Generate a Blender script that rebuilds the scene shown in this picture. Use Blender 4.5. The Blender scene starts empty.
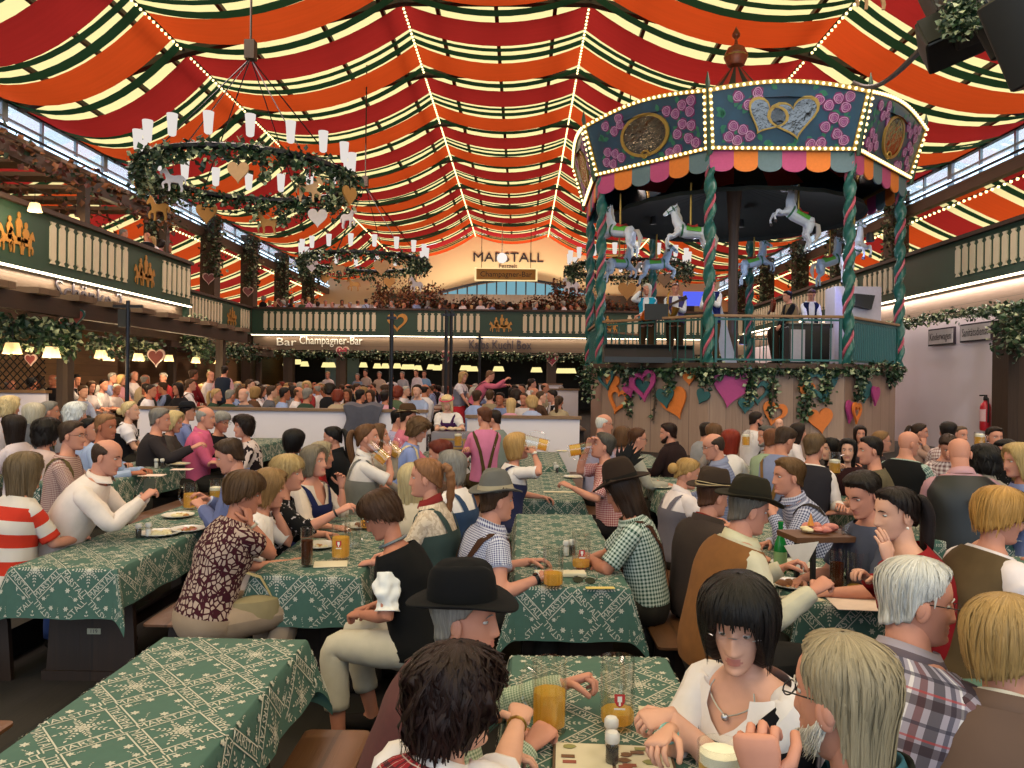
import bpy, math, random
import numpy as np
from mathutils import Vector, Matrix, Euler, noise
SC = bpy.context.scene
COL = SC.collection
PI = math.pi
rnd = random.Random(7)
SC.view_settings.view_transform = 'Standard'
SC.view_settings.look = 'None'
SC.view_settings.gamma = 1.0
SC.view_settings.use_curve_mapping = False
F = 769.0
CAMH = 1.9
VX, VY = 522.0, 383.0

ROLL = math.radians(.7)
def at(px, py, Y):
    """point of the place seen at pixel px, py at distance Y"""
    dx, dy = px-512, py-384
    dx, dy = dx*math.cos(ROLL)+dy*math.sin(ROLL), -dx*math.sin(ROLL)+dy*math.cos(ROLL)
    return Vector(((dx-10)/F*Y, Y, CAMH-(dy+1)/F*Y))

def srgb(r, g, b):
    def f(c):
        c /= 255.0
        return c/12.92 if c <= 0.04045 else ((c+0.055)/1.055)**2.4
    return (f(r), f(g), f(b), 1.0)

def hx(s):
    return srgb(int(s[0:2], 16), int(s[2:4], 16), int(s[4:6], 16))

# ---------------------------------------------------------------- materials
MATS = {}
class NT:
    def __init__(self, name):
        self.m = bpy.data.materials.new(name)
        self.m.use_nodes = True
        self.t = self.m.node_tree
        self.t.nodes.clear()
        self.out = self.t.nodes.new('ShaderNodeOutputMaterial')
    def n(self, typ, **kw):
        nd = self.t.nodes.new('ShaderNode'+typ)
        for k, v in kw.items():
            if k.startswith('i_'):
                k2 = k[2:]
                nd.inputs[int(k2) if k2.isdigit() else k2.replace('_', ' ')].default_value = v
            else:
                setattr(nd, k, v)
        return nd
    def l(self, a, b):
        self.t.links.new(a, b)
    def math(self, op, a, b=None, c=None):
        nd = self.t.nodes.new('ShaderNodeMath'); nd.operation = op
        for i, x in enumerate((a, b, c)):
            if x is None: continue
            if isinstance(x, (int, float)): nd.inputs[i].default_value = x
            else: self.l(x, nd.inputs[i])
        return nd.outputs[0]
    def mix(self, fac, a, b):
        nd = self.t.nodes.new('ShaderNodeMix'); nd.data_type = 'RGBA'
        for i, x in ((0, fac), (6, a), (7, b)):
            if isinstance(x, (int, float)): nd.inputs[i].default_value = x
            elif isinstance(x, tuple): nd.inputs[i].default_value = x
            else: self.l(x, nd.inputs[i])
        return nd.outputs[2]
    def done(self, shader):
        self.l(shader, self.out.inputs['Surface'])
        return self.m

def dark(c, k):
    return (c[0]*k, c[1]*k, c[2]*k, 1.0)

def pm(name, c, rough=.6, metal=0., var=.12, scale=18., bump=0., spec=.5, coat=0., sheen=0.):
    if name in MATS: return MATS[name]
    t = NT(name)
    tc = t.n('TexCoord')
    nz = t.n('TexNoise', i_Scale=scale, i_Detail=4.)
    t.l(tc.outputs['Object'], nz.inputs['Vector'])
    col = t.mix(nz.outputs[0], dark(c, 1-var), dark(c, 1+var))
    p = t.n('BsdfPrincipled', i_Roughness=rough, i_Metallic=metal)
    p.inputs['Specular IOR Level'].default_value = spec
    if coat: p.inputs['Coat Weight'].default_value = coat
    if sheen: p.inputs['Sheen Weight'].default_value = sheen
    t.l(col, p.inputs['Base Color'])
    if bump:
        b = t.n('Bump', i_Strength=bump, i_Distance=.01)
        t.l(nz.outputs[0], b.inputs['Height']); t.l(b.outputs[0], p.inputs['Normal'])
    MATS[name] = t.done(p.outputs[0])
    return MATS[name]

def emit(name, c, s):
    if name in MATS: return MATS[name]
    t = NT(name)
    e = t.n('Emission', i_Strength=s)
    e.inputs[0].default_value = c
    MATS[name] = t.done(e.outputs[0])
    MATS[name].cycles.emission_sampling = 'FRONT' if 'strip' in name else 'NONE'
    return MATS[name]

def wood(name, c1, c2, axis=0, plank=0.18, pax=2, rough=.6):
    """grain runs along axis; boards change tone every plank metres along pax"""
    if name in MATS: return MATS[name]
    t = NT(name)
    tc = t.n('TexCoord')
    mp = t.n('Mapping')
    s = [14., 14., 14.]; s[axis] = .9
    mp.inputs['Scale'].default_value = s
    t.l(tc.outputs['Object'], mp.inputs[0])
    nz = t.n('TexNoise', i_Scale=1.6, i_Detail=6., i_Roughness=.65, i_Distortion=.6)
    t.l(mp.outputs[0], nz.inputs['Vector'])
    sp = t.n('SeparateXYZ'); t.l(tc.outputs['Object'], sp.inputs[0])
    q = t.math('DIVIDE', sp.outputs[pax], plank)
    fl = t.math('FLOOR', q)
    fr = t.math('FRACT', q)
    wn = t.n('TexWhiteNoise', noise_dimensions='1D'); t.l(fl, wn.inputs['W'])
    f = t.math('ADD', t.math('MULTIPLY', nz.outputs[0], .8), t.math('MULTIPLY_ADD', wn.outputs[0], .5, -.2))
    col = t.mix(f, c1, c2)
    edge = t.math('LESS_THAN', fr, .035)
    col = t.mix(t.math('MULTIPLY', edge, .6), col, dark(c1, .35))
    p = t.n('BsdfPrincipled', i_Roughness=rough)
    t.l(col, p.inputs['Base Color'])
    b = t.n('Bump', i_Strength=.25, i_Distance=.01)
    t.l(nz.outputs[0], b.inputs['Height']); t.l(b.outputs[0], p.inputs['Normal'])
    MATS[name] = t.done(p.outputs[0])
    return MATS[name]

def fabric(name, c, trans=.6, var=.08):
    """hanging cloth that daylight shines through"""
    if name in MATS: return MATS[name]
    t = NT(name)
    tc = t.n('TexCoord')
    mp = t.n('Mapping'); mp.inputs['Scale'].default_value = (.5, 6., .5)
    t.l(tc.outputs['Object'], mp.inputs[0])
    nz = t.n('TexNoise', i_Scale=1.5, i_Detail=3.); t.l(mp.outputs[0], nz.inputs['Vector'])
    col = t.mix(nz.outputs[0], dark(c, 1-var), dark(c, 1+var))
    d = t.n('BsdfDiffuse'); tr = t.n('BsdfTranslucent')
    t.l(col, d.inputs[0]); t.l(col, tr.inputs[0])
    mx = t.n('MixShader', i_0=trans)
    t.l(d.outputs[0], mx.inputs[1]); t.l(tr.outputs[0], mx.inputs[2])
    MATS[name] = t.done(mx.outputs[0])
    return MATS[name]

def glass_mat(name='glass', tint=(.95, .97, .96, 1), fac=.10, k=.75):
    if name in MATS: return MATS[name]
    t = NT(name)
    tr = t.n('BsdfTransparent'); tr.inputs[0].default_value = tint
    gl = t.n('BsdfGlossy', i_Roughness=.06)
    lw = t.n('LayerWeight', i_Blend=.35)
    f = t.math('MULTIPLY_ADD', lw.outputs['Facing'], k, fac)
    mx = t.n('MixShader'); t.l(f, mx.inputs[0])
    t.l(tr.outputs[0], mx.inputs[1]); t.l(gl.outputs[0], mx.inputs[2])
    MATS[name] = t.done(mx.outputs[0])
    return MATS[name]

def objcol(name, rough=.8, var=.15, scale=25., bump=.0, stretch=None, sheen=0.):
    """takes each object's own colour"""
    if name in MATS: return MATS[name]
    t = NT(name)
    oi = t.n('ObjectInfo')
    tc = t.n('TexCoord')
    nz = t.n('TexNoise', i_Scale=scale, i_Detail=3.)
    if stretch:
        mp = t.n('Mapping'); mp.inputs['Scale'].default_value = stretch
        t.l(tc.outputs['UV' if len(stretch) == 3 and stretch[2] == 1.01 else 'Object'], mp.inputs[0]); t.l(mp.outputs[0], nz.inputs['Vector'])
    else:
        t.l(tc.outputs['Object'], nz.inputs['Vector'])
    k = t.math('MULTIPLY_ADD', nz.outputs[0], 2*var, 1-var)
    vm = t.n('VectorMath', operation='SCALE')
    t.l(oi.outputs['Color'], vm.inputs[0]); t.l(k, vm.inputs['Scale'])
    p = t.n('BsdfPrincipled', i_Roughness=rough); p.inputs['Specular IOR Level'].default_value = .2 if rough > .55 else .22
    t.l(vm.outputs[0], p.inputs['Base Color'])
    if bump:
        b = t.n('Bump', i_Strength=bump, i_Distance=.01)
        t.l(nz.outputs[0], b.inputs['Height']); t.l(b.outputs[0], p.inputs['Normal'])
    MATS[name] = t.done(p.outputs[0])
    return MATS[name]

# ---------------------------------------------------------------- mesh collecting
class MB:
    def __init__(self):
        self.v = []; self.f = []; self.m = []; self.uv = []; self.has_uv = False
    def add(self, v, f, mi=0, M=None, uv=None):
        if M is not None:
            a = np.asarray(v, float)
            R = np.array(M)
            v = a@R[:3, :3].T+R[:3, 3]
        o = len(self.v)
        self.v.extend(tuple(map(float, p)) for p in v)
        for i, q in enumerate(f):
            self.f.append(tuple(k+o for k in q)); self.m.append(mi)
            if uv is not None:
                self.has_uv = True
                self.uv.append([tuple(uv[k]) for k in q])
            else:
                self.uv.append([(0., 0.)]*len(q))
        return self
    def merge(self, other, mi=None, M=None):
        o = len(self.v)
        v = other.v
        if M is not None:
            R = np.array(M); v = [tuple(p) for p in (np.asarray(v, float)@R[:3, :3].T+R[:3, 3])]
        self.v.extend(v)
        self.f.extend(tuple(k+o for k in q) for q in other.f)
        self.m.extend(other.m if mi is None else [mi]*len(other.f))
        self.uv.extend(other.uv); self.has_uv |= other.has_uv
        return self
    def box(self, c, s, mi=0, M=None, rz=0.):
        x, y, z = s[0]/2, s[1]/2, s[2]/2
        v = np.array([(-x, -y, -z), (x, -y, -z), (x, y, -z), (-x, y, -z), (-x, -y, z), (x, -y, z), (x, y, z), (-x, y, z)])
        if rz:
            cs, sn = math.cos(rz), math.sin(rz)
            v = np.stack([v[:, 0]*cs-v[:, 1]*sn, v[:, 0]*sn+v[:, 1]*cs, v[:, 2]], 1)
        v = v+np.array(c)
        return self.add(v, [(0, 3, 2, 1), (4, 5, 6, 7), (0, 1, 5, 4), (1, 2, 6, 5), (2, 3, 7, 6), (3, 0, 4, 7)], mi, M)
    def bbox(self, a, b, mi=0, M=None):
        return self.box([(a[i]+b[i])/2 for i in range(3)], [abs(b[i]-a[i]) for i in range(3)], mi, M)
    def rbox(self, c, s, r, mi=0, M=None, n=3):
        """box with rounded vertical edges and softened top"""
        x, y = s[0]/2, s[1]/2
        r = min(r, x*.99, y*.99)
        ol = []
        for cx, cy, a0 in ((x-r, y-r, 0), (-x+r, y-r, 90), (-x+r, -y+r, 180), (x-r, -y+r, 270)):
            for k in range(n+1):
                a = math.radians(a0+90*k/n)
                ol.append((cx+r*math.cos(a), cy+r*math.sin(a)))
        e = min(r*.5, s[2]*.3)
        pr = [(1-e/x, -s[2]/2), (1, -s[2]/2+e), (1, s[2]/2-e), (1-e/x, s[2]/2)]
        P = np.array([[(px*k+c[0], py*k+c[1], z+c[2]) for px, py in ol] for k, z in pr])
        return self.grid(P, True, mi, M, cap=True)
    def grid(self, P, closed=False, mi=0, M=None, cap=False, uv=None, flip=False):
        """P[i][j]; j closes round when closed"""
        P = np.asarray(P, float)
        n, m = P.shape[:2]
        if uv is not None and closed:
            P = np.concatenate([P, P[:, :1]], 1); m += 1; closed = False
            seam = True
        f = []
        mm = m if closed else m-1
        for i in range(n-1):
            for j in range(mm):
                j2 = (j+1) % m
                q = (i*m+j, i*m+j2, (i+1)*m+j2, (i+1)*m+j)
                f.append(q[::-1] if flip else q)
        if cap:
            a = tuple(range(m)); b = tuple((n-1)*m+k for k in range(m))
            f.append(a if flip else a[::-1]); f.append(b[::-1] if flip else b)
        return self.add(P.reshape(-1, 3), f, mi, M, None if uv is None else np.asarray(uv).reshape(-1, 2))
    def tube(self, pts, r, n=8, mi=0, M=None, cap=True, flat=None):
        pts = [Vector(p) for p in pts]
        rs = r if isinstance(r, (list, tuple)) else [r]*len(pts)
        P = []
        t0 = (pts[1]-pts[0]).normalized()
        up = Vector((0, 0, 1)) if abs(t0.z) < .9 else Vector((1, 0, 0))
        nrm = (up-t0*up.dot(t0)).normalized()
        for i, p in enumerate(pts):
            a = pts[max(0, i-1)]; b = pts[min(len(pts)-1, i+1)]
            t = (b-a).normalized()
            nrm = (nrm-t*nrm.dot(t))
            nrm = nrm.normalized() if nrm.length > 1e-6 else Vector((1, 0, 0))
            bn = t.cross(nrm)
            fl = flat or 1.
            P.append([tuple(p+nrm*math.cos(2*PI*k/n)*rs[i]+bn*math.sin(2*PI*k/n)*rs[i]*fl) for k in range(n)])
        return self.grid(P, True, mi, M, cap=cap)
    def lathe(self, prof, n=16, c=(0, 0, 0), mi=0, M=None, cap=True, amp=None):
        P = [[(c[0]+r*math.cos(2*PI*k/n)*(1 if amp is None else amp(k, z)), c[1]+r*math.sin(2*PI*k/n)*(1 if amp is None else amp(k, z)), c[2]+z) for k in range(n)] for r, z in prof]
        return self.grid(P, True, mi, M, cap=cap)
    def ball(self, c, r, n=12, m=8, mi=0, M=None):
        r = (r, r, r) if isinstance(r, (int, float)) else r
        P = [[(c[0]+r[0]*math.sin(PI*i/m)*math.cos(2*PI*k/n), c[1]+r[1]*math.sin(PI*i/m)*math.sin(2*PI*k/n), c[2]-r[2]*math.cos(PI*i/m)) for k in range(n)] for i in range(m+1)]
        P[0] = [(c[0], c[1], c[2]-r[2]*.9999)]*n; P[m] = [(c[0], c[1], c[2]+r[2]*.9999)]*n
        a = np.array(P); a[0] = a[0]*.999+a[1]*.001; a[m] = a[m]*.999+a[m-1]*.001
        return self.grid(a, True, mi, M, cap=True)
    def prism(self, ol, d, mi=0, M=None, hole=None):
        """flat outline in the local xz plane, thickness d along y; optional inner outline of the same length"""
        n = len(ol)
        v = [(x, -d/2, z) for x, z in ol]+[(x, d/2, z) for x, z in ol]
        f = [(i, (i+1) % n, n+(i+1) % n, n+i) for i in range(n)]
        if hole is None:
            f += [tuple(range(n))[::-1], tuple(range(n, 2*n))]
        else:
            v += [(x, -d/2, z) for x, z in hole]+[(x, d/2, z) for x, z in hole]
            a = 2*n; b = 3*n
            for i in range(n):
                j = (i+1) % n
                f += [(a+i, b+i, b+j, a+j), (i, a+i, a+j, j), (n+i, n+j, b+j, b+i)]
        return self.add(v, f, mi, M)
    def build(self, name, mats, parent=None, smooth=True, loc=None, color=None, ang=.7):
        me = bpy.data.meshes.new(name)
        me.from_pydata(self.v, [], self.f)
        mats = mats if isinstance(mats, (list, tuple)) else [mats]
        for m in mats: me.materials.append(m)
        if len(mats) > 1: me.polygons.foreach_set('material_index', self.m)
        if self.has_uv:
            ul = me.uv_layers.new(name='UVMap')
            ul.data.foreach_set('uv', np.array([c for q in self.uv for p in q for c in p], dtype=np.float32))
        if smooth:
            me.polygons.foreach_set('use_smooth', [True]*len(self.f))
            if smooth != 'all':
                me.set_sharp_from_angle(angle=ang)
        me.update()
        o = bpy.data.objects.new(name, me)
        COL.objects.link(o)
        if parent is not None: o.parent = parent
        if loc is not None: o.location = loc
        if color is not None: o.color = color
        return o

def tag(o, label, cat, group=None, kind=None):
    o['label'] = label; o['category'] = cat
    if group: o['group'] = group
    if kind: o['kind'] = kind
    return o

def struct(o):
    o['kind'] = 'structure'
    return o

def empty(name, loc=(0, 0, 0), rz=0., label=None, cat=None, group=None):
    o = bpy.data.objects.new(name, None)
    o.empty_display_size = .1
    COL.objects.link(o)
    o.location = loc; o.rotation_euler = (0, 0, rz)
    if label: tag(o, label, cat, group)
    return o

def copy_tree(o, parent=None):
    c = o.copy(); COL.objects.link(c)
    if parent is not None: c.parent = parent
    for ch in o.children: copy_tree(ch, c)
    return c

def T(x=0, y=0, z=0): return Matrix.Translation((x, y, z))
def RX(a): return Matrix.Rotation(math.radians(a), 4, 'X')
def RY(a): return Matrix.Rotation(math.radians(a), 4, 'Y')
def RZ(a): return Matrix.Rotation(math.radians(a), 4, 'Z')
def S(x, y=None, z=None):
    return Matrix.Diagonal((x, x if y is None else y, x if z is None else z, 1))

TXT = {}
def text_mb(s, size=1., depth=.0, width=None):
    """lettering in the local xz plane, centred, facing -y"""
    key = (s, depth)
    if key not in TXT:
        cu = bpy.data.curves.new('lettering', 'FONT')
        cu.body = s; cu.align_x = 'CENTER'; cu.align_y = 'CENTER'; cu.extrude = depth; cu.resolution_u = 2
        o = bpy.data.objects.new('lettering', cu); COL.objects.link(o)
        dg = bpy.context.evaluated_depsgraph_get(); dg.update()
        me = o.evaluated_get(dg).to_mesh()
        v = [(p.co.x, -p.co.z, p.co.y) for p in me.vertices]; f = [tuple(p.vertices) for p in me.polygons]
        o.evaluated_get(dg).to_mesh_clear()
        bpy.data.objects.remove(o); bpy.data.curves.remove(cu)
        TXT[key] = (v, f)
    v, f = TXT[key]
    a = np.array(v)*size
    if width:
        w = a[:, 0].max()-a[:, 0].min(); a[:, 0] *= width/w
    m = MB(); m.add(a, f)
    return m

def heart(w, h=None, n=28):
    h = h or w
    p = []
    for k in range(n):
        t = 2*PI*k/n
        p.append((16*math.sin(t)**3/32*w, (13*math.cos(t)-5*math.cos(2*t)-2*math.cos(3*t)-math.cos(4*t)+2.5)/29*h))
    return p[::-1]

HORSE = [(.02, .70), (.06, .80), (.13, .91), (.165, 1.), (.20, .94), (.27, .89), (.33, .78), (.40, .67), (.55, .63), (.70, .67), (.80, .67), (.88, .64),
         (.96, .55), (1., .36), (.94, .30), (.93, .44), (.87, .50), (.88, .40), (.85, .28), (.88, .15), (.85, .02), (.78, .02), (.79, .14), (.75, .26),
         (.70, .36), (.58, .37), (.45, .37), (.41, .30), (.42, .18), (.40, .02), (.33, .02), (.345, .18), (.32, .31), (.24, .33), (.17, .27), (.19, .13), (.14, .09),
         (.09, .27), (.15, .38), (.235, .43), (.25, .52), (.22, .62), (.18, .71), (.12, .69), (.06, .64)][::-1]

def leaves(mb, pts, n, spread, size, seed=1, mi=0, droop=0.):
    """small folded leaves scattered about a run of points"""
    r = random.Random(seed)
    for _ in range(n):
        p = Vector(pts[r.randrange(len(pts))]) if not callable(pts) else Vector(pts(r))
        a = r.uniform(0, 2*PI); b = math.acos(r.uniform(-1, 1)); q = spread*r.random()**.6
        p = p+Vector((math.sin(b)*math.cos(a), math.sin(b)*math.sin(a), math.cos(b)))*q
        p.z -= droop*r.random()**2
        d = Vector((r.gauss(0, 1), r.gauss(0, 1), r.gauss(0, .7)-.3)).normalized()
        s = d.cross(Vector((r.gauss(0, 1), r.gauss(0, 1), r.gauss(0, 1)))).normalized()
        u = d.cross(s)
        L = size*r.uniform(.6, 1.3); w = L*.42
        mb.add([p, p+d*L*.45+s*w+u*.15*L, p+d*L, p+d*L*.45-s*w+u*.15*L], [(0, 1, 2), (0, 2, 3)], mi if not isinstance(mi, tuple) else r.choice(mi))
    return mb
IVY = pm('ivy leaf', hx('2f4a2c'), .45, var=.35, scale=9)
IVYD = pm('deep ivy leaf', hx('1f3524'), .5, var=.35, scale=9)
IVYW = pm('pale variegated leaf', hx('a7b08a'), .5, var=.3, scale=9)
AUT = pm('russet leaf', hx('7a4a28'), .6, var=.4, scale=8)
AUTR = pm('wine red leaf', hx('5a2a22'), .6, var=.4, scale=8)
IVYM = [IVY, IVYD, IVYW]

# camera at eye level of someone standing between the tables
cam = bpy.data.objects.new('camera', bpy.data.cameras.new('camera'))
COL.objects.link(cam)
cam.location = (0, 0, CAMH)
cam.data.sensor_width = 36
cam.data.lens = F/1024*36
cam.data.clip_end = 300
cam.data.clip_start = .05
cam.rotation_mode = 'QUATERNION'
cam.rotation_quaternion = (Euler((PI/2-math.atan(1/F), 0, math.atan(10/F))).to_matrix() @ Matrix.Rotation(ROLL, 3, 'Z')).to_quaternion()
SC.camera = cam
# ================================================================ the tent
LA, LB, LC, LD = (-9.4, 10.96), (-3.44, 12.4), (1.73, 12.4), (7.7, 10.96)
EL, ER = (-14., 9.35), (14., 9.35)
PROF = [EL, LA, LB, LC, LD, ER]
GAB = 55.
WD = wood('dark stained board', hx('2a1a12'), hx('4a3222'), 1, .2, 0)
WDX = wood('dark stained board across', hx('2a1a12'), hx('4d3423'), 0, .2, 1)
WDZ = wood('dark post wood', hx('33231a'), hx('54402f'), 2, .3, 0)
WB = wood('warm fascia board', hx('57463a'), hx('75614f'), 0, .35, 2)
WBY = wood('warm fascia board along', hx('57463a'), hx('75614f'), 1, .35, 2)
WBROWN = wood('brown wall board', hx('4c3420'), hx('8a6440'), 1, .28, 2)
CREAM = fabric('cream roof skin', (.92, .69, .27, 1), .7, .05)
RED = fabric('red drape', (.52, .036, .055, 1), .58, .1)
ORANGE = fabric('orange drape', (.86, .115, .04, 1), .58, .08)
GREEN = fabric('dark green drape', (.03, .085, .06, 1), .42, .1)
WHITE = pm('white wall paint', hx('ddd2da'), .75, var=.04, scale=1.5)
CREAMW = pm('cream wall paint', hx('dcc59c'), .8, var=.05, scale=1.2)
PGREEN = pm('bottle green paint', hx('23402f'), .5, var=.12, scale=6)
SLAT = pm('cream slat paint', hx('cfc3a6'), .6, var=.06, scale=8)
GOLD = pm('gold paint', hx('b5803a'), .45, .35, var=.12, scale=12)
METAL = pm('dark iron', hx('24242a'), .4, .7, var=.1)
BLACK = pm('black', hx('121214'), .6, var=.2)
BULB = emit('warm bulb glow', (1., .86, .5, 1), 9.)
BULBF = emit('string bulb glow', (1., .80, .36, 1), 3.2)
LEDW = emit('warm light strip', (1., .84, .58, 1), 6.5)
LAMPG = emit('lit lampshade', (1., .78, .42, 1), 1.5)
CUPG = emit('candle cup glow', (1., .93, .85, 1), 1.6)

def roof(prof, y0, y1, off, mat, name, sag=0., seg=10, rows=2):
    mb = MB(); P = []
    for r in range(rows):
        y = y0+(y1-y0)*r/(rows-1)
        row = []
        for i in range(len(prof)-1):
            (xa, za), (xb, zb) = prof[i], prof[i+1]
            n = seg+(1 if i == len(prof)-2 else 0)
            for k in range(n):
                t = k/seg
                s = sag[i] if isinstance(sag, (list, tuple)) else sag
                row.append((xa+(xb-xa)*t, y, za+(zb-za)*t-s*4*t*(1-t)+off))
        P.append(row)
    mb.grid(P)
    return mb.build(name, mat, smooth='all')

struct(roof(PROF, -10, GAB, .12, CREAM, 'ceiling', 0, 4))
SAG = [.85, .72, .55, .72, .85]
k = 0
ORD = ['', 'second', 'third', 'fourth', 'fifth', 'sixth', 'seventh', 'eighth', 'ninth', 'tenth']
PER = [('red', -.08, 1.42, RED, 'red cloth drape'), ('narrow', 1.58, 1.82, GREEN, 'narrow green ribbon'), ('green', 2.04, 2.40, GREEN, 'green ribbon'),
       ('orange', 2.52, 3.96, ORANGE, 'orange cloth drape'), ('lone', 4.14, 4.5, GREEN, 'lone green ribbon')]
for p in range(8, -1, -1):
    for nm, a, b, m, lb in PER:
        y = 11.4+5*p
        o = roof(PROF, y+a, min(y+b, GAB-.05), 0, m, 'ceiling_drape' if nm in ('red', 'orange') else 'ceiling_ribbon', [s*rnd.uniform(.93, 1.07) for s in SAG], 12, 4 if nm in ('red', 'orange') else 2)
        place = 'nearest the gable' if p == 8 else ORD[8-p]+' from the gable'
        side = {'red': 'red cloth drape sagging under the cream roof', 'orange': 'orange cloth drape sagging under the cream roof',
                'narrow': 'narrowest green ribbon beside a red drape', 'green': 'broad green ribbon edging an orange drape', 'lone': 'single green ribbon between orange and red drapes'}[nm]
        tag(o, side+', '+place, 'drape' if nm in ('red', 'orange') else 'ribbon', lb+'s under the roof')
tn = 0
for i in range(5):                                  # battens that carry the roof skin
    (xa, za), (xb, zb) = PROF[i], PROF[i+1]
    for t in ((.27, .62, .9) if i != 2 else (.18, .5, .82)):
        tn += 1
        x = xa+(xb-xa)*t; z = za+(zb-za)*t
        struct(MB().box((x, (GAB+4)/2, z+.02), (.11, GAB-4, .12)).build('trim_%d' % tn, WDX))
for j in range(1, 11):
    tn += 1
    mb = MB(); y = 11.4+5*(j-1)+4.72
    if y > GAB-.2: break
    P = []
    for (dx, dz) in ((-.12, -.12), (.12, -.12), (.12, .09), (-.12, .09)):
        P.append([(x, y+dx, z+dz) for x, z in PROF])
    mb.grid(np.array(P).transpose(1, 0, 2), True, cap=True)
    struct(mb.build('trim_%d' % tn, WDX))

def light_string(pts, spacing, label, r=.042, nmax=85, mat=None):
    e = empty('light_string', pts[0], 0, label, 'light string', 'strings of bulbs under the roof')
    o = Vector(pts[0])
    MB().tube([Vector(p)-o for p in pts], .03, 5).build('cable', METAL, e)
    L = [0]
    for i in range(1, len(pts)): L.append(L[-1]+(Vector(pts[i])-Vector(pts[i-1])).length)
    n = int(L[-1]/spacing)
    b0 = MB().ball((0, 0, 0), r, 6, 4)
    proto = None; rest = MB()
    for k in range(n+1):
        d = k*spacing
        i = next(i for i in range(1, len(pts)) if d <= L[i]+1e-6)
        p = Vector(pts[i-1]).lerp(Vector(pts[i]), (d-L[i-1])/(L[i]-L[i-1]))-o-Vector((0, 0, .05))
        if k < nmax:
            if proto is None:
                proto = b0.build('bulb', mat or BULBF, e); q = proto
            else:
                q = proto.copy(); COL.objects.link(q); q.parent = e
            q.location = p
        else:
            rest.merge(b0, M=Matrix.Translation(p))
    if rest.v:
        o2 = rest.build('bulb_run', mat or BULBF, e); o2['kind'] = 'stuff'
    return e
for (x, z), w in ((LA, 'along the roof fold above the ivy wreath by the left gallery'), (LB, 'along the roof fold left of the gable sign'), (LC, 'along the roof fold left of the carousel'), (LD, 'along the roof fold above the carousel finial')):
    light_string([(x, 14, z-.02), (x, GAB-.1, z-.02)], .22, 'string of warm bulbs '+w, .038, 90)

# ---- gable end, side walls, floor
mb = MB()
ol = [(-19, 0), (19, 0), (19, 6.6), (14, 8.2)]+[(x, z+.1) for x, z in PROF[::-1]]+[(-14, 8.2), (-19, 6.6)]
mb.prism(ol, .2, M=T(0, GAB+.1, 0))
struct(mb.build('wall_back', CREAMW))
for s, nm in ((-1, 'left'), (1, 'right')):
    struct(MB().bbox((s*19, -10, 0), (s*19.2, GAB, 6.7)).build('wall_'+nm, CREAMW))
    # lower aisle roof, its drapes and its string of bulbs
    pr = [(s*14.05, 8.2), (s*19.05, 6.6)]
    struct(roof(pr, -10, GAB, .08, CREAM, 'ceiling_aisle_'+nm, 0, 4))
    for p in range(8, -1, -1):
        for kk, (a, b, m, cn) in enumerate(((0, 1.6, RED, 'red'), (2.5, 4.1, ORANGE, 'orange'), (1.75, 2.1, GREEN, 'green'), (4.3, 4.6, GREEN, 'green'))):
            y = 11.4+5*p
            o = roof(pr, y+a, min(y+b, GAB-.05), -.03, m, 'aisle_drape', .3, 8)
            tag(o, '%s strip under the %s aisle roof, %s%s' % (cn, nm, 'nearest the gable' if p == 8 else ORD[8-p]+' bay from the gable', ', beside the red' if kk == 2 else ', beyond the orange' if kk == 3 else ''), 'drape', nm+' aisle roof drapes')
    light_string([(s*14.3, 12, 8.05), (s*14.3, GAB-.2, 8.05)], .3, 'string of warm bulbs under the %s clerestory windows' % nm, .05, 90)
    tn += 1
    struct(MB().bbox((s*13.9, -10, 8.12), (s*14.15, GAB, 8.5)).build('trim_%d' % tn, WBY))
    tn += 1
    struct(MB().bbox((s*13.95, -10, 9.28), (s*14.1, GAB, 9.5)).build('trim_%d' % tn, METAL))
for s, nm in ((-1, 'left'), (1, 'right')):
    e = empty('led_tube_light', (s*13.86, 4, 8.62), 0, 'long cool white tube light along the %s clerestory sill' % nm, 'tube light')
    for k in range(17):
        MB().bbox((-.03, k*3+.2, 0), (.03, k*3+2.7, .07)).build('tube', emit('cool tube glow', (.62, .82, 1, 1), 3.2), e)
    MB().bbox((-.04, 0, -.05), (.04, 50.6, 0)).build('batten', METAL, e)
wn = 0
ALU = pm('pale aluminium', hx('9aa4ac'), .35, .6)
GL = glass_mat('window glass', (.93, .96, .98, 1), .04)
for s in (-1, 1):
    for p in range(0, 10):
        wn += 1
        y = 5.5+5*p
        w = MB()
        w.bbox((s*13.98, y, 8.5), (s*14.08, y+.12, 9.3)); w.bbox((s*13.98, y+4.88, 8.5), (s*14.08, y+5, 9.3))
        w.bbox((s*13.98, y+1.6, 8.5), (s*14.06, y+1.68, 9.3)); w.bbox((s*13.98, y+3.3, 8.5), (s*14.06, y+3.38, 9.3))
        w.bbox((s*13.99, y, 8.86), (s*14.05, y+5, 8.92))
        o = struct(w.build('window_%d' % wn, ALU))
        MB().bbox((s*14.02, y+.1, 8.5), (s*14.03, y+4.9, 9.3)).build('pane', GL, o)
FLOOR = wood('tent floor board', hx('120c09'), hx('21170f'), 1, .22, 0, .9)
struct(MB().bbox((-19, -10, -.1), (19, GAB, 0)).build('floor', FLOOR))
PODZ = .45
struct(MB().bbox((-14, 13.3, 0), (14, 45, PODZ)).build('floor_podium', FLOOR))
struct(MB().bbox((-14, -4, 0), (-3.42, 13.28, .2)).build('floor_side_podium', FLOOR))

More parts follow.
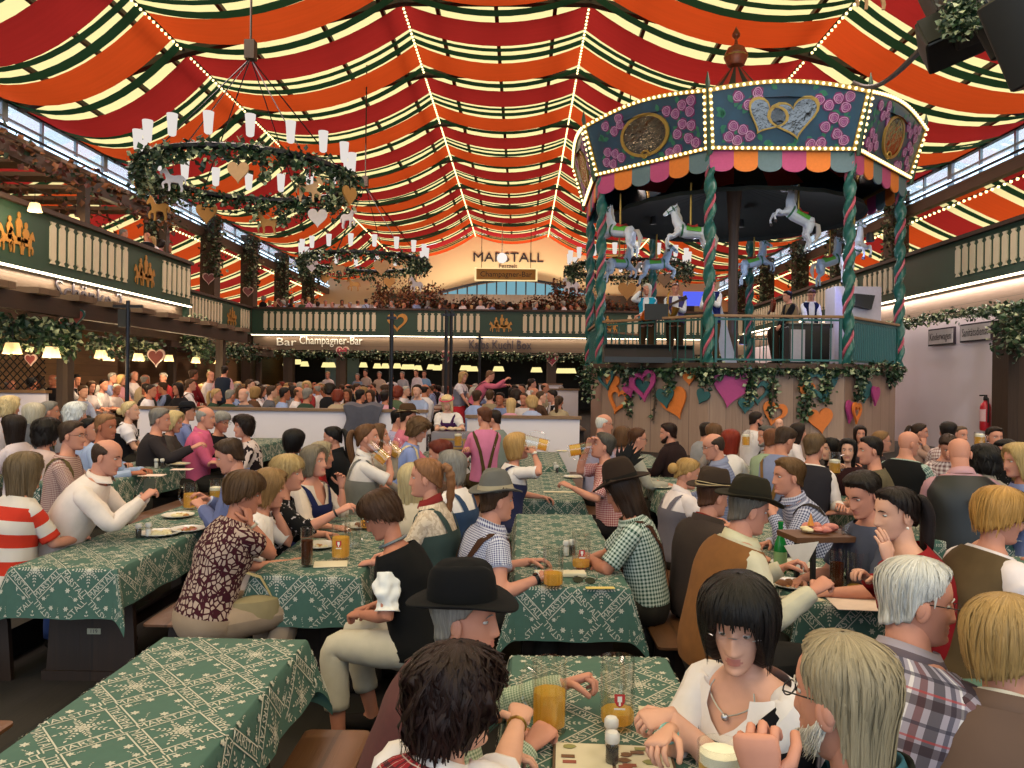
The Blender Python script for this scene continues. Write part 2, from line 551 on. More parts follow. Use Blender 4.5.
# ---- galleries
def slats(x0, x1, z0, z1, pitch=.3):
    """row of flat cream slats with notched scroll ends"""
    mb = MB(); n = max(2, int(round((x1-x0)/pitch))); pt = (x1-x0)/n; w = pt*.31; h = z1-z0
    ol = [(-w, .10), (-w*.45, .06), (-w*.9, .0), (w*.9, 0), (w*.45, .06), (w, .10), (w, .3*h), (w, .7*h), (w, h-.10), (w*.45, h-.06), (w*.9, h), (-w*.9, h), (-w*.45, h-.06), (-w, h-.10)]
    for i in range(n):
        mb.prism(ol, .03, M=T(x0+pt*(i+.5), 0, z0))
    return mb

def emblem(w, h):
    """gold cut-out: riders on a team of horses"""
    mb = MB()
    for dx, sc, fl in ((-.30, .55, 1), (-.02, .62, 1), (.30, .55, -1)):
        M = T(dx*w, 0, 0)@S(fl*w*sc*.75, 1, h*.62)@T(-.5, 0, 0)
        mb.prism(HORSE, .02, M=M)
    for dx, hh in ((-.2, .85), (.05, 1.), (.25, .8)):
        x = dx*w
        z = (hh-.34)*h
        mb.prism([(x-.05*w, .3*h), (x+.05*w, .3*h), (x+.055*w, z), (x+.10*w, z-.03*h), (x+.085*w, z+.10*h), (x+.05*w, z+.17*h), (x+.02*w, z+.18*h), (x+.045*w, z+.24*h), (x+.035*w, z+.31*h), (x, z+.34*h), (x-.035*w, z+.31*h), (x-.045*w, z+.24*h), (x-.02*w, z+.18*h), (x-.05*w, z+.17*h), (x-.09*w, z+.06*h), (x-.07*w, z-.04*h)], .02)
    return mb

def gallery(M, L, parts, label, fascia_z=3.3, led=True, z0=4.05, z1=5.15, solid=None):
    """M places local x along the front, -y towards the tent"""
    e = empty('gallery_balcony', (0, 0, 0), 0, label, 'balcony', 'gallery balconies')
    MB().bbox((0, .02, z0), (L, .12, z1), M=M).build('parapet', PGREEN, e)
    MB().bbox((0, -.08, z1), (L, .2, z1+.09), M=M).build('handrail', WD, e)
    MB().bbox((0, -.05, z0-.07), (L, .2, z0), M=M).build('base_rail', PGREEN, e)
    if led: MB().bbox((0, -.02, z0-.1), (L, .06, z0-.07), M=M).build('light_strip', LEDW, e)
    MB().bbox((0, .25, fascia_z), (L, .37, z0-.07), M=M).build('fascia_board', WB if abs(M[0][0]) > .5 else WBY, e)
    for kind, a, b in parts:
        if kind == 's':
            mb = slats(a, b, z0+.14, z1-.12); mm = SLAT; nm = 'slat_panel'
        elif kind == 'e':
            mb = MB().merge(emblem(1.05, .8), M=T((a+b)/2, 0, z0+.16)); mm = GOLD; nm = 'gold_emblem'
        elif kind == 'h':
            mb = MB().prism(heart(.95, .85), .03, M=T((a+b)/2, 0, z0+.53), hole=heart(.62, .54)); mm = GOLD; nm = 'heart_emblem'
        MB().merge(mb, M=M@T(0, .005, 0)).build(nm, mm, e)
    return e
ML = T(-9.5, 0, 0)@RZ(90)
pl = []
for c in (14.3, 19.2, 9.5, 4.7): pl.append(('e', c-.8, c+.8))
for a, b in ((15.25, 18.4), (20.1, 21.85), (10.4, 13.4), (5.6, 8.6)): pl.append(('s', a, b))
gallery(ML@T(2, 0, 0), 19.9, [(k, a-2, b-2) for k, a, b in pl], 'long green gallery balcony with gold horse emblems on the near left above the pergola')
ML2 = T(-12.4, 0, 0)@RZ(90)
gallery(ML2@T(22.2, 0, 0), 12.8, [('s', .3, 3.6), ('e', 3.9, 5.5), ('s', 5.8, 9.4), ('e', 9.6, 11.3), ('s', 11.4, 12.6)], 'set-back gallery balcony between the pergola gallery and the end bar', led=False)
gallery(T(-12.4, 35, 0), 24, [('s', .5, 5.75), ('h', 5.85, 7.5), ('s', 7.55, 10.5), ('e', 10.55, 12.25), ('s', 12.35, 15.3), ('e', 15.4, 17), ('s', 17.1, 23)], 'end gallery balcony crossing the tent below the bar sign')
MR = T(10, 35, 0)@RZ(-90)
gallery(MR, 30, [('s', 17.0, 19.6), ('s', 12.2, 14.4), ('e', 20.0, 21.6), ('s', 22, 25), ('s', 1, 8), ('s', 8.4, 11.9)], 'right gallery balcony beside the carousel above the white wall', fascia_z=3.6, z0=4.33, z1=5.3)
o = tag(MB().bbox((-9.62, 21.9, 3.3), (-12.4, 22.05, 5.2)).build('gallery_return_panel', PGREEN), 'plain green end panel closing the near left gallery', 'panel')
tn += 1
# gallery decks
for a, b in (((-14, 2, 3.9), (-9.75, 22, 4.02)), ((-14, 22, 3.9), (-12.65, 35, 4.02)), ((-14, 35.3, 3.9), (14, GAB, 4.02)), ((10.4, 2, 4.14), (14, 35, 4.26))):
    tn += 1; struct(MB().bbox(a, b).build('trim_%d' % tn, WD))
# space under the end gallery: dark back wall and posts
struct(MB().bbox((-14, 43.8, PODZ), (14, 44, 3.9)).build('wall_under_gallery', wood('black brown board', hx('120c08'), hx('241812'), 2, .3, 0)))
# under the left gallery: panelled wooden wall
struct(MB().bbox((-11.8, 2, .2), (-11.65, 22, 3.9)).build('wall_left_bar', WBROWN))
struct(MB().bbox((-13.4, 22, .2), (-13.2, 44, 3.9)).build('wall_left_bar_far', WBROWN))
# right: white partition wall with sign plates
struct(MB().bbox((10.25, 16.5, 0), (10.4, 34, 3.62)).build('wall_right_inner', WHITE))
struct(MB().bbox((10.25, 2, 0), (10.4, 14.2, .95)).build('wall_right_counter', WHITE))
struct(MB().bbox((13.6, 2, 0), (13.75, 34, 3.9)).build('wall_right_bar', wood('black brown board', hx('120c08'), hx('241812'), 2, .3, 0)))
o = tag(MB().bbox((10.0, 15.95, 0), (10.4, 16.5, 3.35)).build('timber_post', WDZ), 'dark timber post at the end of the white wall beside the fire extinguisher', 'post')

def garland(pts, n, label, spread=.16, size=.11, seed=3, droop=.3, cat='garland', mats=None, grp='leafy garlands', name='ivy_garland'):
    P = [Vector(p) for p in pts]
    L = [0]
    for i in range(1, len(P)): L.append(L[-1]+(P[i]-P[i-1]).length)
    def pick(r):
        d = r.random()*L[-1]
        i = next((i for i in range(1, len(P)) if d <= L[i]), len(P)-1)
        return P[i-1].lerp(P[i], (d-L[i-1])/max(1e-6, L[i]-L[i-1]))
    e = empty(name, P[0], 0, label, cat, grp)
    o = -P[0]
    MB().tube([p+o for p in P], .02, 5).build('stem', WDZ, e)
    mb = MB(); leaves(mb, pick, n, spread, size, seed, (0, 0, 1, 1, 2), droop)
    mb.v = [(a+o.x, b+o.y, c+o.z) for a, b, c in mb.v]
    q = mb.build('foliage', mats or IVYM, e, smooth=False)
    return e
garland([(9.95, 21.4, 3.62), (9.95, 18, 3.66), (9.95, 16.2, 3.62), (9.9, 14, 3.6)], 1300, 'ivy garland along the top of the white wall above the sign plates', .12, .09, 5, .16)
garland([(9.85, 16.1, 3.5), (9.9, 15.6, 3.3), (9.95, 14.6, 3.4)], 700, 'bushy ivy clump over the timber post at the white wall end', .35, .12, 6, .7)
xs = [-12.3+.6*i for i in range(39)]
garland([(x, 35.1, 3.22) for x in xs], 2300, 'long ivy garland under the end gallery fascia', .16, .12, 7, .3)

def lettering(s, size, M, mat, label, depth=.02, width=None, cat='lettering', name='sign_lettering', parent=None):
    o = MB().merge(text_mb(s, size, depth, width), M=M).build(name, mat, parent, smooth=False)
    if parent is None: tag(o, label, cat)
    return o
DKL = pm('dark sign paint', hx('2e2530'), .5)
lettering('MARSTALL', .95, T(at(508, 258, GAB-.08).x, GAB-.06, at(508, 258, GAB).z), DKL, 'dark capital lettering on the cream gable end', .04, 5.0)
def plate(s, c, w, h, M0, frame, face, ink, label, size, cat='sign', name='sign_board', depth=.06):
    e = empty(name, c, 0, label, cat)
    MB().box((0, 0, 0), (w, depth, h), M=M0).build('frame', frame, e)
    MB().box((0, -depth*.5-.004, 0), (w*.94, .012, h*.82), M=M0).build('face', face, e)
    lettering(s, size, M0@T(0, -depth*.5-.016, 0), ink, '', .004, w*.82, parent=e)
    return e
YF = pm('golden sign face', hx('c79a4a'), .5, .1)
c = at(506, 274.5, 50)
e = plate('Champagner-Bar', (c.x, 50, c.z), 4.1, .85, Matrix.Identity(4), emit('lit sign frame', (1, .75, .35, 1), 1.1), YF, DKL, 'lit golden board sign hanging under the gable lettering', .5)
for dx in (-1.6, 1.6): MB().tube([(dx, 0, .4), (dx, 0, 3.4)], .02, 5).build('hanger', METAL, e)
WS = pm('white sign paint', hx('e8e4d8'), .5)
lettering('Festzelt', .42, T(at(508, 268, GAB).x, GAB-.06, at(508, 266.5, GAB).z), DKL, 'small dark word under the gable lettering', .02, 1.3)
lettering('Champagner-Bar', .55, T(at(330, 340.5, 35.2).x, 35.22, at(330, 340.5, 35.2).z), WS, 'pale word on the end gallery fascia under the slats left of the heart', .02, 2.9)
lettering('Bar', .5, T(at(285, 342, 35.2).x, 35.22, at(285, 342, 35.2).z), WS, 'short pale word at the far left of the end gallery fascia', .02, .9)
lettering('Kalbs Kuchl Box', .6, T(at(500, 345, 35.2).x, 35.22, at(500, 345, 35.2).z), DKL, 'dark words on the end gallery fascia under the emblem', .02, 2.85)
lettering('Schänke 2', .62, ML@T(17.2, .22, 3.72), DKL, 'dark words on the near left gallery fascia above the pergola boards', .02, 2.7)
for s, pc, w, lb in (('Kinderwagen', (938, 337), 1.15, 'white framed plate on the white wall nearest the carousel'), ('Sanitätsdienst', (972, 332.5), 1.2, 'white framed plate on the white wall beside the ivy clump')):
    Y = 10.2*F/(pc[0]-VX)
    c = at(pc[0], pc[1], Y); c.x = 10.2
    plate(s, c, w, .42, RZ(-90), DKL, pm('pale plate', hx('cfc6c8'), .5), DKL, lb, .26, depth=.05)
for s, pc, Y, lb in (('Alte', 0, 0, ''),):
    pass

# pillars of the clerestory with ivy boxes
HEARTR = pm('gingerbread red', hx('7e3a34'), .5); HEARTP = pm('icing rim', hx('d9b7a8'), .5)
def heart_sign(c, w, M, label, grp='decorated hearts', cat='heart', m1=None, m2=None):
    e = empty('heart_decoration', c, 0, label, cat, grp)
    MB().prism(heart(w), .04, M=M).build('rim', m2 or HEARTP, e)
    MB().prism(heart(w*.82), .05, M=M).build('face', m1 or HEARTR, e)
    return e
for s in (-1, 1):
    for i, Y in enumerate((28.6, 33.6, 38.4, 43.6, 49.)):
        if s == -1 and i == 0: pass
        side = 'left' if s < 0 else 'right'
        nth = ('first', 'second', 'third', 'fourth', 'fifth')[i]+' from the front'
        x = s*13.75
        o = tag(MB().bbox((x-.32, Y-.32, 4.02), (x+.32, Y+.32, 9.1)).build('timber_pillar', WDZ), 'brown timber pillar under the %s clerestory, %s' % (side, nth), 'pillar', side+' clerestory pillars')
        mb = MB(); leaves(mb, lambda r: (x-s*.25+r.uniform(-.35, .35), Y-.3+r.uniform(-.4, .3), r.uniform(6.5, 8.9)), 520, .25, .15, 20+i, (0, 0, 1, 1, 2))
        e = empty('ivy_column', (0, 0, 0), 0, 'ivy hanging on the %s clerestory pillar, %s' % (side, nth), 'ivy', side+' pillar ivy')
        mb.build('foliage', IVYM, e, smooth=False); MB().tube([(x-s*.3, Y-.34, 6.6), (x-s*.3, Y-.34, 8.9)], .03, 5).build('stem', WDZ, e)
        if s < 0 or i > 1:
            heart_sign((x-s*.1, Y-.4, 6.25), .52, RZ(-s*20), 'gingerbread heart on the %s clerestory pillar, %s' % (side, nth))

# ---- bar on the end gallery: arched window strip, shelves, garlands
struct(MB().bbox((-9.5, 54.0, 4.02), (12, 54.2, 8.1)).build('wall_gallery_bar', WDZ))
wn += 1
wf = MB()
n = 16
for k in range(n+1):
    x = -6+k*11/n; zz = 8.1+1.0*math.sin(PI*k/n)
    wf.bbox((x-.05, 54.1, 8.0), (x+.05, 54.2, zz))
P = []
for dx, dz in ((0, 0), (.12, 0), (.12, .16), (0, .16)):
    P.append([(-6+k*11/n, 54.05+dx, 8.1+1.0*math.sin(PI*k/n)+dz) for k in range(n+1)])
wf.grid(np.array(P).transpose(1, 0, 2), True, cap=True)
wo = struct(wf.build('window_%d' % wn, METAL))
pm_ = MB(); pm_.prism([(-6+k*11/n, 8.05+1.0*math.sin(PI*k/n)) for k in range(n+1)], .02, M=T(0, 54.16, 0))
pm_.build('pane', emit('daylit window', (.35, .72, .85, 1), .55), wo)
e = empty('bar_counter', (0, 48, 4.02), 0, 'wooden bar with canopy on the end gallery under the golden board sign', 'bar')
MB().bbox((-8, 0, 0), (8, .6, 1.1)).build('counter', WDX, e)
MB().bbox((-8.2, -.1, 2.5), (8.2, 3, 2.8)).build('canopy', WDX, e)
for x in (-8, -5.3, -2.6, 0, 2.6, 5.3, 8):
    MB().box((x, 0, 1.25), (.18, .18, 2.5)).build('post', WDZ, e)
for zz in (1.5, 2.0):
    MB().bbox((-8, 2.6, zz), (8, 2.9, zz+.05)).build('shelf', WDX, e)
garland([(x, 47.8, 6.9+.25*math.sin(x*1.7)) for x in np.linspace(-9.2, 8.2, 36)], 3000, 'russet flower garland along the bar canopy on the end gallery', .4, .17, 9, .7, mats=[AUT, AUTR, IVYD], name='flower_garland')
for i, px in enumerate((383, 408, 432, 560, 572)):
    c = at(px, 296+((i*7) % 5), 46)
    mb = MB(); leaves(mb, lambda r: (c.x+r.uniform(-.5, .5), 46, c.z+r.uniform(-.7, .8)), 420, .5, .18, 40+i, (0, 0, 1, 2))
    e = empty('hanging_plant', (0, 0, 0), 0, 'russet hanging plant over the end gallery, %s from the left' % ('first', 'second', 'third', 'fourth', 'fifth')[i], 'plant', 'russet hanging plants')
    mb.build('foliage', [AUT, AUTR, IVYD], e, smooth=False); MB().tube([(c.x, 46, c.z), (c.x, 46, c.z+1.2)], .015, 4).build('cord', METAL, e)
o = tag(MB().bbox((-14, 47, 4.02), (-7.9, 47.2, 6.6)).build('white_screen', WHITE), 'white screen wall at the left of the end gallery bar', 'screen')
e = empty('globe_lamp', at(502, 258, 50), 0, 'white globe lamp hanging in front of the gable lettering', 'lamp')
MB().ball((0, 0, 0), .34).build('globe', emit('globe glow', (1, .93, .85, 1), 1.0), e); MB().tube([(0, 0, .3), (0, 0, 3.8)], .03, 6).build('rod', WS, e)

# posts and lamps under the end gallery
for i, (px, lb) in enumerate(((288, 'left of the heart'), (341, 'with a red heart near the carved words'), (447, 'behind the paired iron poles'), (551, 'with a red heart near the carousel'), (246, 'at the corner of the set-back gallery'))):
    x = (px-VX)/F*35.5
    tag(MB().bbox((x-.22, 35.3, PODZ), (x+.22, 35.7, 3.9)).build('timber_post', WDZ), 'dark post under the end gallery '+lb, 'post', 'posts under the end gallery')
for px, py, lb in ((342, 353, 'near the pale words'), (447, 357, 'behind the paired poles'), (552, 360, 'near the carousel')):
    c = at(px, py, 35.2)
    heart_sign(tuple(c), .62, Matrix.Identity(4), 'small red heart on a post under the end gallery, '+lb, m1=pm('bright heart red', hx('b0364a'), .5))
SHADE = emit('far lamp glow', (1., .83, .35, 1), 1.1)
lam = None
LPX = [(262, 347), (286, 363), (297, 362), (304, 364), (325, 365), (331, 365), (363, 365), (377, 366), (385, 366), (397, 366), (405, 367), (411, 367), (418, 368), (431, 367), (437, 368), (443, 367), (464, 368), (468, 368), (471, 369), (474, 369), (497, 369), (500, 369), (535, 370), (538, 370), (560, 371), (564, 371), (568, 371), (572, 371)]
for i, (px, py) in enumerate(LPX):
    c = at(px, py, 41)
    e = empty('pendant_lamp', c, 0, 'tiny lit pendant lamp in the dark room under the end gallery', 'lamp', 'pendant lamps under the end gallery')
    if lam is None:
        lam = e
        MB().lathe([(.24, -.12), (.15, .14)], 10).build('lamp_shade', SHADE, e)
        MB().tube([(0, 0, .12), (0, 0, 1.1)], .012, 4).build('cord', METAL, e)
    else:
        for ch in lam.children:
            q = ch.copy(); COL.objects.link(q); q.parent = e
# service hatch with light at the left end
tag(MB().bbox((-11.2, 43.6, 1.4), (-9.3, 43.75, 3.2)).build('serving_hatch', pm('pale steel', hx('8fa3a8'), .35, .5)), 'pale steel serving hatch in the dark wall under the end gallery', 'hatch')
c = at(246, 371, 43)
tag(MB().bbox((c.x-.5, 43.4, c.z-.7), (c.x+.5, 43.55, c.z+.7)).build('lit_screen', emit('cool screen', (.7, .88, 1, 1), 1.3)), 'bright cool screen in the dark room under the end gallery', 'screen')
# ================================================================ carousel bandstand
def remesh(mb, voxel, smooth=3, name='shape'):
    """one continuous skin round overlapping closed pieces"""
    me = bpy.data.meshes.new(name); me.from_pydata(mb.v, [], mb.f); me.update()
    o = bpy.data.objects.new(name, me); COL.objects.link(o)
    m = o.modifiers.new('r', 'REMESH'); m.mode = 'VOXEL'; m.voxel_size = voxel; m.adaptivity = 0
    if smooth:
        s = o.modifiers.new('s', 'SMOOTH'); s.iterations = smooth; s.factor = .5
    dg = bpy.context.evaluated_depsgraph_get(); dg.update()
    ev = o.evaluated_get(dg); t = ev.to_mesh()
    n = len(t.vertices); co = np.empty(n*3); t.vertices.foreach_get('co', co)
    f = [tuple(p.vertices) for p in t.polygons]
    ev.to_mesh_clear(); bpy.data.objects.remove(o); bpy.data.meshes.remove(me)
    r = MB(); r.add(co.reshape(-1, 3), f)
    return r

CX, CY = 5.15, 18.95
def octv(R, k): return (R*math.sin(math.radians(22.5+45*k)), -R*math.cos(math.radians(22.5+45*k)))
CWOOD = wood('bandstand plank', hx('86695a'), hx('b09482'), 2, .34, 0)
TEAL = pm('carousel teal paint', hx('1f5a55'), .35, var=.15, scale=10)
RIBB = pm('pink ribbon paint', hx('b4586a'), .4)
DTEAL = pm('railing teal', hx('1c5350'), .35, .2)
TAN = pm('handrail wood', hx('8a6848'), .5, var=.25)
PANBLUE = pm('painted panel blue', hx('173e58'), .4, var=.55, scale=3.2)
ROSE = pm('rose pink paint', hx('8c3c80'), .5, var=.5, scale=30)
ROSED = pm('rose wine paint', hx('6e1f5c'), .5, var=.3, scale=22)
LEAFP = pm('painted leaf green', hx('1c6a52'), .5, var=.3)
PGOLD = pm('gilded moulding', hx('a88a45'), .35, .45, var=.15)
MIRROR = None
def mirror_mat():
    t = NT('old mirror glass')
    tc = t.n('TexCoord'); nz = t.n('TexNoise', i_Scale=6., i_Detail=4.); t.l(tc.outputs['Object'], nz.inputs['Vector'])
    b = t.n('Bump', i_Strength=.3, i_Distance=.05); t.l(nz.outputs[0], b.inputs['Height'])
    p = t.n('BsdfPrincipled', i_Metallic=1., i_Roughness=.08); p.inputs['Base Color'].default_value = (.16, .155, .15, 1)
    t.l(b.outputs[0], p.inputs['Normal'])
    return t.done(p.outputs[0])
MIRROR = mirror_mat()
VAL = [pm('valance pink', hx('b4487c'), .7), pm('valance orange', hx('dc7a2c'), .7), pm('valance slate', hx('5c7580'), .7)]

car = empty('carousel_bandstand', (CX, CY, 0), 0, 'carousel-shaped music stand with painted panels, twisted columns and planked base', 'bandstand')
DECK = 2.36
mb = MB(); mb.grid([[(octv(3.6, k)[0], octv(3.6, k)[1], z) for k in range(8)] for z in (0, DECK-.1)], True, cap=True)
mb.build('plank_base', CWOOD, car)
mb = MB(); mb.grid([[(octv(3.82, k)[0], octv(3.82, k)[1], z) for k in range(8)] for z in (DECK-.1, DECK)], True, cap=True)
mb.build('deck', WDX, car)

def rose(mb, x, z, r, seed):
    rr = random.Random(seed)
    for q, (k, mi) in enumerate(((1., 2), (.82, 1), (.62, 2), (.5, 1), (.3, 2), (.2, 1))):
        n = 9; a0 = rr.random()*6
        mb.prism([(x+r*k*(1+.12*math.sin(3*2*PI*i/n+a0))*math.cos(2*PI*i/n)+rr.uniform(-.05, .05)*r, z+r*k*(1+.12*math.sin(3*2*PI*i/n+a0))*math.sin(2*PI*i/n)) for i in range(n)][::-1], .006, mi, T(0, -.004-.003*q, 0))
def rose_line(mb, x, z, r, seed):
    rr = random.Random(seed+9)
    for k in (.78, .48, .22):
        n = 12; a0 = rr.random()*6; o = [(x+r*k*(1+.1*math.sin(3*2*PI*i/n+a0))*math.cos(2*PI*i/n), z+r*k*(1+.1*math.sin(3*2*PI*i/n+a0))*math.sin(2*PI*i/n)) for i in range(n)][::-1]
        h = [(x+(a-x)*.86+.02*r, z+(b-z)*.86) for a, b in o]
        mb.prism(o, .004, 4, T(0, -.024, 0), hole=h)
def leafp(mb, x, z, L, a, mi=3):
    pts = []
    for t in np.linspace(0, 1, 6): pts.append((t*L, .3*L*math.sin(PI*t)))
    for t in np.linspace(1, 0, 6)[1:-1]: pts.append((t*L, -.3*L*math.sin(PI*t)))
    c, s = math.cos(a), math.sin(a)
    mb.prism([(x+u*c-v*s, z+u*s+v*c) for u, v in pts][::-1], .005, mi, T(0, -.003, 0))

col0 = None; ZP0, ZP1 = 6.62, 7.72
bulb_me = MB().ball((0, 0, 0), .034, 6, 4).build('bulb', emit('carousel bulb glow', (1., .78, .36, 1), 3.), car)
used = [False]; nb = 0
for k in range(8):
    # panel k runs from vertex k-1 to vertex k; k=0 is the front one
    R0, R1 = 3.78, 4.12
    a = np.array(octv(R0, k-1)); b = np.array(octv(R0, k))
    mid = (a+b)/2; W = np.linalg.norm(b-a); d = (b-a)/W
    ang = math.degrees(math.atan2(d[1], d[0]))
    lean = math.degrees(math.atan2(R1-R0, ZP1-ZP0))*math.cos(PI/8)
    M = T(mid[0], mid[1], ZP0)@RZ(ang)@RX(lean)
    H = 1.16; Wt = W*R1/R0
    def edge(x0=1.): pass
    def outline(inset):
        hw0, hw1 = W/2-inset, Wt/2-inset
        top = [(hw1*(1-2*i/12.), H-inset+.17*math.sin(PI*i/12.)) for i in range(13)]
        return [(-hw0, inset), (hw0, inset)]+top
    ol = outline(0)
    fp = MB()
    if k == 0 or k == 7 or k == 1 or k == 6 or k == 2:
        fp.prism(ol, .06, 0, M)
        rr = random.Random(k)
        P = MB()
        for q in range(34):
            s = rr.choice((-1, 1)); x = s*rr.uniform(.52, 1.28)*W/2.9; z = rr.uniform(.12, H-.05)
            leafp(P, x, z, rr.uniform(.12, .2), rr.uniform(0, 6))
        for q in range(8): leafp(P, rr.uniform(-.6, .6), rr.choice((.12, .18, H-.02)), .16, rr.uniform(0, 6))
        pos = [(-1.12, .25), (-.95, .18), (-.85, .38), (-1.05, .45), (-.7, .27), (-.78, .85), (-.6, .95), (-.45, .8), (-1.0, 1.0), (.62, .95), (.82, .85), (1.0, .98), (1.16, .82), (.95, .62), (1.15, .55), (.8, .45), (1.05, .32), (.75, .15), (.55, .12), (1.22, 1.02), (-.62, 1.08), (1.2, .2)]
        for q, (x, z) in enumerate(pos): rose(P, x*W/2.95, z, .12, k*50+q); rose_line(P, x*W/2.95, z, .12, k*50+q)
        fp.merge(P, M=M@T(0, -.032, 0))
    else:
        fp.prism(ol, .06, 0, M)
    fo = fp.build('fascia_panel', [PANBLUE, ROSE, ROSED, LEAFP, pm('rose swirl paint', hx('c69ac0'), .5)], car, smooth=False)  # last colour is the pale swirl lines painted on the roses
    # gilded frame
    fr = MB(); inn = outline(.075)
    fr.prism(ol, .12, 0, M, hole=inn)
    fr.build('frame', PGOLD, fo)
    # mirror
    if k in (0, 1, 7, 6):
        mm = MB(); rim = MB()
        if k == 0:
            for cx, cz, w, rot in ((-.42, .60, .86, 24), (.16, .58, 1.04, -14)):
                Mh = M@T(cx, -.05, cz)@RY(rot)
                mm.prism(heart(w*.9, w*.68), .03, 0, Mh); rim.prism(heart(w, w*.76), .05, 0, Mh, hole=heart(w*.88, w*.66))
        else:
            rx = .62 if k != 1 else .5
            cz = .6
            oo = [(rx*math.cos(2*PI*i/26), cz+.44*math.sin(2*PI*i/26)) for i in range(26)][::-1]
            ii = [(rx*.88*math.cos(2*PI*i/26), cz+.38*math.sin(2*PI*i/26)) for i in range(26)][::-1]
            mm.prism(ii, .03, 0, M@T(0, -.05, 0)); rim.prism(oo, .05, 0, M@T(0, -.05, 0), hole=ii)
            rim.tube([(-.05+.12*math.cos(t)*(1-t/9), -.08, .2+.1*math.sin(t)*(1-t/9)) for t in np.linspace(0, 6, 14)], .022, 6, M=M)
        mm.build('mirror', MIRROR, fo); rim.build('mirror_rim', PGOLD, fo)
    if k in (0, 1, 7, 6):
        loop = outline(.04); pts = []
        loop.append(loop[0])
        for i in range(len(loop)-1):
            p, q = Vector(loop[i]), Vector(loop[i+1]); n = max(1, int(round((q-p).length/.118)))
            pts += [p.lerp(q, j/n) for j in range(n)]
        run = MB()
        b1 = MB().ball((0, 0, 0), .034, 6, 4)
        for p in pts:
            L = M@Vector((p[0], -.085, p[1]))
            if k == 0:
                if not used[0]:
                    used[0] = True; bulb_me.parent = fo; q = bulb_me
                else:
                    q = bulb_me.copy(); COL.objects.link(q); q.parent = fo
                q.location = L
            else: run.merge(b1, M=Matrix.Translation(L))
        if run.v:
            o = run.build('bulb_row', MATS['carousel bulb glow'], fo); o['kind'] = 'stuff'
    # valance of scallops
    vb = MB(); n = 6; w = W/n
    for i in range(n):
        x0 = -W/2+w*i
        pts = [(x0, 0), (x0+w, 0), (x0+w, -.30)]+[(x0+w/2+w/2*math.cos(t), -.30-.13*math.sin(t)) for t in np.linspace(0, PI, 9)[1:-1]]+[(x0, -.30)]
        vb.prism(pts[::-1], .03, i % 3, M@RX(-lean)@T(0, .02, 0))
    vb.build('valance', VAL, car, smooth=False)
    # post tip between the panels
    v = octv(3.86, k)
    MB().tube([(v[0], v[1], 6.5), (v[0]*1.07, v[1]*1.07, 7.75), (v[0]*1.075, v[1]*1.075, 7.85), (v[0]*1.075, v[1]*1.075, 8.05)], [.045, .04, .05, .006], 8).build('corner_finial', PGREEN, car)
    # twisted column
    v = octv(3.66, k)
    H2 = 6.6-DECK
    n = 130; P = []
    for i in range(n+1):
        z = H2*i/n
        P.append([(r*math.cos(2*PI*j/16), r*math.sin(2*PI*j/16), z) for j in range(16) for r in (.094+.034*math.cos(2*(2*PI*j/16)-z*14),)])
    if col0 is None:
        col0 = MB().grid(P, True, cap=True).build('column', TEAL, car)
        for ph in (0, PI):
            pts = [(.10*math.cos(z*4.1+PI/2+ph), .10*math.sin(z*4.1+PI/2+ph), z) for z in np.linspace(0.03, H2-.03, 120)]
            pass
        MB().tube([(.082*math.cos(z*7+PI/2), .082*math.sin(z*7+PI/2), z) for z in np.linspace(.03, H2-.03, 150)], .03, 5).build('ribbon', RIBB, col0)
        c = col0
    else:
        c = copy_tree(col0, car)
    c.location = (v[0], v[1], DECK)
    # railing of this side
    a = np.array(octv(3.66, k-1)); b = np.array(octv(3.66, k)); d = (b-a)/np.linalg.norm(b-a); mid = (a+b)/2; W2 = np.linalg.norm(b-a)-.3
    if k == 4: continue
    Mr = T(mid[0], mid[1], DECK)@RZ(math.degrees(math.atan2(d[1], d[0])))
    rl = MB()
    nn = 26 if k == 1 else 13
    for i in range(nn+1):
        x = -W2/2+W2*i/nn; rl.tube([(x, 0, .06), (x, 0, .92)], .014 if k != 1 else .02, 6, M=Mr)
    for x in (-W2/2, W2/2): rl.box((x, 0, .46), (.05, .05, .92), M=Mr)
    rl.box((0, 0, .07), (W2, .04, .04), M=Mr); rl.box((0, 0, .88), (W2, .04, .04), M=Mr)
    ro = rl.build('railing', DTEAL, car)
    MB().rbox((0, 0, .95), (W2+.12, .12, .05), .02, M=Mr).build('handrail', TAN, ro)
# canopy and roof
CAN = pm('dark canopy cloth', hx('07110f'), .85, var=.2)
n = 48
P = [[(r*(1+(.008*(k % 2)))*math.sin(2*PI*k/n), r*math.cos(2*PI*k/n), z+(.02 if k % 2 else 0)) for k in range(n)] for r, z in ((2.98, 5.95), (2.95, 6.05), (1.6, 6.35), (.15, 6.8))]
MB().grid(P, True).build('inner_canopy', CAN, car)
rm = MB()
for k in range(24):
    a0, a1 = 2*PI*k/24, 2*PI*(k+1)/24
    prof = [(3.9, 7.55), (2.6, 8.0), (1.4, 8.5), (.7, 9.0), (.38, 9.38), (.16, 9.66)]
    P = [[(r*math.sin(a), r*math.cos(a), z) for a in (a0, a1)] for r, z in prof]
    rm.grid(P, mi=k % 2)
rm.build('striped_roof', [pm('roof stripe red', hx('a8382c'), .7), pm('roof stripe dark', hx('23302a'), .7)], car, smooth=False)
fo = MB().lathe([(.03, 9.6), (.05, 9.7), (.02, 9.75)], 10).lathe([(.01, 9.66), (.2, 9.75), (.28, 9.94), (.27, 10.0), (.28, 10.02), (.2, 10.18), (.05, 10.26), (.03, 10.4), (.09, 10.46), (.10, 10.52), (.0, 10.72)], 16).build('ball_finial', pm('painted ball red gold', hx('8a4a2c'), .35, .3, var=.5, scale=14), car)
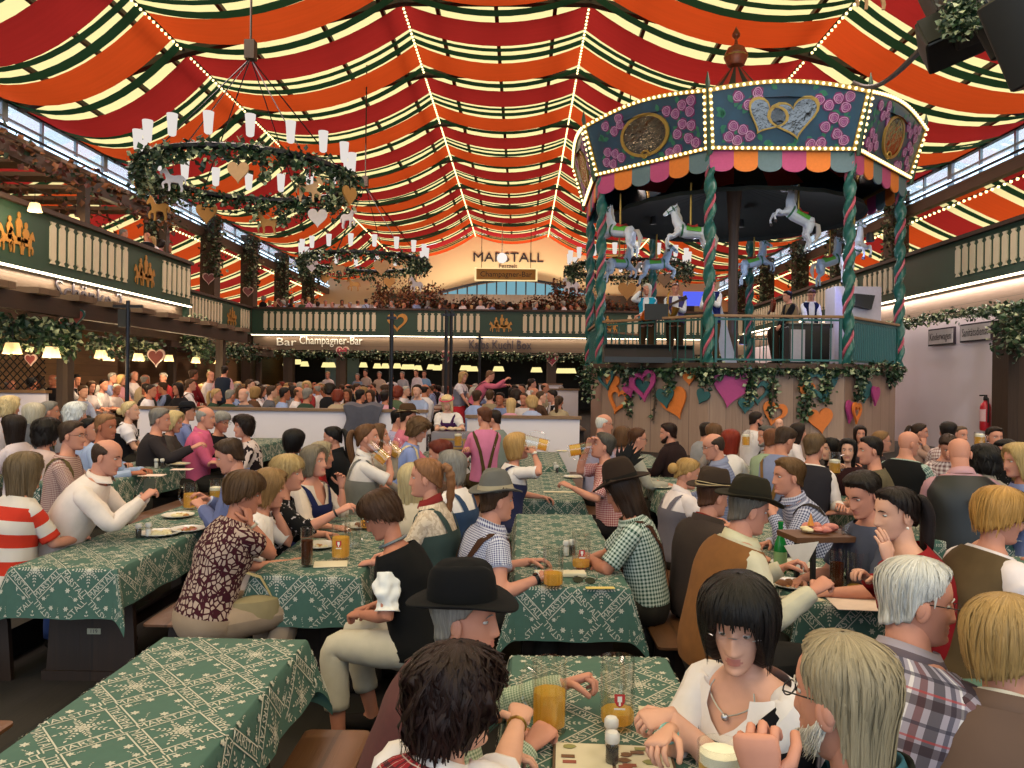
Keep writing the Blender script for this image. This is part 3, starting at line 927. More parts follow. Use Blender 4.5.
MB().lathe([(.285, 9.95), (.295, 9.97), (.285, 9.99)], 16).build('gilt_band', PGOLD, fo)
MB().lathe([(.20, 0), (.15, 0.02), (.12, 1), (.12, 3.3), (.2, 4.4)], 12, (0, 0, DECK)).build('centre_post', WDZ, car)

# ---- horses on their poles
def horse_body():
    b = MB()
    def tb(pts, rs, n=10, fl=None): b.tube(pts, rs, n, flat=fl)
    # x forward, z up; trunk about .62 long
    tb([(-.36, 0, .02), (-.30, 0, .03), (-.12, 0, 0), (.10, 0, -.01), (.26, 0, .03), (.33, 0, .07)], [.06, .135, .125, .135, .13, .07])
    tb([(.22, 0, .08), (.34, 0, .22), (.40, 0, .38), (.40, 0, .47)], [.13, .095, .07, .055], fl=.75)
    tb([(.36, 0, .50), (.44, 0, .46), (.54, 0, .37), (.60, 0, .31), (.62, 0, .29)], [.06, .075, .05, .042, .02], fl=.8)
    for s in (-1, 1):
        b.tube([(.375, s*.035, .50), (.37, s*.045, .60)], [.025, .006], 6)
        # front legs folded forward
        tb([(.26, s*.08, -.02), (.38, s*.09, -.13), (.48, s*.09, -.12 if s > 0 else -.18)], [.07, .045, .035])
        e = (.48, s*.09, -.12 if s > 0 else -.18)
        tb([e, (.47, s*.09, e[2]-.16), (.43, s*.09, e[2]-.20), (.41, s*.09, e[2]-.23)], [.034, .024, .028, .032])
        # hind legs stretched back
        tb([(-.27, s*.08, 0), (-.33, s*.09, -.17), (-.31, s*.09, -.24)], [.10, .07, .05])
        tb([(-.31, s*.09, -.24), (-.47, s*.09, -.33 - .03*s), (-.50, s*.09, -.48), (-.54, s*.09, -.53)], [.05, .036, .028, .034])
    return remesh(b, .016, 2)
HWH = pm('white horse paint', hx('ccd2e4'), .3, var=.06)
HGR = pm('pale blue grey horse paint', hx('9fb4cc'), .3, var=.08)
HGN = pm('saddle green paint', hx('5fae4a'), .4); HRD = pm('saddle red paint', hx('c23a3c'), .4); HDG = pm('bridle green paint', hx('2c6a52'), .4)
HMANE = pm('mane paint', hx('b9b2ae'), .4)
HOOF = pm('hoof paint', hx('2a2530'), .4)
hb = horse_body()
horse0 = None
def horse(px, py, Y, yaw, pitch, label, mat, sc=1.):
    global horse0
    c = at(px, py, Y)
    e = empty('carousel_horse', c, 0, label, 'carousel horse', 'carousel horses')
    e.rotation_euler = (0, -math.radians(pitch), PI/2-math.radians(yaw)); e.scale = (sc, sc, sc)
    if horse0 is None:
        horse0 = e
        hb.build('body', mat, e, smooth='all')
        MB().tube([(.30, 0, .33), (.33, 0, .46), (.37, 0, .56)], [.03, .05, .02], 8, flat=.5).tube([(.20, 0, .17), (.26, 0, .28), (.31, 0, .40)], [.02, .05, .03], 8, flat=.4).build('mane', HMANE, e)
        MB().tube([(-.34, 0, .06), (-.46, 0, .06), (-.56, 0, -.08), (-.58, 0, -.30)], [.02, .05, .06, .01], 8).build('tail', HMANE, e)
        P = [[(x, (.145)*math.sin(a), (.145)*math.cos(a)+.0) for a in np.linspace(-1.5, 1.5, 11)] for x in (-.2, -.1, .02, .12)]
        MB().grid(P).build('saddle_cloth', HGN, e)
        P = [[(x, (.155)*math.sin(a), (.155+dz)*math.cos(a)) for a in np.linspace(-.9, .9, 9)] for x, dz in ((-.12, .04), (-.08, .02), (0, 0), (.06, .02), (.08, .04))]
        MB().grid(P).build('saddle', HRD, e)
        st = MB()
        st.lathe([(.142, -.02), (.150, 0), (.142, .02)], 18, M=T(.2, 0, .02)@RY(90))
        st.lathe([(.078, -.01), (.084, 0), (.078, .01)], 14, M=T(.43, 0, .455)@RY(128)).lathe([(.05, -.01), (.056, 0), (.05, .01)], 14, M=T(.54, 0, .37)@RY(128))
        st.tube([(.36, .06, .52), (.45, .06, .42), (.54, .045, .36)], .01, 5).tube([(.36, -.06, .52), (.45, -.06, .42), (.54, -.045, .36)], .01, 5)
        st.build('bridle', HDG, e)
        ey = MB()
        for s in (-1, 1): ey.ball((.45, s*.058, .46), .016, 8, 6)
        ey.build('eyes', BLACK, e)
        hf = MB()
        for s in (-1, 1):
            hf.tube([(.415, s*.09, (-.12 if s > 0 else -.18)-.21), (.40, s*.09, (-.12 if s > 0 else -.18)-.26)], [.034, .036], 8)
            hf.tube([(-.535, s*.09, -.525), (-.565, s*.09, -.55)], [.036, .036], 8)
        hf.build('hooves', HOOF, e)
        pl = MB().tube([(0, 0, .1), (0, 0, 1.2)], .022, 8).build('pole', PGOLD, e)
    else:
        for ch in horse0.children:
            q = ch.copy(); COL.objects.link(q); q.parent = e
            if q.name.startswith('body') and mat is not HWH:
                q.data = q.data.copy(); q.data.materials[0] = mat
    for q in e.children:
        if q.name.startswith('pole'):       # stands upright whatever the horse's pitch
            p = math.radians(pitch)
            q.rotation_euler = (0, p, 0)
            q.scale = (1, 1, max(.4, (6.25-c.z)/1.2/sc))
    return e
horse(690, 233, 16.6, -90, 6, 'white carousel horse with red saddle beside the left front column', HWH)
horse(797, 218, 16.6, -92, 30, 'white rearing carousel horse between the two front columns', HWH)
horse(620, 232, 17.6, -50, 12, 'white carousel horse seen from behind at the left of the bandstand', HWH)
horse(852, 252, 18.0, 172, 20, 'pale carousel horse facing the tables at the right of the bandstand', HWH)
horse(619, 264, 20.8, 60, 4, 'grey carousel horse in the back row below the one seen from behind', HGR)
horse(656, 265, 21.4, 90, 4, 'grey carousel horse in the back row below the red saddled one', HGR)
horse(753, 263, 21.6, 88, 16, 'grey carousel horse leaping rightwards in the middle of the back row', HGR)
horse(828, 262, 20.6, 84, 20, 'grey carousel horse partly behind the right front column', HGR)

# ---- hearts on the planked base
HO = pm('heart orange', hx('d9762e'), .6); HP = pm('heart magenta', hx('a83a78'), .6); HT = pm('heart teal', hx('24595c'), .6)
BASE = [(octv(3.6, k)[0]+CX, octv(3.6, k)[1]+CY) for k in range(-3, 3)]
def on_base(px, py):
    """point and turn of the base face seen at a pixel"""
    d = at(px, py, 1.) - Vector((0, 0, CAMH))
    best = None
    for k in (-1, 0, 1):
        a = Vector((octv(3.6, k-1)[0]+CX, octv(3.6, k-1)[1]+CY)); b = Vector((octv(3.6, k)[0]+CX, octv(3.6, k)[1]+CY))
        e = b-a
        den = d.x*e.y-d.y*e.x
        t = (a.x*e.y-a.y*e.x)/den; s = (d.x*t-a.x)/e.x if abs(e.x) > 1e-6 else 0
        if -.02 <= s <= 1.02 and (best is None or t < best[0]): best = (t, math.degrees(math.atan2(e.y, e.x)))
    if best is None: return on_base(px+(4 if px < 745 else -4), py)
    t, ang = best
    return Vector((0, 0, CAMH))+d*t, ang
for px, py, w, col, ring, rot, off, lb in (
        (613, 383, .40, HO, False, 20, 0, 'small orange heart at the left end of the planked base, behind a teal ring heart'),
        (609, 380, .48, HT, True, -10, .05, 'teal ring heart at the left end of the planked base'),
        (619, 401, .62, HO, True, 15, 0, 'orange ring heart low on the left planks'),
        (632, 390, .34, HP, False, -15, .05, 'small magenta heart beside a magenta ring heart'),
        (647, 386, .70, HP, True, -8, .1, 'magenta ring heart on the left planks'),
        (643, 390, .44, HT, False, 10, 0, 'teal heart behind the magenta ring heart'),
        (676, 404, .66, HO, False, -22, 0, 'orange heart with a teal heart over it'),
        (668, 398, .44, HT, False, -10, .06, 'teal heart overlapping an orange heart'),
        (690, 379, .28, HO, False, -5, 0, 'smallest orange heart near the left front column'),
        (703, 397, .32, HT, False, 25, 0, 'teal heart left of the big magenta heart'),
        (729, 389, .78, HP, False, 10, 0, 'biggest heart, magenta, on the front planks'),
        (744, 406, .32, HT, False, 5, 0, 'small teal heart under the big magenta heart'),
        (756, 393, .50, HT, True, 0, 0, 'teal ring heart half hidden by ivy'),
        (772, 414, .50, HO, True, 15, 0, 'orange ring heart above the bearded man'),
        (818, 421, .52, HO, False, -8, 0, 'orange heart low under the ivy tails'),
        (804, 391, .34, HO, False, 0, .02, 'orange heart almost covered by ivy'),
        (818, 386, .70, HT, True, -8, .05, 'large teal ring heart under the ivy near the right front column'),
        (846, 412, .46, HP, False, 12, 0, 'magenta heart behind a slim orange ring on the right face'),
        (849, 413, .44, HO, True, 5, .07, 'orange ring heart on the right face of the base'),
        (861, 391, .55, HT, False, 20, 0, 'tall teal heart on the right face beside ivy'),
        (868, 396, .42, HP, False, 5, .06, 'magenta heart near the right end of the base')):
    p, ang = on_base(px, py)
    M = RZ(ang)@T(0, -.05-off, 0)@RY(rot)
    o = MB().prism(heart(w), .04, M=M, hole=heart(w*.62, w*.6) if ring else None).build('wooden_heart', col, None, loc=p)
    tag(o, lb, 'heart', 'painted hearts on the bandstand base')
# ivy round the deck edge with hanging tails
def deck_pt(px, py, off=.15):
    p, a = on_base(px, py); q = Vector((p.x-CX, p.y-CY, 0)).normalized()*off
    return p+q
ivp = [deck_pt(x, 367+3*math.sin(x*.2)) for x in range(592, 893, 6)]
garland(ivp, 1700, 'ivy garland along the deck edge of the bandstand', .10, .11, 11, .16)
for i, (px, y0, y1, n, sp, lb) in enumerate(((586, 366, 392, 420, .3, 'bushy ivy clump at the left corner of the bandstand deck'), (630, 372, 415, 200, .14, 'ivy tail through the magenta ring heart'), (655, 370, 420, 60, .1, 'thin ivy tail beside the overlapping hearts'),
        (670, 370, 396, 240, .16, 'ivy tail above the orange heart'), (707, 366, 380, 460, .24, 'ivy clump at the foot of the left front column'), (748, 368, 402, 260, .15, 'ivy tail over the teal ring heart'), (768, 370, 412, 180, .12, 'long thin ivy tail left of the orange ring heart'),
        (800, 368, 415, 420, .2, 'thick ivy tail above the low orange heart'), (820, 368, 400, 240, .22, 'ivy swag under the right front column'), (852, 370, 402, 240, .14, 'ivy tail on the right face of the base'), (885, 366, 378, 360, .22, 'ivy clump at the right corner of the deck'))):
    a = deck_pt(max(590, px), y0); b = deck_pt(max(590, px), y1, .08)
    if px < 590: a = a+Vector((-.25, .1, 0)); b = b+Vector((-.25, .1, 0))
    garland([a, a.lerp(b, .5)+Vector((.06, 0, 0)), b], int(n*.55), lb, sp*.8, .10, 30+i, .12)
# ================================================================ wreath chandeliers
WHT = pm('white cut-out paint', hx('d9cfd4'), .6); TANP = pm('tan cut-out wood', hx('b58a60'), .6, var=.15); GLDP = pm('gold cut-out wood', hx('b07d3c'), .55, var=.12)
RIBR = pm('red ribbon', hx('a8242c'), .6)
cup0 = None
CUPGL = emit('frosted cup glow', (1., .91, .84, 1), .8)
def chandelier(c, R, label, ncup=18, nl=2600, seed=1, hub=2.3):
    global cup0
    e = empty('wreath_chandelier', c, 0, label, 'chandelier', 'ivy wreath chandeliers')
    ring = [(R*math.cos(2*PI*k/40), R*math.sin(2*PI*k/40), 0) for k in range(41)]
    MB().tube(ring, .06, 6, cap=False).build('ring', METAL, e)
    mb = MB()
    leaves(mb, lambda r: (lambda a: (R*math.cos(a), R*math.sin(a), 0))(r.uniform(0, 2*PI)), nl, .17, .11, seed, (0, 0, 1, 1, 0, 1, 1, 2), .25)
    for q in range(14):
        a = rnd.uniform(0, 2*PI)
        leaves(mb, lambda r: (R*math.cos(a), R*math.sin(a), -r.uniform(.1, .5)), 40, .12, .11, seed+q, (0, 1, 2))
    mb.build('ivy', IVYM, e, smooth=False)
    for k in range(ncup):
        a = 2*PI*(k+.5)/ncup
        if cup0 is None:
            cup0 = MB().lathe([(.04, -.02), (.062, .0), (.075, .2), (.086, .33), (.080, .33), (.07, .18), (.0, .04)], 12, cap=False).build('candle_cup', CUPGL, e)
            MB().ball((0, 0, .14), (.05, .05, .09), 8, 6).build('candle_flame', emit('candle glow', (1, .9, .7, 1), 5.), cup0)
            q = cup0
        else:
            q = copy_tree(cup0, e)
        q.location = (R*math.cos(a), R*math.sin(a), .2)
    hz = hub
    MB().box((0, 0, hz), (.18, .18, .34)).tube([(0, 0, hz+.17), (0, 0, hz+4.2)], .022, 5).build('hanging_block', WDZ, e)
    ch = MB()
    for k in range(6):
        a = 2*PI*(k+.3)/6
        ch.tube([(R*math.cos(a), R*math.sin(a), 0), (.05*math.cos(a), .05*math.sin(a), hz-.2)], .012, 4)
    ch.build('chains', METAL, e)
    return e
c1 = (at(248, 178, 14).x, 14, 5.62)
chandelier(c1, 1.84, 'large ivy wreath chandelier with candle cups hanging nearest on the left')
c2 = (at(364, 264, 24.8).x, 24.8, 5.75)
chandelier(c2, 2.0, 'smaller looking ivy wreath chandelier farther back towards the gable', 18, 2400, 2, 2.6)
c3 = (at(628, 270, 26).x, 26, 5.8)
chandelier(c3, 2.0, 'ivy wreath chandelier half hidden behind the bandstand', 18, 2200, 3, 2.6)
c4 = (6.2, 10.4, 8.75)
def cutout(kind, px, py, Y, w, mat, label, yaw=0, ztop=None, flip=1):
    c = at(px, py, Y)
    e = empty('heart_cutout' if kind == 'h' else 'horse_cutout', c, math.radians(yaw), label, 'heart' if kind == 'h' else 'horse cut-out', 'cut-outs hanging from the wreaths')
    if kind == 'h': MB().prism(heart(w), .03).build('board', mat, e)
    else: MB().prism(HORSE, .03, M=S(flip*w, 1, w)@T(-.5, 0, -.5)).build('board', mat, e)
    MB().tube([(0, 0, w*.35), (0, 0, max(w*.5+.05, (ztop or c.z+w*.8)-c.z))], .012, 5).build('ribbon', RIBR if kind != 'h' else METAL, e)
for a in (('h', 237, 172, 12.0, .34, TANP, 'pale tan heart under the front of the nearest wreath', 0), ('h', 205, 213, 15.6, .44, GLDP, 'gold heart under the back of the nearest wreath', 0), ('h', 317, 218, 15.2, .38, WHT, 'white heart under the right back of the nearest wreath', 10),
          ('h', 349, 196, 13.6, .36, GLDP, 'turned gold heart at the right end of the nearest wreath', 62), ('h', 140, 188, 14, .36, GLDP, 'turned gold heart at the left end of the nearest wreath', 66),
          ('c', 171, 178, 12.7, .42, WHT, 'white horse board at the left front of the nearest wreath', 20), ('c', 156, 207, 14.6, .5, GLDP, 'gold horse board at the left back of the nearest wreath', -10), ('c', 309, 188, 12.8, .46, TANP, 'tan horse board at the right front of the nearest wreath', 12, None, -1),
          ('c', 266, 222, 15.9, .5, GLDP, 'gold horse board under the middle back of the nearest wreath', 0), ('c', 348, 217, 14.8, .42, WHT, 'white horse board at the right back of the nearest wreath', -30, None, -1),
          ('h', 311, 266, 23.9, .40, WHT, 'white heart at the left of the farther wreath', 10), ('h', 381, 268, 22.9, .48, TANP, 'tan heart under the front of the farther wreath', 0), ('c', 337, 268, 23.2, .5, TANP, 'tan horse board under the front of the farther wreath', 0),
          ('h', 324, 279, 26, .36, GLDP, 'small gold heart at the left back of the farther wreath', 30), ('h', 389, 283, 26.5, .4, GLDP, 'gold heart under the back of the farther wreath', 0), ('c', 353, 284, 26.6, .5, GLDP, 'gold horse board under the back of the farther wreath', 0), ('c', 416, 284, 25, .5, WHT, 'white horse board at the right end of the farther wreath', 35),
          ('h', 627, 292, 25, .6, GLDP, 'gold heart behind the singer on the bandstand', 0), ('h', 664, 281, 24.6, .45, TANP, 'greyish heart behind the saxophone player', 0), ('c', 571, 285, 26, .6, WHT, 'white horse board left of the bandstand columns', 0),
          ('c', 869, -6, 12.6, .62, TANP, 'tan horse board at the top of the view, only its legs showing', 0, 10.5)):
    cutout(*a)

# ---- loudspeaker cluster high on the right
SPK = pm('speaker cabinet black', hx('17171a'), .45, var=.15); GRL = pm('speaker grille', hx('0c0c0e'), .7, var=.4, scale=120)
def spk(px, py, Y, w, h, d, rz, rx, label):
    e = empty('hanging_loudspeaker', at(px, py, Y), 0, label, 'loudspeaker', 'hanging loudspeakers')
    e.rotation_euler = (math.radians(rx), math.radians(-18), math.radians(rz))
    MB().rbox((0, 0, 0), (w, d, h), .03).build('cabinet', SPK, e)
    MB().box((0, -d/2-.012, 0), (w*.9, .02, h*.92)).build('grille', GRL, e)
    MB().tube([(0, 0, h/2), (0, .05, h/2+.4)], .02, 6).build('bracket', METAL, e)
spk(947, 40, 7.6, .52, .36, .4, -25, -25, 'black loudspeaker tilted down, lowest of the cluster under the roof')
spk(963, 17, 7.4, .34, .5, .34, -20, -22, 'black loudspeaker behind ivy in the middle of the cluster')
spk(1000, 34, 7.0, .3, .4, .3, 30, -18, 'small black loudspeaker beside the tall one')
spk(1022, 40, 6.4, .4, .75, .4, 40, -15, 'tall black loudspeaker at the frame edge')
spk(936, 4, 7.8, .24, .4, .3, -15, -15, 'narrow black loudspeaker uppermost in the cluster')
garland([at(945, 12, 7.0), at(958, 16, 6.9), at(968, 4, 7.0)], 900, 'ivy draped over the hanging loudspeakers', .11, .055, 60, .2)
pts = [at(852, 84, 15.2).lerp(at(918, 52, 8.0), t)+Vector((0, 0, -.22*math.sin(PI*t))) for t in np.linspace(0, 1, 14)]
o = tag(MB().tube(pts, .035, 6).build('cable', BLACK), 'thick black cable sagging from the bandstand roof to the loudspeakers', 'cable')

# ---- pergolas and lamps on the left
PW = wood('pergola plank', hx('54402f'), hx('84664e'), 0, .25, 1)
def pergola(x0, x1, y0, y1, z, n, label, posts=(), zp=.2):
    e = empty('pergola', (x0, y0, 0), 0, label, 'pergola', 'timber pergolas')
    for i in range(n):
        y = (y1-y0)*(i+.5)/n
        MB().bbox((0, y-.28, z), (x1-x0, y+.28, z+.1)).build('roof_board', PW, e)
    for x in (.25, (x1-x0)-.25):
        MB().bbox((x-.09, 0, z-.28), (x+.09, y1-y0, z)).build('beam', WD, e)
    for (px_, py_) in posts:
        MB().bbox((px_-x0-.1, py_-y0-.1, zp), (px_-x0+.1, py_-y0+.1, z-.02)).build('post', WDZ, e)
    return e
pergola(-9.7, -7.6, 9.5, 21.6, 3.22, 11, 'low timber pergola with wide roof boards under the near left gallery', [(-8.2, 13.7), (-8.2, 20.8), (-8.2, 9.8)])
pergola(-12.6, -10.4, 23, 32.5, 3.15, 9, 'low timber pergola farther along, under the set-back gallery', [(-11, 24), (-11, 32)])
pergola(-13.6, -10., 8, 22, 6.55, 12, 'upper timber pergola hung with russet vines over the near left gallery', [(-10.1, 17.5), (-10.1, 21.5), (-10.1, 9)], 4.05)
for i, (pts, n, lb) in enumerate((([(-9.9, y, 6.5) for y in range(9, 23)], 480, 'russet vine along the front beam of the upper pergola'), ([(-11.6, y, 6.35) for y in range(10, 23)], 260, 'russet vine along the middle of the upper pergola'), ([(-13, y, 6.4) for y in range(12, 23)], 160, 'russet vine along the back of the upper pergola'))):
    garland(pts, n, lb, .3, .15, 70+i, .5, mats=[AUT, AUTR, IVYD], name='russet_vine', cat='vine')
for i, (pts, n, sp, lb) in enumerate((([at(-10, 322, 12), at(30, 322, 12.3), at(55, 328, 12.8)], 480, .2, 'white flowering ivy under the near pergola'), ([at(58, 330, 13.3), at(70, 322, 13.4), at(62, 336, 13.4)], 260, .18, 'ivy bunch round the pergola post head'),
        ([at(85, 336, 15), at(110, 338, 16.5), at(130, 342, 18), at(160, 343, 19.5)], 420, .16, 'flowering ivy under the pergola beyond the post'), ([at(185, 330, 21), at(195, 325, 21.3), at(200, 345, 21.5)], 700, .45, 'big ivy bunch at the end of the near pergola'), ([at(205, 348, 24), at(240, 346, 28), at(262, 350, 32)], 800, .25, 'ivy along the set-back pergola'))):
    garland(pts, n, lb, sp, .12, 80+i, .4)
lamp0 = None
LSH = None
def shade_mat():
    t = NT('pleated lampshade')
    tc = t.n('TexCoord'); sp = t.n('SeparateXYZ'); t.l(tc.outputs['Object'], sp.inputs[0])
    nz = t.n('TexNoise', i_Scale=25.); t.l(tc.outputs['Object'], nz.inputs['Vector'])
    d = t.n('BsdfDiffuse'); d.inputs[0].default_value = (.8, .68, .45, 1)
    tr = t.n('BsdfTranslucent'); tr.inputs[0].default_value = (.9, .72, .42, 1)
    mx = t.n('MixShader', i_0=.35); t.l(d.outputs[0], mx.inputs[1]); t.l(tr.outputs[0], mx.inputs[2])
    em = t.n('Emission', i_Strength=.07); em.inputs[0].default_value = (1., .74, .36, 1)
    ad = t.n('AddShader'); t.l(mx.outputs[0], ad.inputs[0]); t.l(em.outputs[0], ad.inputs[1])
    t.m.cycles.emission_sampling = 'NONE'
    return t.done(ad.outputs[0])
LSH = shade_mat()
def pleated(k, z): return 1+.03*(k % 2)
def lamp(c, s, label, top=None):
    global lamp0
    e = empty('pendant_lamp', c, 0, label, 'lamp', 'pleated pendant lamps on the left'); s *= .58; e.scale = (s, s, s)
    if lamp0 is None:
        lamp0 = e
        MB().lathe([(.24, -.16), (.16, .16)], 32, amp=pleated, cap=False).build('lamp_shade', LSH, e)
        MB().ball((0, 0, 0), .07, 8, 6).build('bulb', emit('lamp bulb', (1., .82, .45, 1), 4.), e)
        MB().tube([(0, 0, .05), (0, 0, .75)], .012, 5).build('cord', METAL, e)
    else:
        for ch in lamp0.children: q = ch.copy(); COL.objects.link(q); q.parent = e
    l = bpy.data.lights.new('lamp light', 'POINT'); l.energy = 28; l.color = (1., .74, .42); l.shadow_soft_size = .08
    q = bpy.data.objects.new('lamp_light', l); COL.objects.link(q); q.location = Vector(c)-Vector((0, 0, .22))
    return e
for px, py, Y, s, lb in ((8, 348, 12, .95, 'nearest the frame edge'), (48, 352, 12.5, .95, 'left of the pergola post'), (64, 353, 14, .85, 'just behind the pergola post'), (98, 354, 15.5, .9, 'third along, beside a smaller one'), (106, 357, 17.5, .85, 'behind another lamp left of the iron pole'), (136, 357, 16, .85, 'right of the iron pole'), (167, 358, 18.5, .8, 'beside the gingerbread heart'), (194, 360, 19.5, .8, 'left of the glazed doors'), (217, 361, 21, .75, 'last in the row towards the end gallery')):
    lamp(at(px, py, Y), s, 'pleated pendant lamp under the low pergola, '+lb)
for px, py, Y, s, lb in ((31, 206, 14, .85, 'nearest the frame edge'), (72, 220, 17, .85, 'left of the gallery pole'), (107, 232, 20, .8, 'above the grey jacketed man')):
    lamp(at(px, py, Y), s, 'pleated pendant lamp under the upper pergola, '+lb)
for px, py, Y, w, lb, m1 in ((63, 324, 13.4, .26, 'red gingerbread heart on the pergola post, lower of a pair', None), (74, 317, 13.4, .28, 'green rimmed heart on the pergola post, upper of a pair', DTEAL), (27, 360, 13, .2, 'small heart on the wooden wall behind the lattice', None), (113, 348, 17, .26, 'plain red heart between the lamps', None), (154, 358, 18, .42, 'large gingerbread heart on the wooden wall between two lamps', None)):
    heart_sign(tuple(at(px, py, Y)), w, Matrix.Identity(4), lb, m2=m1)
for px, y0, y1, Y, r, lb in ((124, 300, 432, 13, .035, 'slim iron pole with a cross bar at the left partition'), (390, 312, 440, 13.1, .035, 'slim iron pole at the partition end'), (445, 310, 425, 16, .035, 'left one of two slim iron poles close together'), (450, 310, 425, 16.2, .035, 'right one of two slim iron poles close together'), (479, 334, 400, 18, .03, 'thin iron pole in the crowd below the carved words')):
    a, b = at(px, y0, Y), at(px, y1, Y)
    e = empty('iron_pole', (b.x, Y, 0), 0, lb, 'pole', 'iron poles')
    MB().tube([(0, 0, .02), (0, 0, a.z)], r, 8).build('shaft', METAL, e)
    MB().box((0, 0, a.z-.1), (.5 if px == 124 else .16, .06, .05)).build('cross_bar', METAL, e)
    if px == 124: MB().box((-.09, .05, a.z-.3), (.16, .12, .3)).build('lamp_box', BLACK, e)

# ---- partitions
CAPW = pm('partition cap wood', hx('7a5a3c'), .5, var=.25)
def partition(x0, x1, Y, top, label, cap=.05, cat='partition'):
    e = empty('partition_wall', (x0, Y, 0), 0, label, cat, 'white partitions')
    MB().bbox((0, 0, 0), (x1-x0, .08, top)).build('panel', WHITE, e)
    MB().bbox((-.03, -.05, top), (x1-x0+.03, .13, top+cap)).build('cap', CAPW, e)
partition(-6.5, -1.62, 13.0, 1.38, 'long white partition with wooden cap behind the left tables')
partition(-.92, .98, 13.0, 1.30, 'short white partition with wooden cap left of the bandstand')
partition(-9.6, -8.36, 13.4, 1.62, 'white partition below the lattice at the frame edge')
partition(.75, 1.5, 20.5, 1.72, 'white partition piece between crowd and bandstand base')
partition(.6, 1.4, 27, 1.85, 'farther white partition piece left of the bandstand base')
lat = MB()
for i in range(-8, 18):
    for s in (-1, 1):
        a, b = Vector((i*.13, 0, 0)), Vector((i*.13+s*.75, 0, .82))
        # keep inside the frame
        pts = []
        for t in np.linspace(0, 1, 21):
            p = a.lerp(b, t)
            if 0 <= p.x <= 1.17: pts.append(p)
        if len(pts) > 2: lat.tube([pts[0]+Vector((0, .01*s, 0)), pts[-1]+Vector((0, .01*s, 0))], .011, 4)
e = empty('lattice_screen', (-9.55, 13.44, 1.68), 0, 'dark iron lattice screen standing on the white partition at the frame edge', 'lattice')
lat.build('bars', METAL, e)
MB().box((.58, 0, .84), (1.2, .05, .04)).build('top_rail', METAL, e)
# coat hung over the partition
mb = MB()
P = [[(.30*(u-.5)*2*(1+.1*math.sin(v*9)), (.10 if v < .12 else -.07-.03*math.sin(u*14)*v), .12-abs(v-.1)*.62+.02*math.sin(u*11)) for u in np.linspace(0, 1, 15)] for v in np.linspace(0, 1, 12)]
mb.grid(P)
o = mb.build('grey_jacket', pm('slate jacket cloth', hx('4c4a56'), .9, var=.2), None, loc=(at(363, 425, 12.95).x, 12.98, 1.4))
m = o.modifiers.new('t', 'SOLIDIFY'); m.thickness = .02
tag(o, 'slate grey jacket hung over the long white partition', 'jacket')
# fire extinguisher
p = at(982, 431, 16.85)
EXR = pm('extinguisher red', hx('b3202c'), .35)
e = empty('fire_extinguisher', (10.08, 16.85, p.z), 0, 'red fire extinguisher hanging on the white wall beside the timber post', 'fire extinguisher')
MB().lathe([(.02, 0), (.10, .02), (.11, .06), (.11, .52), (.09, .6), (.04, .64), (.035, .68)], 16).build('cylinder', EXR, e)
MB().lathe([(.03, .66), (.045, .68), (.045, .74), (.02, .78)], 10).box((-.05, 0, .78), (.16, .03, .03)).build('valve', BLACK, e)
MB().tube([(0, -.02, .72), (-.02, -.12, .72), (-.03, -.16, .55), (-.03, -.15, .2)], .016, 6).build('hose', BLACK, e)
mb = MB(); mb.grid([[(.112*math.cos(a), .112*math.sin(a), z) for a in np.linspace(PI*.85, PI*1.35, 7)] for z in (.22, .48)])
mb.build('instruction_label', pm('label pink white', hx('d8b0b4'), .6), e)
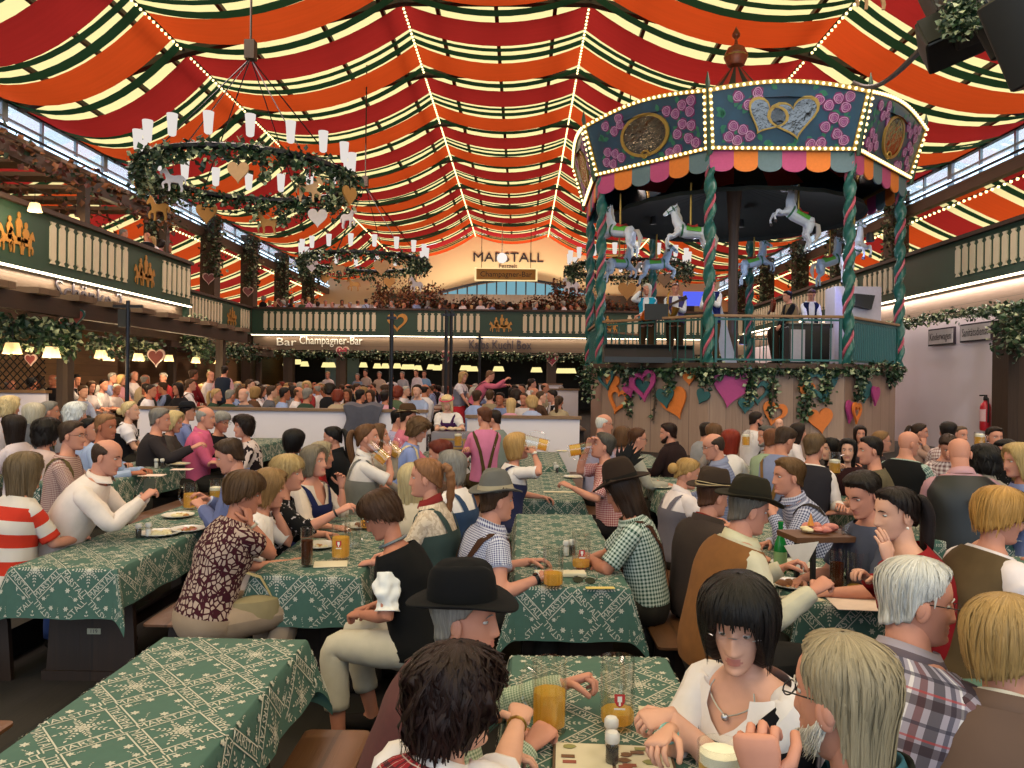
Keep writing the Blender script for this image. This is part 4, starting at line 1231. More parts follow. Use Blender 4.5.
# ================================================================ beer tables, benches, cloths
CLG = pm('green table cloth', hx('3c5a50'), .9, var=.12, scale=30)
CLP = pm('cream cloth print', hx('b6b2a4'), .9, var=.1)
BEN = wood('varnished bench wood', hx('4a2e1c'), hx('754c2f'), 1, .5, 0, .45)
TRES = wood('dark trestle board', hx('20130c'), hx('3a2416'), 2, .4, 0, .6)
def tile_pattern(full):
    """printed motif in cloth metres: diamonds edged with words, sprays inside"""
    out = []
    W, H = .32, .34
    def quad(p, w, a, b): out.append([p])
    polys = []
    def line(a, b, w):
        a, b = Vector((a[0], a[1])), Vector((b[0], b[1])); n = (b-a).normalized(); n = Vector((-n.y, n.x))*w/2
        polys.append([a+n, a-n, b-n, b+n])
    def leaf(x, y, L, a):
        c, s = math.cos(a), math.sin(a)
        polys.append([Vector((x+u*c-v*s, y+u*s+v*c)) for u, v in ((0, 0), (L*.5, -L*.26), (L, 0), (L*.5, L*.26))])
    C = [(0, H/2), (W/2, 0), (0, -H/2), (-W/2, 0)]
    for i in range(4):
        a, b = Vector(C[i]), Vector(C[(i+1) % 4]); d = (b-a).normalized(); n = Vector((-d.y, d.x)); L = (b-a).length
        for o in (.023, -.023): line(a+d*.02+n*o, b-d*.02+n*o, .005)
        if full:
            t = text_mb('MARSTALL', .048, 0, L*.86)
            v = np.array(t.v); ang = math.atan2(d.y, d.x)+(PI if i in (1,) else 0); mid = (a+b)/2
            c, s = math.cos(ang), math.sin(ang)
            for f in t.f: polys.append([Vector((mid.x+v[k][0]*c-v[k][2]*s, mid.y+v[k][0]*s+v[k][2]*c)) for k in f])
        else:
            for q in range(8):
                p = a+d*(L*(.12+.1*q)); line(p-n*.014+d*.004, p+n*.014, .009); line(p+d*.008-n*.012, p+d*.008+n*.012, .006)
        # blossoms in the plain diamond
        m = (a+b)/2; q = m*.62
        for k in range(6): leaf(q.x, q.y, .017, k*PI/3)
        q = Vector(C[i])*.62
        for k in range(6): leaf(q.x, q.y, .014, k*PI/3)
        for k in range(5): leaf(q.x*(.9-.06*k), q.y*(.9-.06*k)+.006*k, .008, k)
    r = random.Random(5)
    ox, oy = W/2, H/2
    for k in range(8):
        a = k*PI/4; L = .085 if k % 2 == 0 else .07
        for q in range(5):
            x, y = ox+math.cos(a)*L*q/5, oy+math.sin(a)*L*q/5
            leaf(x, y, .019-.001*q, a+.8); leaf(x, y, .019-.001*q, a-.8)
        leaf(ox+math.cos(a)*L, oy+math.sin(a)*L, .018, a)
    return polys, W, H
TILE = {}
def cloth_on(x0, x1, y0, y1, z, label, hang=.24, hend=.30, detail=2, group='green printed table cloths'):
    W, D = x1-x0, y1-y0
    cx, cy = (x0+x1)/2, (y0+y1)/2
    def Sf(u, v):
        """u, v in cloth metres from the middle of the table top"""
        du = max(0, abs(u)-W/2); dv = max(0, abs(v)-D/2)
        su = 1 if u > 0 else -1; sv = 1 if v > 0 else -1
        x = min(abs(u), W/2)*su; y = min(abs(v), D/2)*sv
        dr = math.hypot(du, dv)
        if dr > 0:
            e = min(dr, .02); fl = .012*min(1, dr/.02)+.10*dr
            x += su*(fl*(du/dr))+su*du*.05; y += sv*(fl*(dv/dr))
            if du > 0 and dv > 0:
                k = min(du, dv); x += su*.25*k; y += sv*.25*k
            x += su*(.012*math.sin(v*11)+.006*math.sin(v*23+1))*min(1, du/.2) if dv == 0 else 0
            y += sv*(.014*math.sin(u*13+1)+.006*math.sin(u*27))*min(1, dv/.2) if du == 0 else 0
        return (x, y, z+.006-max(0, dr-.008)*.985+.0015*math.sin(u*9)*math.sin(v*7))
    def axis(h, e, n, m):
        return np.concatenate([np.linspace(-h-e, -h-.012, m), np.linspace(-h-.004, h+.004, n), np.linspace(h+.012, h+e, m)])
    us = axis(W/2, hang, 9, 9); vs = axis(D/2, hend, 26, 10)
    mb = MB()
    mb.grid([[Sf(u, v) for u in us] for v in vs])
    if detail:
        if detail not in TILE: TILE[detail] = tile_pattern(detail == 2)
        polys, tw, th = TILE[detail]
        U, V = W/2+hang-.005, D/2+hend-.005
        i0, j0 = int(U/tw)+1, int(V/th)+1
        eps = .0016
        for i in range(-i0, i0+1):
            for j in range(-j0, j0+1):
                for p in polys:
                    q = [(a.x+i*tw, a.y+j*th) for a in p]
                    if any(abs(a) > U or abs(b) > V for a, b in q): continue
                    pts = []
                    for a, b in q:
                        x, y, zz = Sf(a, b)
                        du, dv = abs(a)-W/2, abs(b)-D/2
                        if du > 0 or dv > 0:
                            nx = max(du, 0); ny = max(dv, 0); h = math.hypot(nx, ny); x += (nx/h)*math.copysign(.0045, a); y += (ny/h)*math.copysign(.0045, b)
                        pts.append((x, y, zz+eps))
                    mb.add(pts, [tuple(range(len(pts)))], 1)
    o = mb.build('tablecloth', [CLG, CLP], None, smooth='all', loc=(cx, cy, 0))
    tag(o, label, 'tablecloth', group)
    return o
def beer_table(x0, x1, y0, y1, z, label, fz=0., number=False):
    e = empty('beer_table', ((x0+x1)/2, (y0+y1)/2, fz), 0, label, 'table', 'long beer tables')
    h = z-fz
    W, D = x1-x0, y1-y0
    MB().rbox((0, 0, h-.02), (W-.02, D-.02, .035), .02).build('table_top', BEN, e)
    for s in (-1, 1):
        m = MB(); y = s*(D/2-.32)
        m.prism([(-W*.46, .02), (W*.46, .02), (W*.40, h-.1), (-W*.40, h-.1)], .04, M=T(0, y, 0))
        m.box((0, y, .03), (W*.98, .08, .06)).box((0, y, h-.075), (W*.9, .1, .05))
        lo = m.build('trestle_leg', TRES, e)
        if number and s < 0:
            MB().box((.02, y-.024, h*.40), (.085, .006, .035)).build('number_plate', pm('pale number plate', hx('a8a38c'), .5), lo)
            MB().merge(text_mb('119', .034, .001), M=T(.02, y-.029, h*.40)).build('digits', DKL, lo, smooth=False)
    MB().box((0, 0, .22), (.05, D-.7, .08)).build('stretcher', TRES, e)
    return e
def bench(x, y0, y1, label, fz=0., w=.27):
    e = empty('beer_bench', (x, (y0+y1)/2, fz), 0, label, 'bench', 'long beer benches')
    D = y1-y0
    MB().rbox((0, 0, .45), (w, D, .035), .03).build('seat', BEN, e)
    for s in (-1, 1):
        m = MB(); y = s*(D/2-.3)
        m.prism([(-w*.48, .0), (w*.48, .0), (w*.36, .43), (-w*.36, .43)], .035, M=T(0, y, 0)).box((0, y, .41), (w*.8, .08, .04))
        m.build('bench_leg', TRES, e)
    return e
ROWS = [  # x0, x1, [(y0, y1, detail, where)], floor, cloth hang
    (-1.54, -.93, [(.55, 3.32, 2, 'empty table at the lower left'), (4.42, 6.75, 2, 'table of the woman in white trousers'), (7.55, 9.9, 1, 'table before the drinking ponytailed woman'), (10.5, 12.5, 1, 'last table before the long partition')], 0.),
    (-.02, .60, [(.9, 3.17, 2, 'table with two big mugs'), (4.25, 6.6, 2, 'table of the feather-hatted man'), (7.4, 9.75, 2, 'table of the red-check man'), (10.4, 12.6, 1, 'table nearest the short partition')], 0.),
    (1.46, 2.07, [(.9, 3.0, 1, 'table hidden at the lower right'), (4.02, 6.35, 2, 'table with the ham board'), (7.1, 9.4, 1, 'table of the balding striped-shirt man'), (10.1, 12.4, 1, 'table nearest the planked base')], 0.),
    (2.98, 3.6, [(2.9, 5.2, 1, 'table of the taupe-bodiced blonde'), (5.7, 8.0, 1, 'table of the pink-sleeved bald man'), (8.6, 10.9, 1, 'table nearest the fire extinguisher')], 0.),
    (-3.0, -2.38, [(4.5, 6.85, 2, 'left table with shakers and plates'), (7.6, 9.9, 1, 'table beyond the left plates')], 0.),
    (-4.28, -3.66, [(6.6, 9.15, 1, 'raised table with two pale shakers'), (9.75, 12.2, 1, 'raised table of the pink-shirted man')], .2),
    (-5.75, -5.15, [(7.2, 9.6, 1, 'raised table at the left edge')], .2),
]
for x0, x1, tabs, fz in ROWS:
    for y0, y1, det, where in tabs:
        z = .77+fz
        beer_table(x0, x1, y0, y1, z, 'dark wooden trestles and top under the cloth: '+where, fz, number=(x0 == -3.0 and y0 < 5))
        cloth_on(x0, x1, y0, y1, z, 'green printed cloth on the '+where, detail=det, hend=.30 if y0 < 7 else .26)
        for s, side in ((-1, 'left'), (1, 'right')):
            if y0 == .55 and s == 1: continue
            xb = (x0-.30) if s < 0 else (x1+.30)
            bench(xb, y0-.02, y1, 'brown wooden bench on the %s of the %s' % (side, where), fz)
bench(-.74, 1.1, 3.17, 'tan bench end beside the empty cloth-covered table and the curly-haired woman')
bench(-2.24, 1.1, 3.2, 'bench corner at the lower left of the empty table')
# ================================================================ people: shapes
def smooth_tab(zs, vs):
    q = np.linspace(zs[0], zs[-1], 240); v = np.interp(q, zs, vs)
    k = np.ones(13)/13.; vp = np.concatenate([np.full(6, v[0]), v, np.full(6, v[-1])])
    return q, np.convolve(vp, k, 'valid')
HZ = [-.122, -.114, -.10, -.082, -.06, -.035, -.01, .015, .04, .065, .088, .104, .116]
HW = smooth_tab(HZ, [.022, .036, .046, .054, .060, .066, .071, .074, .0755, .073, .062, .044, .012])
HF = smooth_tab(HZ, [.062, .084, .090, .088, .087, .086, .086, .088, .092, .086, .068, .046, .012])
HB = smooth_tab(HZ, [.00, .012, .03, .055, .072, .085, .093, .098, .099, .095, .080, .057, .014])
def tabv(t, z): return np.interp(z, t[0], t[1])
def head_rad(phi, z, k=1.):
    s, c = np.sin(phi), np.cos(phi)
    w = tabv(HW, z)*k; f = np.where(c > 0, tabv(HF, z), np.maximum(tabv(HB, z), .012))*k
    return 1/np.sqrt((s/w)**2+(c/f)**2+1e-9)
def gs(x, m, s): return np.exp(-((x-m)/s)**2/2)
def head_mb(sex, hi=True, jaw=0., old=0.):
    nr, nc = (46, 52) if hi else (24, 28)
    zz = np.linspace(-.1215, .1155, nr)
    s = np.linspace(-1, 1, nc, endpoint=False)+1./nc
    ph = PI*np.sign(s)*np.abs(s)**1.3
    Z, PH = np.meshgrid(zz, ph, indexing='ij')
    R = head_rad(PH, Z)
    X, Y = R*np.sin(PH), R*np.cos(PH)
    if sex == 'f':
        X = X*(1-.10*gs(Z, -.095, .03)); 
    X = X*(1+jaw*gs(Z, -.085, .035))
    fr = np.clip(np.cos(PH)*2.2-.3, 0, 1)
    ax = np.abs(X)
    d = .011*gs(X, 0, .0085)*gs(Z, .0, .02)+.010*gs(X, 0, .0095)*gs(Z, -.020, .014)+.0165*gs(X, 0, .0115)*gs(Z, -.036, .010)+.008*gs(ax, .0135, .006)*gs(Z, -.041, .007)
    d += -.0085*gs(ax, .031, .014)*gs(Z, .002, .009)+.003*gs(ax, .03, .02)*gs(Z, .026, .009)*(.5 if sex == 'f' else 1.)
    ZL = Z-.20*np.minimum(ax, .03)**1.5
    d += .007*gs(X, 0, .02)*gs(ZL, -.0655, .0055)+.007*gs(X, 0, .018)*gs(ZL, -.0765, .0055)-.006*gs(X, 0, .024)*gs(ZL, -.071, .0022)
    d += .007*gs(X, 0, .018)*gs(Z, -.103, .012)-.003*gs(X, 0, .02)*gs(Z, -.088, .006)+.004*gs(ax, .042, .016)*gs(Z, -.03, .018)
    d += -.003*old*gs(ax, .035, .008)*gs(Z, -.06, .02)
    Y = Y+d*fr
    Z2 = Z-.010*gs(X, 0, .012)*gs(Z, -.036, .012)*fr
    P = np.stack([X, Y, Z2], -1)
    m = MB(); m.grid(P, True, cap=True)
    cx = P.reshape(-1, 3)
    for i, f in enumerate(m.f):
        c = cx[list(f)].mean(0)
        if len(f) == 4 and c[1] > .05 and abs(c[0]) < .0235-abs(c[2]+.071)*.6 and -.0815 < c[2] < -.0605: m.m[i] = 1
    for sx in (-1, 1):
        M = T(sx*.077, -.010, -.012)@RZ(-sx*22)@RX(-8)
        m.ball((0, 0, 0), (.008, .019, .032), 10, 8, M=M)
        m.ball((sx*.004, -.006, .004), (.007, .014, .024), 8, 6, M=M)
    return m

# hair: lower edge by angle from the front (degrees), thickness
ST = {
 'short': ([0, 30, 55, 75, 88, 104, 118, 180], [.078, .076, .06, .03, .02, .01, -.045, -.078], .014, .020),
 'crop': ([0, 30, 55, 75, 88, 104, 118, 180], [.083, .082, .066, .035, .03, .02, -.035, -.068], .005, .007),
 'tight': ([0, 35, 60, 80, 95, 115, 180], [.082, .078, .055, .03, .012, -.01, -.072], .010, .013),
 'pixie': ([0, 30, 55, 75, 95, 115, 180], [.045, .042, .02, -.01, -.015, -.05, -.085], .022, .032),
 'bob': ([0, 28, 46, 62, 90, 180], [.046, .042, -.03, -.098, -.112, -.125], .030, .032),
 'bobopen': ([0, 28, 46, 62, 90, 180], [.078, .07, .02, -.085, -.115, -.125], .026, .028),
 'long': ([0, 30, 50, 66, 90, 130, 180], [.078, .072, .02, -.14, -.25, -.33, -.36], .018, .020),
 'shoulder': ([0, 30, 50, 66, 90, 180], [.076, .07, .01, -.12, -.18, -.20], .022, .024),
 'curly': ([0, 30, 50, 70, 95, 180], [.065, .06, .01, -.06, -.09, -.12], .042, .046),
 'swept': ([0, 30, 55, 75, 90, 112, 135, 180], [.106, .102, .078, .03, .012, -.03, -.14, -.165], .012, .015),
}
def hair_mb(style, seed=1, hi=True, top=1., vol=1., locks=0, smin=.02):
    m = MB(); r = random.Random(seed)
    if style == 'bald': return m
    nc, nr = (72, 26) if hi else (26, 12)
    if style == 'fringe':          # bare crown, hair round the sides and back
        ph = np.linspace(math.radians(72), math.radians(288), nc)
        P = []
        for i in range(nr):
            s = i/(nr-1)
            row = []
            for a in ph:
                d = math.degrees(a); d = d if d <= 180 else 360-d
                hi_z = np.interp(d, [72, 100, 140, 180], [.052, .072, .083, .08]); lo = np.interp(d, [72, 88, 104, 118, 180], [.03, .015, .0, -.045, -.075])
                z = hi_z+(lo-hi_z)*s
                th = .009*math.sin(PI*min(1, max(0, s)))**.5+(-.003 if i in (0, nr-1) else 0)+.0025*noise.noise((d*.35, z*20, seed))
                R = float(head_rad(a, z))+th
                row.append((R*math.sin(a), R*math.cos(a), z))
            P.append(row)
        P = np.array(P)
        uv = [[(j/nc, i/nr) for j in range(nc)] for i in range(nr)]
        m.grid(P, uv=uv); return m
    A, L, t0, t1 = ST[style]
    wave = {'curly': .026, 'long': .007, 'shoulder': .007, 'bob': .004, 'pixie': .009, 'short': .0055, 'bobopen': .006}.get(style, .0035)
    ph = np.linspace(-PI, PI, nc, endpoint=False)
    ztop = .1165+(t0+t1)*.5*top*vol
    hang = style in ('bob', 'bobopen', 'curly', 'shoulder', 'long', 'swept', 'pixie')
    fz = 22 if style == 'curly' else 5
    def pt(a, s, lift=0.):
        d = abs(math.degrees(a)); d = d if d <= 180 else 360-d
        lo = float(np.interp(d, A, L))+.008*noise.noise((a*7, seed, 0))+.004*noise.noise((a*19, seed, 3))
        z = ztop+(lo-ztop)*s**1.5
        th = (t0+(t1-t0)*d/180)*vol
        if style in ('short', 'crop', 'swept'): th *= .40+.60*min(1., max(0., (z+.03)/.10))
        zs = .045
        if z > zs:
            R0 = (float(head_rad(a, zs))+th)*(1-min(.9995, (z-zs)/(ztop-zs))**2.3)**(1/2.1)-th
        else:
            R0 = float(head_rad(a, max(z, -.06 if d < 115 else -.02)))
        if z < -.03 and hang:
            k = max(0, (-.03-z))
            R0 = R0-min(.05, k*(.35 if style in ('bob', 'pixie') else .10))*(1 if d > 100 else .3)
        if d < 80 and lo > .05:
            k = min(1., max(0., (s-.62)/.38)); k = k*k*(3-2*k)*min(1., (80-d)/25)
            R0 = R0+(float(head_rad(a, min(z, .113)))-R0)*k; th *= 1-.55*k
        n1 = noise.noise((math.sin(a)*7+seed, math.cos(a)*7, z*fz))
        n2 = noise.noise((math.sin(a)*26, math.cos(a)*26+seed, z*(7 if fz == 5 else 45)))
        return R0, R0+th+lift+wave*(n1+.6*n2)*min(1, s*2.), z, th
    P = []; UV = []
    for i in range(nr+2):
        s = min(i, nr)/nr
        row = []; ur = []
        for j, a in enumerate(ph):
            R0, R, z, th = pt(a, s)
            if i == nr: R -= th*.45
            if i == nr+1:
                R = max(.01, R0-.012) if z > -.1 else max(.01, R0-th*.6-.012); z += .006
            row.append((R*math.sin(a), R*math.cos(a), z)); ur.append((j/nc, s))
        P.append(row); UV.append(ur+[(1., s)])
    m.grid(np.array(P), True, uv=UV, flip=True, cap=False)
    k = len(P[0])+1
    m.f.append(tuple(range(k-1))[::-1]); m.m.append(0); m.uv.append([(0, 0)]*(k-1))
    for q in range(int(locks)):
        a0 = r.uniform(-PI, PI); sa = r.uniform(smin, max(.55, smin+.15)); sb = sa+r.uniform(.25, .6)
        if r.random() < .45: sb = r.uniform(.98, 1.07) if hang else r.uniform(.9, 1.0)
        w = r.uniform(.003, .0065)*(1.4 if style == 'curly' else 1); drift = r.gauss(0, .10); lf = r.uniform(.0015, .006); ph0 = r.uniform(0, 6)
        pts = []; us = []
        for i in range(6):
            u = i/5; s = sa+(sb-sa)*u
            a = a0+drift*u*u+(.10*math.sin(u*9+ph0) if style == 'curly' else 0)
            R0, R, z, th = pt(a, min(s, 1.), lf*math.sin(PI*min(1, .15+.85*u))+(.007*math.sin(u*8+ph0*2) if style == 'curly' else 0))
            if s > 1: z -= (s-1)*.3
            ww = w*(math.sin(PI*(.08+.88*u))**.6)/max(R, .03)
            pts += [(R*math.sin(a-ww), R*math.cos(a-ww), z), (R*1.004*math.sin(a), R*1.004*math.cos(a), z), (R*math.sin(a+ww), R*math.cos(a+ww), z)]
            us += [((a0+drift)*.16+q*.37, s), ((a0+drift)*.16+q*.37+.012, s), ((a0+drift)*.16+q*.37+.024, s)]
        m.add(pts, [f for i in range(5) for f in ((i*3, i*3+3, i*3+4, i*3+1), (i*3+1, i*3+4, i*3+5, i*3+2))], uv=us)
    return m
def tail_mb(pts, rs, seed=1, braid=False, n=12):
    m = MB(); P = []; UV = []
    pts = [Vector(p) for p in pts]
    N = 26; Q = []; R = []
    for i in range(N+1):
        t = i/N*(len(pts)-1); k = min(int(t), len(pts)-2); u = t-k
        p0, p1, p2, p3 = pts[max(0, k-1)], pts[k], pts[k+1], pts[min(len(pts)-1, k+2)]
        Q.append(.5*((2*p1)+(p2-p0)*u+(2*p0-5*p1+4*p2-p3)*u*u+(3*p1-p0-3*p2+p3)*u**3))
        r = float(np.interp(t, range(len(rs)), rs))
        R.append(r*(.8+.35*abs(math.sin(i*.95)) if braid else 1))
    for i, p in enumerate(Q):
        tg = (Q[min(N, i+1)]-Q[max(0, i-1)]).normalized(); x = Vector((1, 0, 0)); x = (x-tg*x.dot(tg)).normalized(); y = tg.cross(x)
        P.append([p+(x*math.cos(2*PI*j/n)+y*.85*math.sin(2*PI*j/n))*R[i]*(1+.12*noise.noise((j*3., i*.1, seed))) for j in range(n)])
        UV.append([(j/n, i/N) for j in range(n+1)])
    P = [[tuple(q) for q in r] for r in P]
    return m.grid(np.array(P), True, uv=UV)

HAIRM = objcol('hair strands', .5, .75, 2.2, .5, (42., 1.2, 1.01))
SKIN = objcol('skin', .6, .09, 22.)
LIP = pm('lip', hx('b06c60'), .5)
CLOTH = objcol('woven cloth', .92, .14, 14., .15)
EYEW = pm('eye white', hx('bcb6b0'), .3); IRIS = pm('iris', hx('3a3028'), .3)
GLS = glass_mat('spectacle lens', (.98, .98, .99, 1), .01, k=.08)
GOLDM = pm('gold metal', hx('a8823c'), .3, .9); SILV = pm('silver metal', hx('b4b4b8'), .3, .9)
SK = [hx('c08570'), hx('b0735c'), hx('cd9a84'), hx('a2634b'), hx('ba7b62')]
HC = dict(black=hx('120d0c'), dark=hx('22160f'), brown=hx('3a2618'), mid=hx('5a3d26'), light=hx('7b5a38'), blond=hx('b08a54'), pale=hx('cdb486'), grey=hx('7d7771'), white=hx('bdb9b3'), red=hx('5c1f12'), auburn=hx('4a2216'), greyblond=hx('8e7f66'))

def uvpat(name, fn, rough=.9):
    if name in MATS: return MATS[name]
    t = NT(name)
    uv = t.n('UVMap'); sp = t.n('SeparateXYZ'); t.l(uv.outputs[0], sp.inputs[0])
    col = fn(t, uv.outputs[0], sp.outputs[0], sp.outputs[1])
    p = t.n('BsdfPrincipled', i_Roughness=rough); p.inputs['Specular IOR Level'].default_value = .2
    t.l(col, p.inputs['Base Color'])
    nz = t.n('TexNoise', i_Scale=30.); t.l(uv.outputs[0], nz.inputs['Vector'])
    b = t.n('Bump', i_Strength=.15, i_Distance=.01); t.l(nz.outputs[0], b.inputs['Height']); t.l(b.outputs[0], p.inputs['Normal'])
    MATS[name] = t.done(p.outputs[0])
    return MATS[name]
def gingham(c1, c2, s):
    c1, c2 = hx(c1), hx(c2)
    def fn(t, uv, u, v):
        a = t.math('GREATER_THAN', t.math('FRACT', t.math('DIVIDE', u, s)), .5); b = t.math('GREATER_THAN', t.math('FRACT', t.math('DIVIDE', v, s)), .5)
        return t.mix(t.math('MULTIPLY', t.math('ADD', a, b), .5), c1, c2)
    return uvpat('check %s %s %.3f' % (c1[:3], c2[:3], s), fn)
def plaid(base, stripes, key):
    """stripes: (period, start, width, colour, across?)"""
    def fn(t, uv, u, v):
        col = hx(base)
        for per, st, w, c, ax in stripes:
            q = t.math('FRACT', t.math('DIVIDE', t.math('SUBTRACT', v if ax else u, st), per))
            m = t.math('LESS_THAN', q, w/per)
            col = t.mix(t.math('MULTIPLY', m, .72), col, hx(c))
        return col
    return uvpat('plaid '+key, fn)
def bands(c1, c2, per, duty, key):
    def fn(t, uv, u, v):
        m = t.math('LESS_THAN', t.math('FRACT', t.math('DIVIDE', v, per)), duty)
        return t.mix(m, hx(c1), hx(c2))
    return uvpat('bands '+key, fn)
def shards(c1, c2, s, w, key):
    def fn(t, uv, u, v):
        vo = t.n('TexVoronoi', feature='DISTANCE_TO_EDGE', i_Scale=s); t.l(uv, vo.inputs['Vector'])
        nz = t.n('TexNoise', i_Scale=9.); t.l(uv, nz.inputs['Vector'])
        m = t.math('LESS_THAN', t.math('SUBTRACT', vo.outputs[0], t.math('MULTIPLY_ADD', nz.outputs[0], .14, -.06)), w)
        return t.mix(m, hx(c1), hx(c2))
    return uvpat('shards '+key, fn)
def blots(c1, c2, s, th, key):
    def fn(t, uv, u, v):
        nz = t.n('TexNoise', i_Scale=s, i_Detail=2.); t.l(uv, nz.inputs['Vector'])
        return t.mix(t.math('GREATER_THAN', nz.outputs[0], th), hx(c1), hx(c2))
    return uvpat('blots '+key, fn)

# torso sections: t along the spine, half width, half depth
TM = dict(t=[-.22, -.12, 0, .2, .45, .68, .84, .93, 1., 1.1], w=[.12, .165, .175, .158, .162, .185, .192, .165, .085, .062], d=[.09, .118, .13, .122, .122, .126, .108, .085, .068, .060], f=[0, 0, 0, .01, .012, .008, 0, 0, 0, 0])
TF = dict(t=[-.22, -.12, 0, .2, .45, .63, .82, .92, 1., 1.1], w=[.13, .178, .186, .15, .142, .160, .166, .142, .075, .054], d=[.09, .122, .132, .115, .108, .125, .098, .076, .060, .054], f=[0, 0, 0, .008, .012, .022, .004, 0, 0, 0])
class Torso:
    def __init__(s, hip, neck, sex, k=1., belly=0., sw=1.):
        s.a = hip; s.b = neck; s.tab = TM if sex == 'm' else TF; s.k = k; s.belly = belly; s.sw = sw
        s.c = hip.lerp(neck, .5)+Vector((0, -.035, .0))
    def axis(s, t):
        u = min(max(t, -.3), 1.2)
        p = s.a*(1-u)**2+s.c*2*u*(1-u)+s.b*u*u
        d = ((s.c-s.a)*2*(1-u)+(s.b-s.c)*2*u).normalized()
        return p, d
    def pt(s, phi, t, off=0.):
        p, d = s.axis(t)
        x = Vector((1, 0, 0)); x = (x-d*x.dot(d)).normalized(); y = d.cross(x)
        tb = s.tab
        w = np.interp(t, tb['t'], tb['w'])*s.k; dd = np.interp(t, tb['t'], tb['d'])*s.k; f = np.interp(t, tb['t'], tb['f'])*s.k
        if t > .4: w *= 1+(s.sw-1)*min(1, (t-.4)*3)*(1 if t < .97 else .3)
        bl = s.belly*math.exp(-((t-.22)/.22)**2)
        sn, cs = math.sin(phi), math.cos(phi)
        e = .86
        px = (w+off+bl*.4)*math.copysign(abs(sn)**e, sn); py = (dd+off+(bl if cs > 0 else bl*.25))*math.copysign(abs(cs)**e, cs)
        if cs > 0: py += f*cs
        return p+x*px+y*py
    def grid(s, t0, t1, off, nt=16, nc=32, ph0=None, ph1=None, wr=.0, seed=0):
        P = []; UV = []
        full = ph0 is None
        for i in range(nt+1):
            t = t0+(t1-t0)*i/nt
            row = []; ur = []
            for j in range(nc+(0 if full else 1)):
                a = 2*PI*j/nc-PI if full else ph0+(ph1-ph0)*j/nc
                o = off if not callable(off) else off(t)
                if wr: o += wr*noise.noise((math.sin(a)*3+seed, math.cos(a)*3, t*5))
                row.append(s.pt(a, t, o)); ur.append((a*.17, t*.52))
            if full: ur.append((PI*.17, t*.52))
            P.append(row); UV.append(ur)
        return P, UV

def limb(mb, pts, rs, n=12, wr=0., seed=0, mi=0, caps=True, sub=5):
    """tapering tube through joints, softened bends, with cloth uv in metres"""
    pts = [Vector(p) for p in pts]
    Q = []; R = []
    for k in range(len(pts)-1):
        for i in range(sub):
            u = i/sub
            Q.append(pts[k].lerp(pts[k+1], u)); R.append(rs[k]+(rs[k+1]-rs[k])*u)
    Q.append(pts[-1]); R.append(rs[-1])
    for _ in range(2):
        Q = [Q[0]]+[(Q[i-1]+Q[i]*2+Q[i+1])/4 for i in range(1, len(Q)-1)]+[Q[-1]]
    P = []; UV = []; L = 0
    t0 = (Q[1]-Q[0]).normalized()
    nrm = Vector((1, 0, .13)); nrm = (nrm-t0*nrm.dot(t0)).normalized()
    for i, p in enumerate(Q):
        a, b = Q[max(0, i-1)], Q[min(len(Q)-1, i+1)]
        t = (b-a).normalized()
        nrm = (nrm-t*nrm.dot(t)).normalized(); bn = t.cross(nrm)
        if i: L += (Q[i]-Q[i-1]).length
        row = []; ur = []
        for j in range(n):
            an = 2*PI*j/n
            r = R[i]
            if wr: r += wr*noise.noise((math.cos(an)*2+seed, math.sin(an)*2, L*22))
            row.append(p+nrm*(math.cos(an)*r)+bn*(math.sin(an)*r)); ur.append((j/n*R[0]*6.3, L))
        ur.append((R[0]*6.3, L)); P.append(row); UV.append(ur)
    if caps:
        P = [[Q[0]+(p-Q[0])*.4-t0*R[0]*.6 for p in P[0]]]+P
        UV = [UV[0]]+UV
    mb.grid(np.array([[tuple(p) for p in r] for r in P]), True, mi, uv=UV, flip=False)
    m = n+1; o = len(mb.v)-len(P)*m
    mb.f.append(tuple(o+k for k in range(n))[::-1]); mb.m.append(mi); mb.uv.append([(0, 0)]*n)
    o2 = o+(len(P)-1)*m
    mb.f.append(tuple(o2+k for k in range(n))); mb.m.append(mi); mb.uv.append([(0, 0)]*n)
    return Q

